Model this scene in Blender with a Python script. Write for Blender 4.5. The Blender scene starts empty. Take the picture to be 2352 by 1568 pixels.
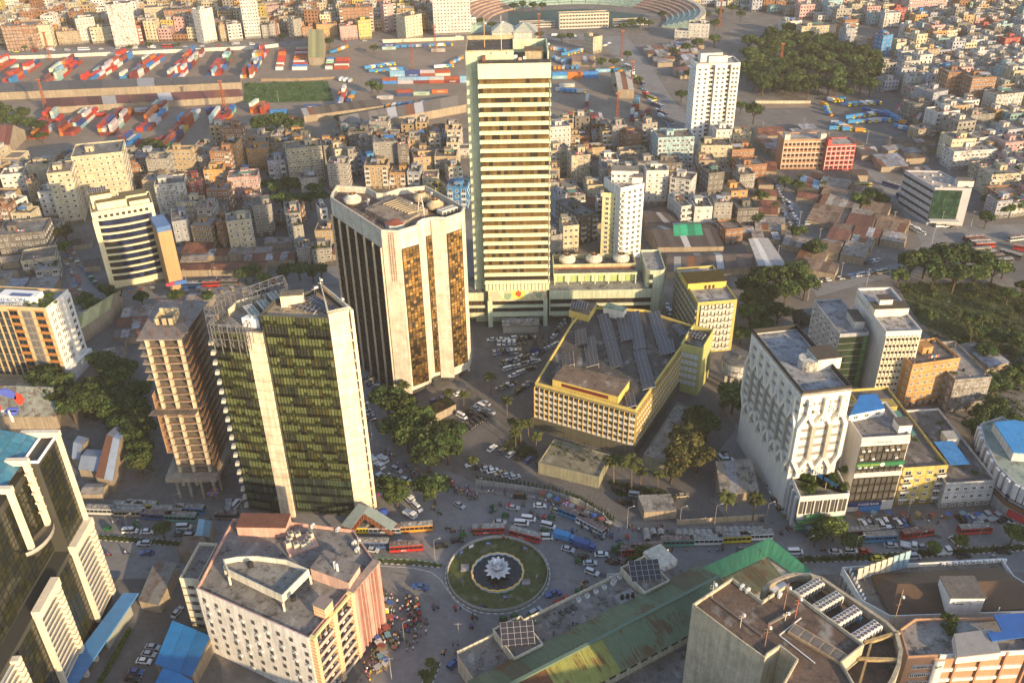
import bpy,math,random
import numpy as np
from mathutils import Vector,Matrix
random.seed(7);RNG=np.random.default_rng(7)
SC=bpy.context.scene
COL=SC.collection
FPX,CAMH=2100.0,205.0            # focal length in units of a 2352-wide picture, height in metres
_n=np.array([62/FPX,-3450/FPX,1.0]);_n /= np.linalg.norm(_n)
_Z=-_n
_Y=np.array([0,0,1.0]) - _Z*_Z[2];_Y /= np.linalg.norm(_Y)
_X=np.cross(_Y,_Z);_X=_X if _X[0] > 0 else -_X
ROT=np.stack([_X,_Y,_Z])
cam_data=bpy.data.cameras.new('camera');cam=bpy.data.objects.new('camera',cam_data);COL.objects.link(cam)
cam_data.sensor_width=36.0;cam_data.lens=FPX/2352*36;cam_data.clip_start=1.0;cam_data.clip_end=6000
m=Matrix.Identity(4)
for i in range(3):
 m[i][0],m[i][1],m[i][2]=ROT[i][0],ROT[i][1],-ROT[i][2]
m[2][3]=CAMH
cam.matrix_world=m
SC.camera=cam
SUN_AZ,SUN_EL=math.radians(40),math.radians(15)      # azimuth from -Y (behind the camera) towards +X
world=bpy.data.worlds.new('World');SC.world=world;world.use_nodes=True
wn=world.node_tree.nodes;bg=wn['Background']
sky=wn.new('ShaderNodeTexSky');sky.sky_type='NISHITA';sky.sun_disc=False
sky.sun_elevation=SUN_EL;sky.sun_rotation=math.pi - SUN_AZ
sky.altitude=0;sky.air_density=1.0;sky.dust_density=1.2;sky.ozone_density=1.6
world.node_tree.links.new(sky.outputs[0],bg.inputs[0]);bg.inputs[1].default_value=0.15
sd=bpy.data.lights.new('sun','SUN');sun=bpy.data.objects.new('sun',sd);COL.objects.link(sun)
sd.energy=4.0;sd.angle=math.radians(0.6);sd.color=(1.0,0.73,0.41)
S_DIR=Vector((math.sin(SUN_AZ)*math.cos(SUN_EL),-math.cos(SUN_AZ)*math.cos(SUN_EL),math.sin(SUN_EL)))
sun.rotation_euler=S_DIR.to_track_quat('Z','Y').to_euler()
sun.location=(100,0,300)
SC.view_settings.view_transform='Standard';SC.view_settings.look='None'
SC.view_settings.exposure=1.08;SC.view_settings.gamma=1.0;SC.view_settings.use_curve_mapping=False
SC.render.engine='CYCLES'
SC.cycles.max_bounces=6;SC.cycles.diffuse_bounces=3;SC.cycles.glossy_bounces=3
SC.cycles.transparent_max_bounces=4;SC.cycles.volume_bounces=0;SC.cycles.use_denoising=True
SC.cycles.caustics_reflective=False;SC.cycles.caustics_refractive=False
def P(x,y,z=0.0):
 """The point at height z that is seen at (x, y) of the 2352 x 1568 picture."""
 d=ROT @ np.array([(x-1176)/FPX,(784-y)/FPX,1.0])
 t=(z-CAMH)/d[2]
 return Vector((d[0]*t,d[1]*t,z))
def Q(v):
 c=ROT.T @ np.array([v[0],v[1],v[2]-CAMH])
 return 1176+FPX*c[0]/c[2],784-FPX*c[1]/c[2]
def dist(v):return math.sqrt(v[0]**2+v[1]**2+(v[2]-CAMH)**2)
MATS={}
def nd(nt,t,**kw):
 n=nt.nodes.new(t)
 for k,v in kw.items():setattr(n,k,v)
 return n
def mat(name,base=(1,1,1),objcol=False,tint=True,rough=.8,noise=.25,nscale=.35,streak=0.0,fine=.12,metallic=0.0,
stain=0.0,stain_col=(.04,.035,.03),bump=0.0,bscale=3.0,spec=.3,corr=0.0,corr_axis=0,rust=0.0,var=0.0,trans=0.0,coat=0.0,island=0.0):
 M=bpy.data.materials.new(name);M.use_nodes=True;MATS[name]=M
 nt=M.node_tree;L=nt.links.new;b=nt.nodes['Principled BSDF']
 def mix(bt,f,a,c):
  x=nd(nt,'ShaderNodeMix',data_type='RGBA',blend_type=bt)
  if isinstance(f,float):x.inputs[0].default_value=f
  else:L(f,x.inputs[0])
  for i,v in ((6,a),(7,c)):
   if isinstance(v,tuple):x.inputs[i].default_value=(*v[:3],1)
   else:L(v,x.inputs[i])
  return x.outputs[2]
 def rampf(src,lo,hi,o0=0.0,o1=1.0):
  r=nd(nt,'ShaderNodeMapRange');L(src,r.inputs[0])
  r.inputs[1].default_value,r.inputs[2].default_value,r.inputs[3].default_value,r.inputs[4].default_value=lo,hi,o0,o1
  return r.outputs[0]
 col=(*base,1)
 rgb=nd(nt,'ShaderNodeRGB');rgb.outputs[0].default_value=col;col=rgb.outputs[0]
 oi=nd(nt,'ShaderNodeObjectInfo')
 if objcol:col=mix('MULTIPLY',1.0,col,oi.outputs['Color'])
 if tint:
  at=nd(nt,'ShaderNodeAttribute',attribute_name='tint');col=mix('MULTIPLY',1.0,col,at.outputs['Color'])
 geo=nd(nt,'ShaderNodeNewGeometry');pos=geo.outputs['Position']
 def noi(scale,vec=pos,detail=4.0,rg=.6):
  n=nd(nt,'ShaderNodeTexNoise');n.inputs['Scale'].default_value=scale;n.inputs['Detail'].default_value=detail
  n.inputs['Roughness'].default_value=rg;L(vec,n.inputs['Vector']);return n.outputs['Fac']
 def scaled(v3):
  mp=nd(nt,'ShaderNodeMapping');L(pos,mp.inputs[0]);mp.inputs['Scale'].default_value=v3;return mp.outputs[0]
 def mulv(c,f):
  h=nd(nt,'ShaderNodeVectorMath',operation='SCALE');L(c,h.inputs[0]);L(f,h.inputs['Scale']);return h.outputs[0]
 if noise:col=mulv(col,rampf(noi(nscale),.25,.75,1-noise,1+noise*.55))
 if fine:col=mulv(col,rampf(noi(nscale*9,detail=3),.25,.75,1-fine,1+fine))
 if streak:col=mulv(col,rampf(noi(1.0,scaled((1.1,1.1,.07))),.35,.75,1.08,1-streak))
 if var:col=mulv(col,rampf(oi.outputs['Random'],0,1,1-var,1+var))
 if island:col=mulv(col,rampf(geo.outputs['Random Per Island'],0,1,1-island,1+island))
 if stain:
  f=rampf(noi(nscale*1.7,detail=6.0,rg=.7),.52,.62,0.0,stain);col=mix('MIX',f,col,stain_col)
  f2=rampf(noi(nscale*.9,scaled((1.3,.9,1)),detail=5.0),.55,.7,0.0,stain*.6)
  col=mix('MIX',f2,col,(.45,.43,.40))
 if rust:
  f=rampf(noi(1.0,scaled((.35,.35,.35)),detail=6.0,rg=.75),.5,.6,0.0,rust);col=mix('MIX',f,col,(.13,.05,.022))
 L(col,b.inputs['Base Color'])
 b.inputs['Roughness'].default_value=rough;b.inputs['Metallic'].default_value=metallic
 b.inputs['Specular IOR Level'].default_value=spec
 if coat:b.inputs['Coat Weight'].default_value=coat
 if trans:
  b.inputs['Subsurface Weight'].default_value=0.0
  td=nd(nt,'ShaderNodeBsdfTranslucent');L(col,td.inputs[0])
  ms=nd(nt,'ShaderNodeMixShader');ms.inputs[0].default_value=trans
  L(b.outputs[0],ms.inputs[1]);L(td.outputs[0],ms.inputs[2]);L(ms.outputs[0],nt.nodes['Material Output'].inputs[0])
 h=None
 if corr:
  tc=nd(nt,'ShaderNodeTexCoord');w=nd(nt,'ShaderNodeTexWave',bands_direction='XYZ'[corr_axis]);w.inputs['Scale'].default_value=corr
  L(tc.outputs['Object'],w.inputs['Vector']);h=w.outputs['Fac'];strength,dst=.8,.06
 elif bump:h=noi(bscale,detail=5.0);strength,dst=bump,.05
 if h is not None:
  bp=nd(nt,'ShaderNodeBump');bp.inputs['Strength'].default_value=strength;bp.inputs['Distance'].default_value=dst
  L(h,bp.inputs['Height']);L(bp.outputs[0],b.inputs['Normal'])
 return M
mat('wall',objcol=True,noise=.22,nscale=.16,streak=.34,fine=.12,rough=.9)            # painted plaster, weathered
mat('clean',objcol=True,noise=.10,nscale=.2,streak=.12,fine=.06,rough=.8)            # newer cladding and paint
mat('roof',objcol=True,noise=.35,nscale=.22,fine=.25,stain=.75,stain_col=(.045,.042,.04),rough=.95)
mat('raw',objcol=True,noise=.3,nscale=.3,streak=.3,fine=.2,rough=.95)                # bare concrete, brick
mat('flat',objcol=True,noise=.08,nscale=1.0,fine=.08,rough=.6)
mat('gloss',objcol=True,noise=.05,nscale=.8,fine=.04,rough=.28,spec=.5,coat=.4)      # car paint
mat('steel',objcol=True,noise=.2,nscale=1.0,fine=.1,rough=.5,metallic=.0)
mat('sheet',objcol=True,noise=.25,nscale=.5,fine=.15,rough=.6,rust=.8,corr=2.2,corr_axis=0)   # corrugated roofing
mat('sheetclean',objcol=True,noise=.16,nscale=.4,fine=.1,rough=.55,rust=.10,corr=2.2,corr_axis=0)
mat("box",objcol=True,noise=.2,nscale=.6,fine=.1,streak=.15,rough=.55,corr=5.0,corr_axis=0)     # container steel
mat('glass',base=(.018,.022,.026),objcol=False,noise=.3,nscale=.3,rough=.10,spec=.6,var=.5)
mat('pane',objcol=True,noise=.2,nscale=.8,rough=.16,spec=.55,var=.25)                 # panes with blinds or curtains behind
mat('solar',base=(.040,.038,.048),noise=.15,rough=.38,spec=.35)
mat('leaf',objcol=True,noise=.3,nscale=.25,fine=.3,rough=.75,spec=.15,trans=.22,var=.18,island=.35)
mat('bark',base=(.09,.065,.045),noise=.3,nscale=1.5,rough=.95)
mat('tyre',base=(.015,.015,.016),rough=.9)
mat('ground',base=(.165,.15,.138),noise=.3,nscale=.05,fine=.2,rough=.97,stain=.35,stain_col=(.12,.105,.09))
mat('asphalt',base=(.20,.195,.195),noise=.22,nscale=.06,fine=.14,rough=.92,stain=.25,stain_col=(.10,.095,.09))
mat('paving',base=(.125,.118,.115),noise=.22,nscale=.10,fine=.16,rough=.92,stain=.22,stain_col=(.10,.09,.085))
mat('yard',base=(.235,.19,.15),noise=.25,nscale=.03,fine=.14,rough=.95,stain=.3,stain_col=(.15,.125,.105))
mat('dirt',base=(.30,.22,.145),noise=.3,nscale=.07,fine=.2,rough=.97)
mat('grass',base=(.075,.095,.032),noise=.45,nscale=.3,fine=.4,rough=.95,stain=.35,stain_col=(.15,.12,.06),bump=.6,bscale=4)
mat('water',base=(.012,.018,.022),noise=.2,nscale=.2,rough=.06,spec=.5,bump=.05,bscale=2)
mat('mark',base=(.62,.60,.56),noise=.4,nscale=.8,fine=.3,rough=.85)
class MB:
 """Collects faces; build() links them as ONE mesh object."""
 def __init__(s):s.v=[];s.f=[];s.m=[];s.t=[]
 def face(s,pts,m=0,t=(1,1,1)):
  i=len(s.v);s.v.extend([tuple(p) for p in pts]);s.f.append(tuple(range(i,i+len(pts))));s.m.append(m);s.t.append(t)
 def hexa(s,b,tp,m=0,t=(1,1,1),bottom=False,top=True,mt=None,tt=None):
  """A prism between two rings of equal length (counter-clockwise seen from above)."""
  n=len(b)
  for i in range(n):
   j=(i+1) % n;s.face((b[i],b[j],tp[j],tp[i]),m,t)
  if top:s.face(tp,m if mt is None else mt,t if tt is None else tt)
  if bottom:s.face(b[::-1],m,t)
 def box(s,x0,y0,z0,x1,y1,z1,m=0,t=(1,1,1),bottom=False,top=True,mt=None,tt=None):
  b=[(x0,y0,z0),(x1,y0,z0),(x1,y1,z0),(x0,y1,z0)]
  s.hexa(b,[(x,y,z1) for x,y,z in b],m,t,bottom,top,mt,tt)
 def obox(s,c,d,lx,ly,z0,z1,m=0,t=(1,1,1),bottom=False,mt=None):
  """Box centred on c (x, y), turned so its x axis runs along d."""
  d=Vector((d[0],d[1])).normalized();n=Vector((-d[1],d[0]));c=Vector((c[0],c[1]))
  r=[c-d*lx/2-n*ly/2,c+d*lx/2-n*ly/2,c+d*lx/2+n*ly/2,c-d*lx/2+n*ly/2]
  s.hexa([(p[0],p[1],z0) for p in r],[(p[0],p[1],z1) for p in r],m,t,bottom,True,mt)
 def prism(s,poly,z0,z1,m=0,t=(1,1,1),top=True,mt=None,bottom=False,tt=None):
  a=sum(poly[i-1][0]*poly[i][1]-poly[i][0]*poly[i-1][1] for i in range(len(poly)))
  if a < 0:poly=poly[::-1]
  s.hexa([(p[0],p[1],z0) for p in poly],[(p[0],p[1],z1) for p in poly],m,t,bottom,top,mt,tt)
 def ring(s,poly,th,z0,z1,m=0,t=(1,1,1)):
  """Parapet: a wall th thick along the inside of a convex-ish polygon."""
  a=sum(poly[i-1][0]*poly[i][1]-poly[i][0]*poly[i-1][1] for i in range(len(poly)))
  if a < 0:poly=poly[::-1]
  n=len(poly);P2=[Vector((p[0],p[1])) for p in poly];inn=[]
  for i in range(n):
   a,b,c=P2[i-1],P2[i],P2[(i+1) % n]
   d1=(b-a).normalized();d2=(c-b).normalized();n1=Vector((-d1[1],d1[0]));n2=Vector((-d2[1],d2[0]))
   k=(n1+n2);k=k/max(.3,k.length_squared/2)
   inn.append(b+k*th)
  for i in range(n):
   j=(i+1) % n;A,B,C_,D=P2[i],P2[j],inn[j],inn[i]
   s.face([(A[0],A[1],z0),(B[0],B[1],z0),(B[0],B[1],z1),(A[0],A[1],z1)],m,t)
   s.face([(A[0],A[1],z1),(B[0],B[1],z1),(C_[0],C_[1],z1),(D[0],D[1],z1)],m,t)
   s.face([(C_[0],C_[1],z0),(D[0],D[1],z0),(D[0],D[1],z1),(C_[0],C_[1],z1)],m,t)
  return [(p[0],p[1]) for p in inn]
 def cyl(s,cx,cy,z0,z1,r0,r1=None,n=10,m=0,t=(1,1,1),top=True,mt=None):
  r1=r0 if r1 is None else r1
  b=[(cx+r0*math.cos(6.2832*i/n),cy+r0*math.sin(6.2832*i/n),z0) for i in range(n)]
  u=[(cx+r1*math.cos(6.2832*i/n),cy+r1*math.sin(6.2832*i/n),z1) for i in range(n)]
  s.hexa(b,u,m,t,False,top,mt)
 def bar(s,p,q,w=.1,m=0,t=(1,1,1),w2=None):
  p=Vector(p);q=Vector(q);d=(q-p)
  if d.length < 1e-6:return
  d.normalize();a=d.cross(Vector((0,0,1)))
  a=Vector((1,0,0)) if a.length < 1e-3 else a.normalized()
  b=d.cross(a);w2=w if w2 is None else w2
  r=[a*w/2+b*w/2,-a*w/2+b*w/2,-a*w/2-b*w/2,a*w/2-b*w/2];r2=[x*(w2/w) for x in r]
  s.hexa([p+x for x in r],[q+x for x in r2],m,t,True)
 def add(s,o,mtx=None,tint=None):
  i0=len(s.v)
  s.v.extend([tuple(mtx @ Vector(v)) if mtx is not None else v for v in o.v])
  s.f.extend([tuple(i+i0 for i in f) for f in o.f]);s.m.extend(o.m)
  s.t.extend([tuple(a*b for a,b in zip(t,tint)) for t in o.t] if tint else o.t)
 def mesh(s,name,mats):
  me=bpy.data.meshes.new(name);me.from_pydata(s.v,[],s.f)
  for k in mats:me.materials.append(MATS[k] if isinstance(k,str) else k)
  me.polygons.foreach_set('material_index',s.m)
  at=me.color_attributes.new('tint','FLOAT_COLOR','CORNER')
  cols=[]
  for f,t in zip(s.f,s.t):cols.extend((t[0],t[1],t[2],1.0)*len(f))
  at.data.foreach_set('color',cols)
  me.update();return me
 def build(s,name,mats,parent=None,color=(1,1,1),label=None,shift=True):
  """Vertices are given in place coordinates; they are moved so the parent's base is the origin."""
  if parent is not None and shift:
   l=parent.location;s.v=[(v[0]-l[0],v[1]-l[1],v[2]-l[2]) for v in s.v]
  return ob(name,s.mesh(name,mats),parent,color=color,label=label)
def ob(name,me,parent=None,loc=(0,0,0),rz=0.0,color=(1,1,1),scale=None,label=None):
 o=bpy.data.objects.new(name,me);COL.objects.link(o)
 o.location=loc
 if rz:o.rotation_euler[2]=rz
 if scale:o.scale=scale
 o.color=(color[0],color[1],color[2],1)
 if parent is not None:o.parent=parent
 if label:o['label']=label
 return o
def tag(o,label=None,cat=None,group=None,kind=None):
 if label:o['label']=label
 if cat:o['category']=cat
 if group:o['group']=group
 if kind:o['kind']=kind
 return o
ALL=[]
def thing(name,label,cat,loc=(0,0,0),rz=0.0,group=None):
 o=bpy.data.objects.new(name,None);COL.objects.link(o);o.location=loc;o.rotation_euler[2]=rz
 o.empty_display_size=.5
 ALL.append(o)
 return tag(o,label,cat,group)
def struct(o):o['kind']='structure';return o
def copy_tree(o,parent=None,kids=None):
 c=o.copy();COL.objects.link(c)
 if parent is not None:c.parent=parent
 for ch in KIDS.get(o.name,[]):copy_tree(ch,c)
 return c
KIDS={}
def note_kids(root):
 KIDS[root.name]=list(root.children)
 for ch in root.children:note_kids(ch)
OX,OY,OW,OH=-760,60,1520,1700
OCC=np.zeros((OH,OW),bool)
def _mask(poly,grow=0.0):
 p=np.array([(q[0],q[1]) for q in poly])
 x0,y0=np.floor(p.min(0)-grow-1).astype(int);x1,y1=np.ceil(p.max(0)+grow+1).astype(int)
 x0,x1=max(x0,OX),min(x1,OX+OW-1);y0,y1=max(y0,OY),min(y1,OY+OH-1)
 if x1 <= x0 or y1 <= y0:return None
 gx,gy=np.meshgrid(np.arange(x0,x1)+.5,np.arange(y0,y1)+.5);ins=np.zeros(gx.shape,bool)
 for i in range(len(p)):
  (ax,ay),(bx,by)=p[i-1],p[i]
  if ay != by:
   c=((ay > gy) != (by > gy)) & (gx < (bx-ax)*(gy-ay)/(by-ay)+ax);ins ^= c
 if grow:
  k=int(math.ceil(grow));o=ins.copy()
  for dx in range(-k,k+1):
   for dy in range(-k,k+1):
    o |= np.roll(np.roll(ins,dx,1),dy,0)
  ins=o
 return (slice(y0-OY,y1-OY),slice(x0-OX,x1-OX)),ins
def occupy(poly,grow=0.0):
 r=_mask(poly,grow)
 if r:OCC[r[0]] |= r[1]
def taken(poly,share=.02):
 r=_mask(poly)
 if not r:return True
 n=r[1].sum();return n == 0 or (OCC[r[0]] & r[1]).sum() > share*n
def free_at(x,y):
 i,j=int(y-OY),int(x-OX)
 return 0 <= i < OH and 0 <= j < OW and not OCC[i,j]
def inpoly(poly,x,y):
 c=False
 for i in range(len(poly)):
  ax,ay=poly[i-1][0],poly[i-1][1];bx,by=poly[i][0],poly[i][1]
  if (ay > y) != (by > y) and x < (bx-ax)*(y-ay)/(by-ay)+ax:c=not c
 return c
def px(*a,z=0.0):return [P(a[i],a[i+1],z) for i in range(0,len(a),2)]
def sheet(name,pts,z,material,kind='structure',tint=(1,1,1),parent=None):
 b=MB();pts=[(p[0],p[1],z) for p in pts]
 a=sum(pts[i-1][0]*pts[i][1]-pts[i][0]*pts[i-1][1] for i in range(len(pts)))
 b.face(pts if a > 0 else pts[::-1],0,tint);o=b.build(name,[material],parent);
 if parent is None:o['kind']=kind
 return o
class Cells:
 """Alike pieces of one thing: the 300 that show largest become parts, the rest one joined part of kind stuff."""
 def __init__(s,root,name,proto,mats,limit=300):s.root,s.name,s.proto,s.mats,s.limit,s.items=root,name,proto,mats,limit,[]
 def put(s,p,rz,color=(1,1,1)):s.items.append((Vector(p),rz,color))
 def flush(s):
  if not s.items:return
  me=s.proto.mesh(s.name,s.mats);l=s.root.location
  s.items.sort(key=lambda it:dist(it[0]))
  for p,rz,c in s.items[:s.limit]:ob(s.name,me,s.root,p-l,rz,c)
  rest=s.items[s.limit:]
  if rest:
   b=MB()
   for p,rz,c in rest:b.add(s.proto,Matrix.Translation(p-l) @ Matrix.Rotation(rz,4,'Z'),c)
   o=b.build(s.name,s.mats,s.root,shift=False);o['kind']='stuff'
def facade(a,b,z0,z1,cols,rows,fn,ends=0.0,off=0.0):
 """Calls fn(point, rz, col, row, cell width, cell height) for each cell of a wall running from a to b (seen from outside, left to right)."""
 a=Vector((a[0],a[1]));b=Vector((b[0],b[1]));d=(b-a);w=d.length;d.normalize();n=Vector((d[1],-d[0]))
 rz=math.atan2(d[1],d[0]);cw=(w-2*ends)/cols;chh=(z1-z0)/rows
 for r in range(rows):
  for c in range(cols):
   q=a+d*(ends+cw*(c+.5))+n*off
   fn(Vector((q[0],q[1],z0+chh*r)),rz,c,r,cw,chh)
def text_mesh(body,size,extrude=.03,align='CENTER'):
 cu=bpy.data.curves.new('lettering','FONT');cu.body=body;cu.size=size;cu.extrude=extrude
 cu.align_x=align;cu.align_y='CENTER';cu.resolution_u=2
 o=bpy.data.objects.new('lettering',cu);COL.objects.link(o)
 me=bpy.data.meshes.new_from_object(o.evaluated_get(bpy.context.evaluated_depsgraph_get()))
 bpy.data.objects.remove(o);bpy.data.curves.remove(cu)
 at=me.color_attributes.new('tint','FLOAT_COLOR','CORNER');at.data.foreach_set('color',[1.0]*(4*len(me.loops)))
 me.materials.clear();me.materials.append(MATS['flat']);return me
def letter(parent,body,size,p,rz,color,tilt=math.pi/2,name='lettering',mesh=None):
 o=ob(name,mesh or text_mesh(body,size),parent,color=color)
 l=parent.location if parent is not None else Vector()
 o.location=Vector(p)-l;o.rotation_euler=(tilt,0,rz);return o
def _green():
 M=mat('greenroof',objcol=True,noise=.14,nscale=.4,fine=.12,rough=.6)
 nt=M.node_tree;L=nt.links.new;b_=nt.nodes['Principled BSDF'];src=b_.inputs['Base Color'].links[0].from_socket
 geo=nd(nt,'ShaderNodeNewGeometry');mp=nd(nt,'ShaderNodeMapping');mp.inputs['Rotation'].default_value=(0,0,-.532);L(geo.outputs['Position'],mp.inputs[0])
 mp2=nd(nt,'ShaderNodeMapping');mp2.inputs['Scale'].default_value=(1.5,.22,.22);L(mp.outputs[0],mp2.inputs[0])
 n1=nd(nt,'ShaderNodeTexNoise');n1.inputs['Scale'].default_value=1.0;n1.inputs['Detail'].default_value=6;n1.inputs['Roughness'].default_value=.75;L(mp2.outputs[0],n1.inputs['Vector'])
 n2=nd(nt,'ShaderNodeTexNoise');n2.inputs['Scale'].default_value=.12;L(geo.outputs['Position'],n2.inputs['Vector'])
 ad=nd(nt,'ShaderNodeMath',operation='ADD');L(n1.outputs['Fac'],ad.inputs[0]);L(n2.outputs['Fac'],ad.inputs[1])
 r=nd(nt,'ShaderNodeMapRange');r.inputs[1].default_value,r.inputs[2].default_value,r.inputs[4].default_value=1.06,1.18,.85;L(ad.outputs[0],r.inputs[0])
 mx=nd(nt,'ShaderNodeMix',data_type='RGBA');L(r.outputs[0],mx.inputs[0]);L(src,mx.inputs[6]);mx.inputs[7].default_value=(.13,.058,.025,1);L(mx.outputs[2],b_.inputs['Base Color'])
_green()
mat('oldpaint',objcol=True,noise=.25,nscale=.3,streak=.45,fine=.2,stain=.95,stain_col=(.12,.10,.085),rough=.9)
mat('patch',objcol=True,noise=.2,nscale=.3,fine=.2,rough=.95)
# SETTING
g=MB();g.face([(-1500,-350,0),(1500,-350,0),(1500,2100,0),(-1500,2100,0)])
struct(g.build('ground',['ground']))
ROAD=px(-120,1138,300,1152,560,1176,850,1180,838,1050,822,905,812,800,850,815,868,905,905,985,985,1062,1090,1108,1200,1122,1330,1150,1420,1196,
1480,1232,1690,1222,1640,1150,1650,1040,1690,975,1738,985,1770,1080,1815,1182,2500,1172,2500,1312,1900,1318,1600,1318,1350,1388,1185,1452,1165,1700,760,1700,884,1452,862,1312,240,1330,-120,1338)
struct(sheet('road',ROAD,.008,'asphalt'))
occupy(ROAD)
COMP=px(1085,690,1300,700,1530,700,1565,830,1645,905,1690,985,1645,1045,1632,1150,1690,1212,1425,1192,1335,1145,1200,1112,1095,1098,1050,1040,1000,985,1020,930,1090,880)
struct(sheet('forecourt',COMP,.012,'paving'));occupy(COMP)
ALLEY=px(270,1330,470,1330,500,1480,520,1620,150,1700,330,1400)
struct(sheet('lane',ALLEY,.006,'paving'));occupy(ALLEY)
YARD=px(-300,125,55,138,640,106,1065,92,1300,108,1400,112,1445,160,1490,240,1520,345,1440,310,1260,300,1150,300,1000,290,700,318,520,318,440,372,60,372,-300,330)
struct(sheet('freight_yard',YARD,.006,'yard'));occupy(YARD)
FLY=px(1352,84,1440,84,1500,160,1540,222,1575,262,1620,352,1560,345,1512,250,1462,180,1400,118)
struct(sheet('highway',FLY,.010,'asphalt'));occupy(FLY,2)
struct(sheet('street',px(-300,106,0,116,640,96,1065,84,1352,78,1352,92,1065,92,640,105,0,135,-300,124),.010,'asphalt'))
occupy(px(-300,106,0,116,640,96,1065,84,1352,78,1352,92,1065,92,640,105,0,135,-300,124))
EAST=px(1862,650,2060,604,2120,560,2150,520,2420,512,2420,552,2160,556,2090,628,1990,648,1875,682)
struct(sheet('east_road',EAST,.010,'asphalt'));occupy(EAST)
LANE=px(1768,412,1800,410,1850,500,1842,560,1810,520,1790,470)
struct(sheet('east_lane',LANE,.012,'asphalt'));occupy(LANE,1)
LANE2=px(1985,388,2008,388,2080,440,2150,520,2118,560,2075,490)
struct(sheet('east_street',LANE2,.014,'asphalt'));occupy(LANE2,1)
WST=px(130,560,170,570,215,660,262,672,420,640,560,640,780,610,780,650,640,662,430,690,255,715,170,690)
struct(sheet('west_street',WST,.010,'asphalt'));occupy(WST)
TRK=px(1945,225,2010,222,2120,270,2150,300,2110,320,1960,318,1920,300,1900,255)
struct(sheet('truck_park',TRK,.010,'paving'));occupy(TRK)
LOT=px(1745,245,1860,246,1915,290,1765,296)
struct(sheet('gravel_field',LOT,.010,'paving',tint=(1.25,1.2,1.15)));occupy(LOT)
struct(sheet('sand_bank',px(1735,228,1860,232,1868,246,1740,250),.016,'dirt'))
BUSY=px(2140,575,2352,560,2400,640,2352,655,2250,600,2170,612)
struct(sheet('bus_yard',BUSY,.012,'paving'));occupy(BUSY)
LAWN=px(2060,650,2280,650,2420,700,2420,830,2230,800,2110,740,2080,690)
struct(sheet('wasteland',LAWN,.010,'grass',tint=(.8,.8,.8)));occupy(LAWN)
POND=px(1815,712,1880,706,1880,766,1830,770)
struct(sheet('pond',POND,.012,'water'));occupy(POND)
MEAD=px(560,192,752,186,768,232,640,236,560,236)
struct(sheet('meadow',MEAD,.012,'grass',tint=(.8,1.2,.8)))
STADP=px(1162,26,1500,22,1510,75,1150,78)
struct(sheet('pitch',px(1168,28,1340,20,1480,34,1470,66,1165,62),.012,'flat',tint=(.022,.060,.052)));occupy(px(1085,-30,1530,-30,1560,90,1090,90))
def island(name,pts,h=.16,striped=True,topm='grass'):
 """A median: kerb stones painted black and white by turns round a planted strip."""
 b=MB();n=len(pts);ar=sum(pts[i-1][0]*pts[i][1]-pts[i][0]*pts[i-1][1] for i in range(n))
 if ar < 0:pts=pts[::-1]
 for i in range(n):
  a,c=Vector(pts[i-1][:2]),Vector(pts[i][:2]);L=(c-a).length;k=max(1,int(L/.9));d=(c-a)/k
  for j in range(k):
   p=a+d*(j+.5);b.obox((p[0],p[1]),d,d.length*.98,.22,.0,h,0,(.55,.53,.5) if j % 2 or not striped else (.05,.05,.05))
 o=b.build(name+'_kerb',['flat']);struct(o)
 struct(sheet(name,pts,h-.03,topm))
island('west_median',px(222,1227,420,1243,470,1250,470,1260,420,1254,222,1239))
island('centre_median',px(862,1283,960,1286,1016,1296,1010,1303,940,1296,862,1293))
island('east_island',px(1428,1288,1482,1284,1490,1300,1436,1312))
island('east_median',px(1826,1279,2000,1272,2360,1250,2420,1250,2420,1262,2360,1263,2000,1287,1826,1292))
island('south_island',px(955,1590,1000,1520,1012,1522,985,1590),topm='grass')
pr_=random.Random(2);b=MB();n_=0
while n_ < 130:
 X_,Y_=pr_.uniform(0,2352),pr_.uniform(1100,1568);c_=P(X_,Y_)
 if inpoly(ROAD,c_[0],c_[1]):
  r_=pr_.uniform(.5,3.2);a_=pr_.uniform(0,3);k_=pr_.uniform(.15,.9);z_=.0095+n_*.00002;t_=pr_.choice(((.10,.097,.095),(.17,.165,.16),(.215,.205,.195),(.19,.17,.145)))
  b.face([(c_[0]+r_*math.cos(a_+i*.7854)*pr_.uniform(.8,1.1),c_[1]+k_*r_*math.sin(a_*0+i*.7854)*pr_.uniform(.8,1.1),z_) for i in range(8)],0,t_);n_ += 1
struct(b.build('road_patches',['patch']))
for i,pts in enumerate((px(1440,1196,1560,1200,1750,1190,1750,1206,1560,1216,1445,1212),px(1830,1182,2100,1180,2400,1170,2400,1182,2100,1192,1832,1194),px(884,1452,872,1370,866,1312,884,1330,905,1400,896,1470,850,1580,800,1600),px(1100,1124,1200,1138,1265,1148,1335,1168,1395,1205,1385,1208,1325,1178,1262,1158,1200,1148,1098,1134),px(-100,1140,250,1146,540,1170,540,1176,250,1154,-100,1150))):
 b=MB();b.prism([(p_[0],p_[1]) for p_ in pts],0,.15);struct(b.build('pavement',['patch'],None,((.20,.185,.17),(.21,.17,.14),(.22,.20,.18),(.21,.2,.19),(.2,.19,.17))[i]))
for t_ in (px(612,432,757,428,757,505,615,502),px(585,290,725,282,730,335,585,335),px(525,318,560,318,560,335,525,335),px(320,350,395,352,395,378,320,375)):occupy(t_)
b=MB()
def strip(pts,w):
 for a,c in zip(pts[:-1],pts[1:]):
  d=Vector((c[0]-a[0],c[1]-a[1])).normalized();n_=Vector((-d[1],d[0]))*w/2
  b.face([(a[0]-n_[0],a[1]-n_[1],.014),(c[0]-n_[0],c[1]-n_[1],.014),(c[0]+n_[0],c[1]+n_[1],.014),(a[0]+n_[0],a[1]+n_[1],.014)])
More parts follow.
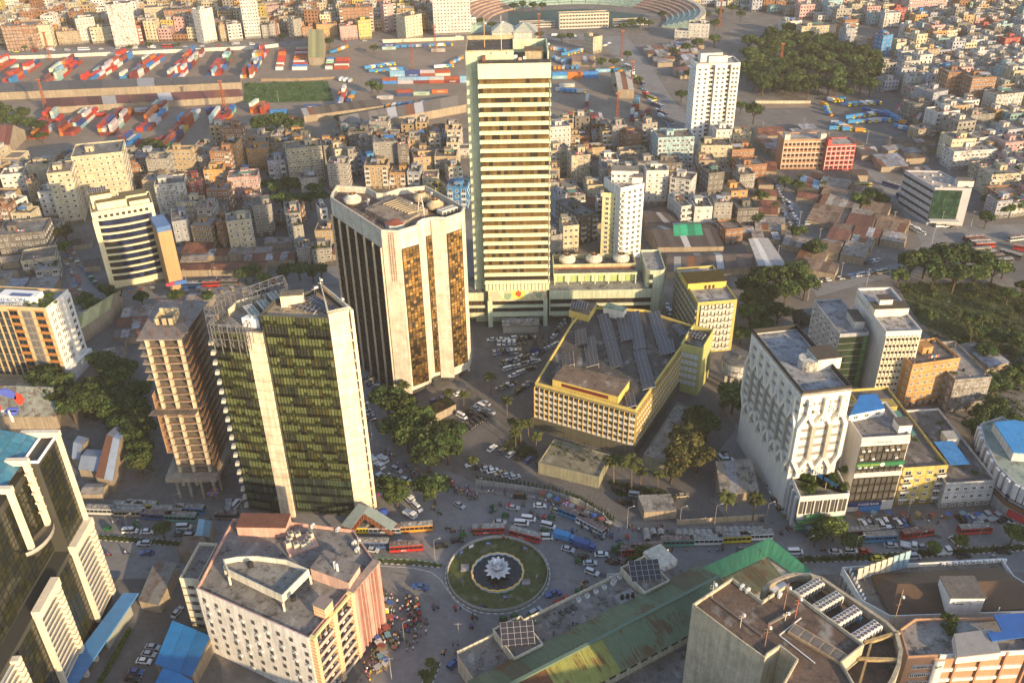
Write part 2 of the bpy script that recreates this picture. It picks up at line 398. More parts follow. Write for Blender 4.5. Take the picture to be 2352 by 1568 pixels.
strip(px(862,1298,950,1304,990,1313,1012,1330,1026,1352,1042,1375,1065,1396,1095,1412),.22)
for k in range(7):
 a=P(1394,1318+k*4.6);strip([a,a+Vector((4.2,.25,0))],.42)
for k in range(4):strip([P(95+k*12,900),P(115+k*12,908)],.5)
struct(b.build('road_markings',['mark']))
# ROUNDABOUT
CEN=P(1143,1317);RR=15.2
def circ(r,n=64):return [(CEN[0]+r*math.cos(6.28318*i/n),CEN[1]+r*math.sin(6.28318*i/n)) for i in range(n)]
b=MB();k=96
for i in range(k):
 a0,a1=6.28318*i/k,6.28318*(i+.97)/k
 q=lambda r,a,z:(CEN[0]+r*math.cos(a),CEN[1]+r*math.sin(a),z)
 t=(.5,.49,.47) if i % 2 else (.30,.29,.28)
 b.hexa([q(15.6,a0,0),q(16.1,a0,0),q(16.1,a1,0),q(15.6,a1,0)],[q(15.6,a0,.22),q(16.1,a0,.22),q(16.1,a1,.22),q(15.6,a1,.22)],0,t)
struct(b.build('roundabout_kerb',['flat']))
struct(sheet('roundabout_lawn',circ(15.6),.12,'grass'))
occupy(circ(16))
fen=thing('fence','low ring of pale metal fence panels round the lotus fountain lawn','fence',CEN)
pb=MB();w=2*math.pi*RR/60
for kx in range(7):pb.bar((-w/2+w*(kx+.5)/7,0,.15),(-w/2+w*(kx+.5)/7,0,1.25),.06,0,(.52,.50,.48))
for z in (.2,.7,1.2):pb.bar((-w/2+.05,0,z),(w/2-.05,0,z),.10,0,(.52,.50,.48))
pb.face([(-w/2,.02,.2),(w/2,.02,.2),(w/2,.02,1.1),(-w/2,.02,1.1)],0,(.36,.35,.34))
pmesh=pb.mesh('fence_panel',['flat'])
qb=MB();qb.box(-.11,-.11,0,.11,.11,1.4,0,(.30,.32,.30));qmesh=qb.mesh('fence_post',['flat'])
for i in range(60):
 a=6.28318*(i+.5)/60;ob('fence_panel',pmesh,fen,(RR*math.cos(a),RR*math.sin(a),.12),a+math.pi/2)
 a=6.28318*i/60;ob('fence_post',qmesh,fen,(RR*math.cos(a),RR*math.sin(a),.12),a)
fo=thing('fountain','white lotus flower fountain in a round basin with wavy yellow and blue rim','fountain',CEN)
b=MB();N=96
def rim(a,r):return r*(1+.018*math.cos(a*20))
prof=[(7.9,.1,(.30,.55,.62)),(7.95,.75,(.55,.72,.78)),(8.05,1.15,(.80,.50,.12)),(7.65,1.2,(.80,.50,.12)),(7.55,1.0,(.60,.68,.74)),(7.5,.55,(.06,.24,.50)),(7.5,.25,(.05,.20,.42))]
for i in range(N):
 a0,a1=6.28318*i/N,6.28318*(i+1)/N
 for (r0,z0,t0),(r1,z1,t1) in zip(prof[:-1],prof[1:]):
  c=t1 if z1 > .7 else t0
  b.face([(rim(a0,r0)*math.cos(a0),rim(a0,r0)*math.sin(a0),z0),(rim(a1,r0)*math.cos(a1),rim(a1,r0)*math.sin(a1),z0),(rim(a1,r1)*math.cos(a1),rim(a1,r1)*math.sin(a1),z1),(rim(a0,r1)*math.cos(a0),rim(a0,r1)*math.sin(a0),z1)],0,c)
b.build('basin',['flat'],fo,shift=False)
wb=MB();wb.face([(7.52*math.cos(6.28318*i/N),7.52*math.sin(6.28318*i/N),.5) for i in range(N)]);wb.build('water',['water'],fo,shift=False)
sb=MB();sb.cyl(0,0,.2,1.5,1.4,1.0,16,0,(.6,.6,.6));sb.build('pedestal',['flat'],fo,shift=False)
def petal(L,W,lift,curl):
 """One pointed cupped petal growing along +x from the origin, with thickness."""
 o=MB();ns,nt=10,6;gr=[]
 for i in range(ns+1):
  s=i/ns;wd=W*math.sin(math.pi*min(1,s*.97+.03)**.75)*(1 if s < .98 else .2)*.5
  rx=L*s*math.cos(lift+curl*s*.5);rz_=L*s*math.sin(lift+curl*s*.5);row=[]
  for j in range(nt+1):
   u=j/nt*2-1;row.append((rx - .0,u*wd,rz_+abs(u)**2*wd*.42))
  gr.append(row)
 for i in range(ns):
  for j in range(nt):
   A,B,C2,D=gr[i][j],gr[i+1][j],gr[i+1][j+1],gr[i][j+1]
   o.face([A,B,C2,D],0,(.82,.82,.84));o.face([(p[0],p[1],p[2]-.07) for p in (D,C2,B,A)],0,(.74,.74,.76))
 for j in (0,nt):
  for i in range(ns):
   A,B=gr[i][j],gr[i+1][j];o.face([A,B,(B[0],B[1],B[2]-.07),(A[0],A[1],A[2]-.07)],0,(.8,.8,.82))
 return o
for cnt,L,W,lift,curl,z,r0,ph in ((12,3.3,1.7,.06,.25,1.2,.9,.1),(11,3.9,2.0,.55,.5,1.4,.6,.35),(9,4.0,2.1,.98,.3,1.55,.5,.0),(7,3.9,1.9,1.22,.15,1.6,.35,.3)):
 me=petal(L,W,lift,curl).mesh('petal',['flat'])
 for i in range(cnt):
  a=ph+6.28318*i/cnt
  ob('petal',me,fo,(r0*math.cos(a),r0*math.sin(a),z),a)
sb=MB()
for i in range(14):
 a=6.28318*i/14;sb.bar((.5*math.cos(a),.5*math.sin(a),1.6),(.75*math.cos(a),.75*math.sin(a),2.9),.16,0,(.75,.42,.03))
sb.cyl(0,0,1.5,2.7,.35,.5,12,0,(.78,.78,.70));sb.build('stamen',['flat'],fo,shift=False)
def board(x,y,col,rz=0.,label='small blue notice board on two legs standing on the fountain lawn'):
 p=P(x,y);t=thing('notice_board',label,'sign',p,rz,'notice boards on the fountain lawn')
 q=MB();q.box(-.85,-.05,.9,.85,.05,2.1,0,col);q.box(-.7,-.07,1.2,.7,-.051,1.9,0,tuple(min(1,c*1.6+.05) for c in col))
 for k in range(4):q.box(-.55,-.085,1.28+k*.15,.5-.1*(k % 2),-.071,1.34+k*.15,0,(.7,.72,.75))
 q.build('panel',['flat'],t,shift=False)
 for sx in (-.7,.7):ob('leg',legm,t,(sx,0,.1))
q=MB();q.box(-.05,-.05,0,.05,.05,1.0,0,(.3,.3,.3));legm=q.mesh('leg',['flat'])
for x,y,r,c,l in ((1122,1255,0,(.06,.09,.25),'blue notice board inside the fence behind the lotus, beside the red buses'),(1207,1266,-.5,(.06,.09,.25),'blue notice board behind the lotus on the side of the blue truck'),
(1161,1378,0,(.06,.09,.25),'blue notice board in front of the lotus basin facing the bottom fence'),(1060,1276,.9,(.06,.09,.25),'narrow blue board seen edge-on beside the white poster by the fence'),
(1063,1342,1.9,(.10,.11,.22),'dark leaning board on the lawn beside the roundabout lane line'),(1233,1330,1.2,(.15,.17,.25),'thin grey board on the lawn facing the blue pickup truck'),
(1083,1262,.5,(.55,.57,.55),'white poster board fixed inside the ring fence near the black estate car')):board(x,y,c,r,l)
for x,y,sx,sy,l in ((1068,1304,2.6,3.0,'grey concrete hatch slab on the lawn beside the basin, towards the centre median'),(1208,1337,2.6,2.2,'mottled grey hatch slab on the lawn beside the basin, towards the zebra crossing')):
 q=MB();q.box(-sx/2,-sy/2,0,sx/2,sy/2,.35,0,(.27,.25,.25));q.box(-sx/2+.2,-sy/2+.2,.35,sx/2-.2,-.1,.45,0,(.32,.3,.3));o=q.build('hatch_slab',['raw']);o.location=P(x,y,.12);tag(o,l,'slab')
# BUILDING HELPERS
WPROTO={}
def win_proto(w,h,style):
 key=(round(w,1),round(h,1),style)
 if key in WPROTO:return WPROTO[key]
 b=MB();w2=w/2;fr=(.62,.60,.56)
 if style == 'white':fr=(.75,.74,.72)
 if style == 'dark':fr=(.10,.10,.10)
 b.face([(-w2,-.03,0),(w2,-.03,0),(w2,-.03,h),(-w2,-.03,h)],0)
 for x0,x1,z0,z1 in ((-w2-.08,-w2+.06,-.08,h+.08),(w2-.06,w2+.08,-.08,h+.08),(-w2+.06,w2-.06,-.08,.06),(-w2+.06,w2-.06,h-.06,h+.08),(-.04,.04,.06,h-.06)):
  b.box(x0,-.12,z0,x1,.0,z1,1,fr)
 if style in ('shade','white'):b.box(-w2-.2,-.55,h+.12,w2+.2,0,h+.22,1,(.5,.48,.44),bottom=True)
 if style == 'balcony':
  b.box(-w2-.5,-1.1,-1.0,w2+.5,0,-.85,1,(.5,.48,.45),bottom=True)
  b.box(-w2-.5,-1.1,-.85,w2+.5,-1.0,.0,1,(.55,.53,.5),bottom=True)
  b.box(-w2-.5,-1.0,-.85,-w2-.4,0,.0,1,(.55,.53,.5));b.box(w2+.4,-1.0,-.85,w2+.5,0,.0,1,(.55,.53,.5))
 WPROTO[key]=b;return b
def ac_proto():
 b=MB();b.box(-.45,-.45,0,.45,-.05,.65,0,(.72,.71,.68),bottom=True)
 b.face([(.22*math.cos(-a)-.12,-.46,.33+.22*math.sin(-a)) for a in [6.283*(8-i)/8 for i in range(8)]],0,(.12,.12,.12));return b
AC=ac_proto()
def wins(root,a,b,z0,z1,cols,rows,w,h,sill,style='shade',name='window',skip=0.0,ends=.4,limit=300,acs=0.0,joined=False,off=0.0):
 p=win_proto(w,h,style);c=Cells(root,name,p,['glass','flat'],limit=0 if joined else limit)
 ca=Cells(root,'air_conditioner',AC,['flat'],limit=0 if joined else 150)
 def fn(q,rz,col,row,cw,chh):
  if skip and random.random() < skip:return
  c.put((q[0],q[1],q[2]+sill),rz)
  if acs and random.random() < acs:ca.put((q[0],q[1],q[2]+sill-.75),rz)
 facade(a,b,z0,z1,cols,rows,fn,ends,off);c.flush();ca.flush()
def ccw(poly):
 ar=sum(poly[i-1][0]*poly[i][1]-poly[i][0]*poly[i-1][1] for i in range(len(poly)))
 return list(poly) if ar > 0 else list(poly)[::-1]
def shell(root,poly,z0,h,color,wm='wall',roofcol=(.20,.19,.18),par=1.0,th=.3,occ=True,rm='roof',wname='wall',rname='roof',bands=None,bandcol=None):
 """Outer walls with parapet and a recessed roof."""
 poly=[(p[0],p[1]) for p in ccw(poly)];b=MB()
 n=len(poly)
 for i in range(n):
  a,c=poly[i],poly[(i+1) % n];b.face([(a[0],a[1],z0),(c[0],c[1],z0),(c[0],c[1],h),(a[0],a[1],h)])
 inner=b.ring(poly,th,h,h+par) if par else poly
 if bands:
  out=[(p[0],p[1]) for p in poly];cx=sum(p[0] for p in poly)/n;cy=sum(p[1] for p in poly)/n
  for zb in bands:
   for i in range(n):
    a,c=Vector(poly[i]),Vector(poly[(i+1) % n]);d=(c-a).normalized();nn=Vector((d[1],-d[0]))
    b.hexa([(*(a+nn*.0),zb),(*a,zb),(*c,zb),(*(c),zb)],[(*a,zb),(*a,zb),(*c,zb),(*c,zb)]) if False else None
    o1,o2=a+nn*.14-d*.14,c+nn*.14+d*.14
    b.face([(*o1,zb),(*o2,zb),(*o2,zb+.28),(*o1,zb+.28)],0,bandcol or (.8,.8,.8))
    b.face([(*o1,zb+.28),(*o2,zb+.28),(*c,zb+.28),(*a,zb+.28)],0,bandcol or (.8,.8,.8))
    b.face([(*a,zb),(*c,zb),(*o2,zb),(*o1,zb)],0,bandcol or (.8,.8,.8))
 w=b.build(wname,[wm],root,color)
 r=MB();r.face([(p[0],p[1],h-.02) for p in inner]);ro=r.build(rname,[rm],root,roofcol)
 if occ:occupy(poly,1)
 return w,ro
def block(root,name,c,d,lx,ly,z0,z1,color,m='wall',roofcol=(.25,.24,.23),eave=.15):
 """A plain rooftop room with a slab roof that overhangs a little."""
 b=MB();b.obox(c,d,lx,ly,z0,z1-.25,0,(1,1,1));b.obox(c,d,lx+eave*2,ly+eave*2,z1-.25,z1,1,roofcol,bottom=True)
 return b.build(name,[m,'raw'],root,color)
def sq(p,q,depth):
 """Rectangle whose front edge runs p -> q (seen from outside, left to right) and which goes back by depth."""
 p=Vector((p[0],p[1]));q=Vector((q[0],q[1]));d=(q-p).normalized();n=Vector((-d[1],d[0]))
 return [p,q,q+n*depth,p+n*depth]
def bld(name,label,poly,cat='building',group=None):
 cx=sum(p[0] for p in poly)/len(poly);cy=sum(p[1] for p in poly)/len(poly)
 return thing(name,label,cat,(cx,cy,0),group=group)
def solar_array(root,name,c,d,cols,rows,z,tilt=.3,pw=1.0,ph=1.7,legs=True,top=False,lab=None):
 """Tilted rows of solar panels on legs; each panel is a sub-part of the array. Long side runs along d."""
 d=Vector((d[0],d[1])).normalized();rz=math.atan2(d[1],d[0])
 b=MB();H=ph*rows*math.sin(tilt);W=ph*rows*math.cos(tilt)
 for i in range(0,cols+1,max(1,cols//4)):
  x=(i-cols/2)*pw;b.bar((x,-W/2,0),(x,-W/2,.5),.1,0,(.5,.5,.5));b.bar((x,W/2,0),(x,W/2,.5+H),.1,0,(.5,.5,.5));b.bar((x,-W/2,.45),(x,W/2,.45+H),.1,0,(.5,.5,.5))
 f=b.mesh('frame',['flat'])
 if top:
  t=thing(name,lab,'solar panel',(c[0],c[1],z),rz);ob('frame',f,t)
 else:
  t=ob(name,f,root,Vector((c[0],c[1],z))-root.location,rz)
 pb=MB();pb.box(-pw/2+.03,-ph/2+.03,0,pw/2-.03,ph/2-.03,.05,1,(.5,.5,.52),bottom=True)
 pb.face([(-pw/2+.06,-ph/2+.06,.055),(pw/2-.06,-ph/2+.06,.055),(pw/2-.06,ph/2-.06,.055),(-pw/2+.06,ph/2-.06,.055)],0)
 me=pb.mesh('panel',['solar','flat'])
 for i in range(cols):
  for j in range(rows):
   y=(j+.5-rows/2)*ph
   o=ob('panel',me,t,((i+.5-cols/2)*pw,y*math.cos(tilt),.5+H/2+y*math.sin(tilt)));o.rotation_euler[0]=tilt
 return t
def cooling_tower(root,p,r=4.0,h=4.6,col=(.62,.56,.47)):
 b=MB();x,y,z=p
 for i in range(8):
  a=6.283*i/8;b.bar((x+r*.8*math.cos(a),y+r*.8*math.sin(a),z),(x+r*.95*math.cos(a),y+r*.95*math.sin(a),z+1.6),.18,0,(.12,.10,.09))
 b.cyl(x,y,z+.6,z+1.5,r*.8,r*.97,20,0,(.16,.13,.11))
 n=32
 for i in range(n):
  a0,a1=6.2832*i/n,6.2832*(i+1)/n;t=col if i % 2 else tuple(v*.84 for v in col)
  for (r0,z0),(r1,z1) in zip(((r*.98,1.5),(r,2.7),(r*.62,3.7)),((r,2.7),(r*.62,3.7),(r*.48,4.5))):
   q=lambda rr,aa,zz:(x+rr*math.cos(aa),y+rr*math.sin(aa),z+zz)
   b.face([q(r0,a0,z0),q(r0,a1,z0),q(r1,a1,z1),q(r1,a0,z1)],0,t)
 b.cyl(x,y,z+4.1,z+4.2,r*.47,n=20,m=0,t=(.04,.035,.03));b.cyl(x,y,z+4.3,z+4.9,.5,.3,8,0,(.3,.12,.06))
 for i in range(4):
  a=6.283*i/4;b.bar((x,y,z+4.6),(x+r*.5*math.cos(a),y+r*.5*math.sin(a),z+4.5),.14,0,(.25,.15,.1))
 return b.build('cooling_tower',['raw'],root)
def fan_bank(root,c,d,nx,ny,z,s=1.25,h=2.3,fan=(.035,.035,.035),box=(.60,.57,.52),name='chiller'):
 """A roof chiller: a long box on a steel stand with round fans on top, each fan a sub-part."""
 d=Vector((d[0],d[1])).normalized();rz=math.atan2(d[1],d[0]);L,W=nx*s+.3,ny*s+.3
 b=MB();b.box(-L/2,-W/2,1.0,L/2,W/2,h,0,box,bottom=True)
 for i in range(5):
  x=-L/2+.2+(L-.4)*i/4
  for y in (-W/2+.1,W/2-.1):b.bar((x,y,0),(x,y,1.0),.12,0,(.35,.34,.32))
 for i in range(nx):
  for y in (-W/2-.012,W/2+.012):b.box(-L/2+.25+i*s,min(y,y*.98),1.2,-L/2+.25+i*s+s*.8,max(y,y*.98),h-.25,0,(.08,.08,.08))
 t=ob(name,b.mesh(name,['flat']),root,Vector((c[0],c[1],z))-root.location,rz)
 f=MB();f.cyl(0,0,0,.22,s*.44,s*.42,14,0,(.55,.54,.5));f.cyl(0,0,.16,.225,s*.37,n=14,m=0,t=fan);f.cyl(0,0,.2,.27,s*.12,n=8,m=0,t=(.3,.3,.3));me=f.mesh('fan',['flat'])
 for i in range(nx):
  for j in range(ny):ob('fan',me,t,((i+.5-nx/2)*s,(j+.5-ny/2)*s,h))
 return t
def mast(root,p,h,col=(.5,.48,.45),name='antenna',w=.16,arms=2):
 b=MB();x,y,z=p;b.bar((x,y,z),(x,y,z+h),w,0,col)
 for i in range(arms):
  zz=z+h*(.6+.3*i/max(1,arms));b.bar((x-.8,y,zz),(x+.8,y+.3,zz),w*.6,0,col)
 b.cyl(x+.5,y-.2,z+h*.8,z+h*.8+.5,.35,.35,8,0,(.75,.74,.7));return b.build(name,['flat'],root)
# THE TALL CREAM BANK TOWER
CREAM=(.66,.66,.43);PGREEN=(.50,.55,.39)
bb=thing('office_tower','tallest tower with rows of cream panels between bronze window bands','tower',(2,358,0))
yF,xL,xR=349.0,-11.0,16.4
ZB=118.4;back=374.0
b=MB()
b.box(-15.8,yF+5.4,0,xR-.4,back,112.5)                                     # shaft
b.box(-15.8,yF+5.4,112.5,2.6,back-.01,ZB)                                   # lift and tank block
b.box(2.6,back-.5,112.5,xR-.4,back-.02,ZB);b.box(xR-.9,yF+5.4,112.5,xR-.4,back-.5,ZB,bottom=True)
b.build('wall',['wall'],bb,PGREEN)
b=MB();b.box(xL-.1,yF-.4,109.6,xR+.2,yF+5.4,115.3);b.build('fascia',['clean'],bb,CREAM)
b=MB();b.face([(2.6,yF+5.4,113.2),(xR-.9,yF+5.4,113.2),(xR-.9,back-.5,113.2),(2.6,back-.5,113.2)])
b.face([(-15.4,yF+5.8,ZB+.02),(2.2,yF+5.8,ZB+.02),(2.2,back-.4,ZB+.02),(-15.4,back-.4,ZB+.02)])
b.face([(xL,yF-.3,115.32),(xR+.1,yF-.3,115.32),(xR+.1,yF+5.3,115.32),(xL,yF+5.3,115.32)])
b.build('roof',['roof'],bb,(.09,.075,.065))
b=MB();b.ring([(-15.8,yF+5.4),(2.6,yF+5.4),(2.6,back),(-15.8,back)],.35,ZB+.01,ZB+.5);b.ring([(-15.8,yF+5.4),(2.6,yF+5.4),(2.6,back),(-15.8,back)],.3,ZB+.5,ZB+.51)
b.box(-15.8,back-.4,ZB,2.6,back-.03,ZB+1.6);b.build('parapet',['raw'],bb,(.42,.36,.22))
b=MB();b.box(7.0,yF+8,113.2,14,yF+14.5,117.6,0);b.box(6.8,yF+7.8,117.6,14.2,yF+14.7,117.9,0,(.5,.4,.35));b.build('tank_room',['raw'],bb,(.34,.29,.20))
b=MB();b.box(-9.4,yF+3.0,115.3,-8.2,yF+5.42,117.2,0,(.16,.06,.03));b.build('door',['flat'],bb)
for x in (-6,0):
 b=MB();b.box(x-.25,yF+5.25,117.4,x+.25,yF+5.42,118.1,0,(.2,.12,.08));b.build('vent',['flat'],bb)
mast(bb,(-8.5,yF+12,ZB),11,(.40,.26,.12),w=.3,arms=0);mast(bb,(-2,yF+6,ZB),13,(.6,.58,.55),w=.16,arms=1);mast(bb,(xR-1,yF+5,ZB),3,(.4,.3,.3),w=.1,arms=1)
for i,(x,y) in enumerate(((3.4,yF+6.0),(5.0,yF+4.2),(6.8,yF+5.8))):
 b=MB();b.box(x-.6,y-.4,115.3,x+.6,y+.5,116.3+.5*(i == 0),0,((.7,.68,.62),(.45,.3,.25),(.6,.55,.5))[i]);b.build('tank',['flat'],bb)
NF,Z0,Z1=24,21.5,109.6;FH=(Z1-Z0)/NF;NB=18;cw=(xR-.4-xL-.2)/NB
pan=MB();pan.box(-cw/2+.05,-.75,0,cw/2-.05,.1,1.1,0,(1,1,1),bottom=True);pan.box(-cw/2+.05,-.4,1.1,cw/2-.05,.1,1.45,0,(1,1,1))
cp=Cells(bb,'spandrel_panel',pan,['clean']);
wn_=MB();hW=FH-1.45
wn_.face([(-cw/2,0,0),(cw/2,0,0),(cw/2,0,hW),(-cw/2,0,hW)],0)
for x in (-cw/2,-cw/6,cw/6):wn_.box(x-.05,-.16,0,x+.05,0,hW,1,(.17,.12,.06))
wn_.box(-cw/2,-.1,hW*.55,cw/2,0,hW*.55+.08,1,(.17,.12,.06))
cwn=Cells(bb,'window',wn_,['pane','flat'])
for f in range(NF):
 for i in range(NB):
  x=xL+.2+cw*(i+.5);z=Z0+f*FH
  if f < NF:cwn.put((x,yF+.9,z+1.45),0,random.choice(((.20,.13,.05),(.24,.16,.065),(.16,.105,.04),(.22,.14,.06),(.05,.04,.03))) if f > 0 else (.06,.045,.035))
  if z < 108:cp.put((x,yF+.85,z),0,CREAM)
cp.flush();cwn.flush()
b=MB()
for f in range(NF):
 z=Z0+f*FH
 for x in (xL-.25,xR-.15):b.box(x,yF-.05,z,x+.5,yF+5.5,z+1.4,0,(1,1,1),bottom=True)
b.build('corner_panels',['clean'],bb,CREAM)['kind']='stuff'
b=MB();b.box(xL,yF+.95,19,xR-.3,yF+5.5,109.7,0,(.35,.3,.2));b.build('window_wall',['flat'],bb,(.3,.22,.12))
b=MB()
for i in range(NB):
 x=xL-.1+(xR-xL+.2)*(i+.5)/NB;w_=(xR-xL)/NB*.78
 b.hexa([(x-w_/2,yF+.2,18.2),(x+w_/2,yF+.2,18.2),(x+w_/2,yF+1.5,18.2),(x-w_/2,yF+1.5,18.2)],[(x-w_/2,yF-.2,21.3),(x+w_/2,yF-.2,21.3),(x+w_/2,yF+1.5,21.3),(x-w_/2,yF+1.5,21.3)])
b.box(xL,yF+.8,18.0,xR-.2,yF+3,21.6);b.build('skirt',['clean'],bb,CREAM)
b=MB();rows,cols=8,60
for i in range(cols):
 for j in range(rows):
  x0,x1=xL+1.2+(xR-xL-2.4)*i/cols,xL+1.2+(xR-xL-2.4)*(i+1)/cols;z0,z1=13.2+5*j/rows,13.2+5*(j+1)/rows
  c=(.62,.55,.30);u,v=(i+.5)/cols,(j+.5)/rows
  for (cx_,cy_,r,cc) in ((.52,.68,.055,(.42,.08,.04)),(.52,.68,.12,(.75,.58,.10)),(.33,.45,.07,(.22,.32,.20)),(.68,.62,.06,(.42,.5,.36)),(.88,.5,.06,(.25,.33,.22)),(.12,.5,.09,(.68,.42,.30)),(.22,.8,.05,(.55,.6,.4)),(.8,.8,.04,(.4,.42,.3))):
   if ((u-cx_)*5)**2/25*1.0+((v-cy_)*.19)**2 < r*r*.9:c=cc;break
  else:
   if math.sin(u*57+v*6) > .75:c=(.45,.40,.22)
   if math.sin(u*31-v*9) > .85:c=(.62,.30,.28)
   if v < .2 and (i*7) % 5 < 2:c=(.35,.4,.3)
  b.face([(x0,yF+.15,z0),(x1,yF+.15,z0),(x1,yF+.15,z1),(x0,yF+.15,z1)],0,c)
b.box(xL+1.1,yF+.17,13.1,xR-1.1,yF+3,18.3,0,(.6,.58,.4));b.build('mural',['flat'],bb)
b=MB();b.box(xL+.7,yF+.3,0,xL+2.7,yF+5.4,13.2);b.box(xR-2.4,yF+.3,0,xR-.6,yF+5.4,13.2);b.box(xL+2.7,yF+.5,5.2,xR-2.4,yF+5.4,7.2);b.build('pier',['clean'],bb,PGREEN)
lw=22.8/16;p2=MB();p2.box(-lw/2+.04,-.35,0,lw/2-.04,0,1.5);c2=Cells(bb,'lower_panel',p2,['clean']);g2=MB()
g2.face([(-lw/2,0,0),(lw/2,0,0),(lw/2,0,2.1),(-lw/2,0,2.1)],0);g2.box(-.05,-.1,0,.05,0,2.1,1,(.05,.04,.03));g2.box(lw/2-.05,-.1,0,lw/2,0,2.1,1,(.05,.04,.03));c3=Cells(bb,'lower_window',g2,['pane','flat'])
for i in range(16):
 x=xL+2.7+lw*(i+.5);c2.put((x,yF+1.2,9.3),0,PGREEN);c3.put((x,yF+1.4,7.2),0,(.045,.038,.035));c3.put((x,yF+1.4,10.9),0,(.05,.038,.03))
c2.flush();c3.flush()
occupy([(-16,348),(17,348),(17,375),(-16,375)],2)
an=thing('annexe','low flat-roofed shutter building between the piers of the tallest tower','building',P(1196,762))
b=MB();b.box(-7.8,-1,0,7.8,6.5,4.0,0,(1,1,1));b.build('wall',['clean'],an,(.42,.40,.33),shift=False)
b=MB();b.box(-8.2,-2,4.0,8.2,7,4.35,0,(.55,.53,.48),bottom=True,mt=1,tt=(1,1,1));b.build('roof',['clean','roof'],an,(.30,.28,.26),shift=False)
for i in range(14):
 b=MB();b.box(-7.6,-1.06,.25+i*.22,7.6,-1.0,.41+i*.22,0,(.46,.43,.36));b.build('shutter_slat',['flat'],an,shift=False)
for x in (-7.5,-5.5,-.8,3,4.6):ob('air_conditioner',AC.mesh('air_conditioner',['flat']),an,(x,2+x*.1,4.35))
GW=(.47,.50,.36)
ew=thing('bank_wing','pale green low wing with three round cooling towers beside the tallest tower','building',(40,360,0))
x0,x1,y0,y1=16.6,61.6,350.6,372.0
b=MB();b.box(x0,y0,4.6,x1,y0+.5,6.4,bottom=True);b.box(x0,y0,12.8,x1,y1,16.9);b.box(x0,y0+.6,4.6,x1,y1,12.8);b.box(x0+2,y0+7,0,x1,y1,4.6)
for x in (27,37,47,57):b.box(x-.5,y0+.4,0,x+.5,y0+1.4,4.6)
b.build('wall',['wall'],ew,GW)
b=MB();b.face([(x0+.4,y0+.4,16.92),(x1-.4,y0+.4,16.92),(x1-.4,y1,16.92),(x0+.4,y1,16.92)]);b.build('roof',['roof'],ew,(.28,.27,.25))
lw=(x1-x0-1)/30;p2=MB();p2.box(-lw/2+.04,-.3,0,lw/2-.04,0,1.3);c2=Cells(ew,'panel',p2,['clean']);g2=MB();g2.face([(-lw/2,0,0),(lw/2,0,0),(lw/2,0,2.3),(-lw/2,0,2.3)],0);g2.box(-.05,-.12,0,.05,0,2.3,1,(.04,.04,.04));c3=Cells(ew,'window',g2,['pane','flat'])
for i in range(30):
 x=x0+.5+lw*(i+.5);c2.put((x,y0+.58,8.9),0,GW);c3.put((x,y0+.58,6.5),0,(.03,.03,.032));c3.put((x,y0+.58,10.3),0,(.035,.03,.03))
c2.flush();c3.flush()
b=MB();px0,px1,py0=19.0,55.0,356.4
b.box(px0,py0+2.4,16.9,px1,371,22.0);b.box(px0-.3,py0,21.2,px1+.3,371.3,22.3,bottom=True)
for i in range(7):b.box(px0+(px1-px0-.5)*i/6,py0,16.9,px0+(px1-px0-.5)*i/6+.5,py0+.5,21.2)
b.build('penthouse',['wall'],ew,(.50,.55,.36))
for i in range(6):
 b=MB();xx=px0+(px1-px0)*(i+.5)/6;b.box(xx-1.4,py0+2.2,17.2,xx+1.0,py0+2.38,20.8,0,(.9,1,.7))
 b.build('louvre_panel',['flat'],ew,(.40,.46,.24))
b=MB();b.ring([(px0-.2,361),(px1+.2,361),(px1+.2,371.2),(px0-.2,371.2)],.4,22.3,24.4);b.build('tank_wall',['raw'],ew,(.50,.44,.26))
b=MB();b.face([(px0,361.2,22.34),(px1,361.2,22.34),(px1,371,22.34),(px0,371,22.34)]);b.face([(px0,py0+.2,22.32),(px1,py0+.2,22.32),(px1,361,22.32),(px0,361,22.32)]);b.build('upper_roof',['roof'],ew,(.13,.12,.11))
b=MB();b.box(px0,360.3,22.6,px1,360.6,23.0,0,(.30,.10,.05));b.build('pipe',['flat'],ew)
for xx in (25.2,37.1,49.2):cooling_tower(ew,(xx,366,22.4),3.7,4.6)
b=MB();pts=[(61.6,351.5)]+[(62.5+3.3+3.3*math.sin(-1.5708+1.5708*i/6),351.5+3.3-3.3*math.cos(-1.5708+1.5708*i/6)-3.0) for i in range(1,7)]
pts=[(58.5,353),(60.0,351.6),(64.6,351.4),(66.2,352.2),(66.9,354),(66.9,372),(58.5,372)]
b.prism(pts,0,24.6);b.ring(pts,.3,24.6,25.6);b.build('stair_tower',['wall'],ew,GW)
b=MB();b.prism([(p[0]*.97+62.7*.03,p[1]*.97+362*.03) for p in pts],24.6,24.62);b.build('stair_roof',['roof'],ew,(.26,.25,.24))
b=MB()
for z in (8,12.5,17,21):b.box(59.9,351.5,z,61.5,351.66,z+2.6,0,(.03,.03,.03))
b.build('stair_window',['flat'],ew)
occupy([(16,350),(68,350),(68,374),(16,374)],1)
ww=thing('bank_wing','pale green glazed link block between the tallest tower and the round-cornered tower','building',(-20,354,0))
b=MB();b.box(-30,350.8,12.5,-12,366,16.5);b.box(-30,351.2,4.6,-12,366,12.5);b.box(-30,350.8,4.6,-12,351.3,6.6);b.box(-24,351,0,-23,352,4.6);b.box(-30,357,0,-12,366,4.6);b.build('wall',['wall'],ww,(.55,.54,.36))
b=MB();b.face([(-29.8,351,16.52),(-12,351,16.52),(-12,366,16.52),(-29.8,366,16.52)]);b.build('roof',['roof'],ww,(.14,.13,.13))
lw=1.5;c2=Cells(ww,'panel',p2,['clean']);c3=Cells(ww,'window',g2,['pane','flat'])
for i in range(12):
 x=-29.5+lw*(i+.5);c2.put((x,351.18,8.9),0,GW);c3.put((x,351.18,6.6),0,(.035,.03,.03));c3.put((x,351.18,10.2),0,(.06,.04,.025))
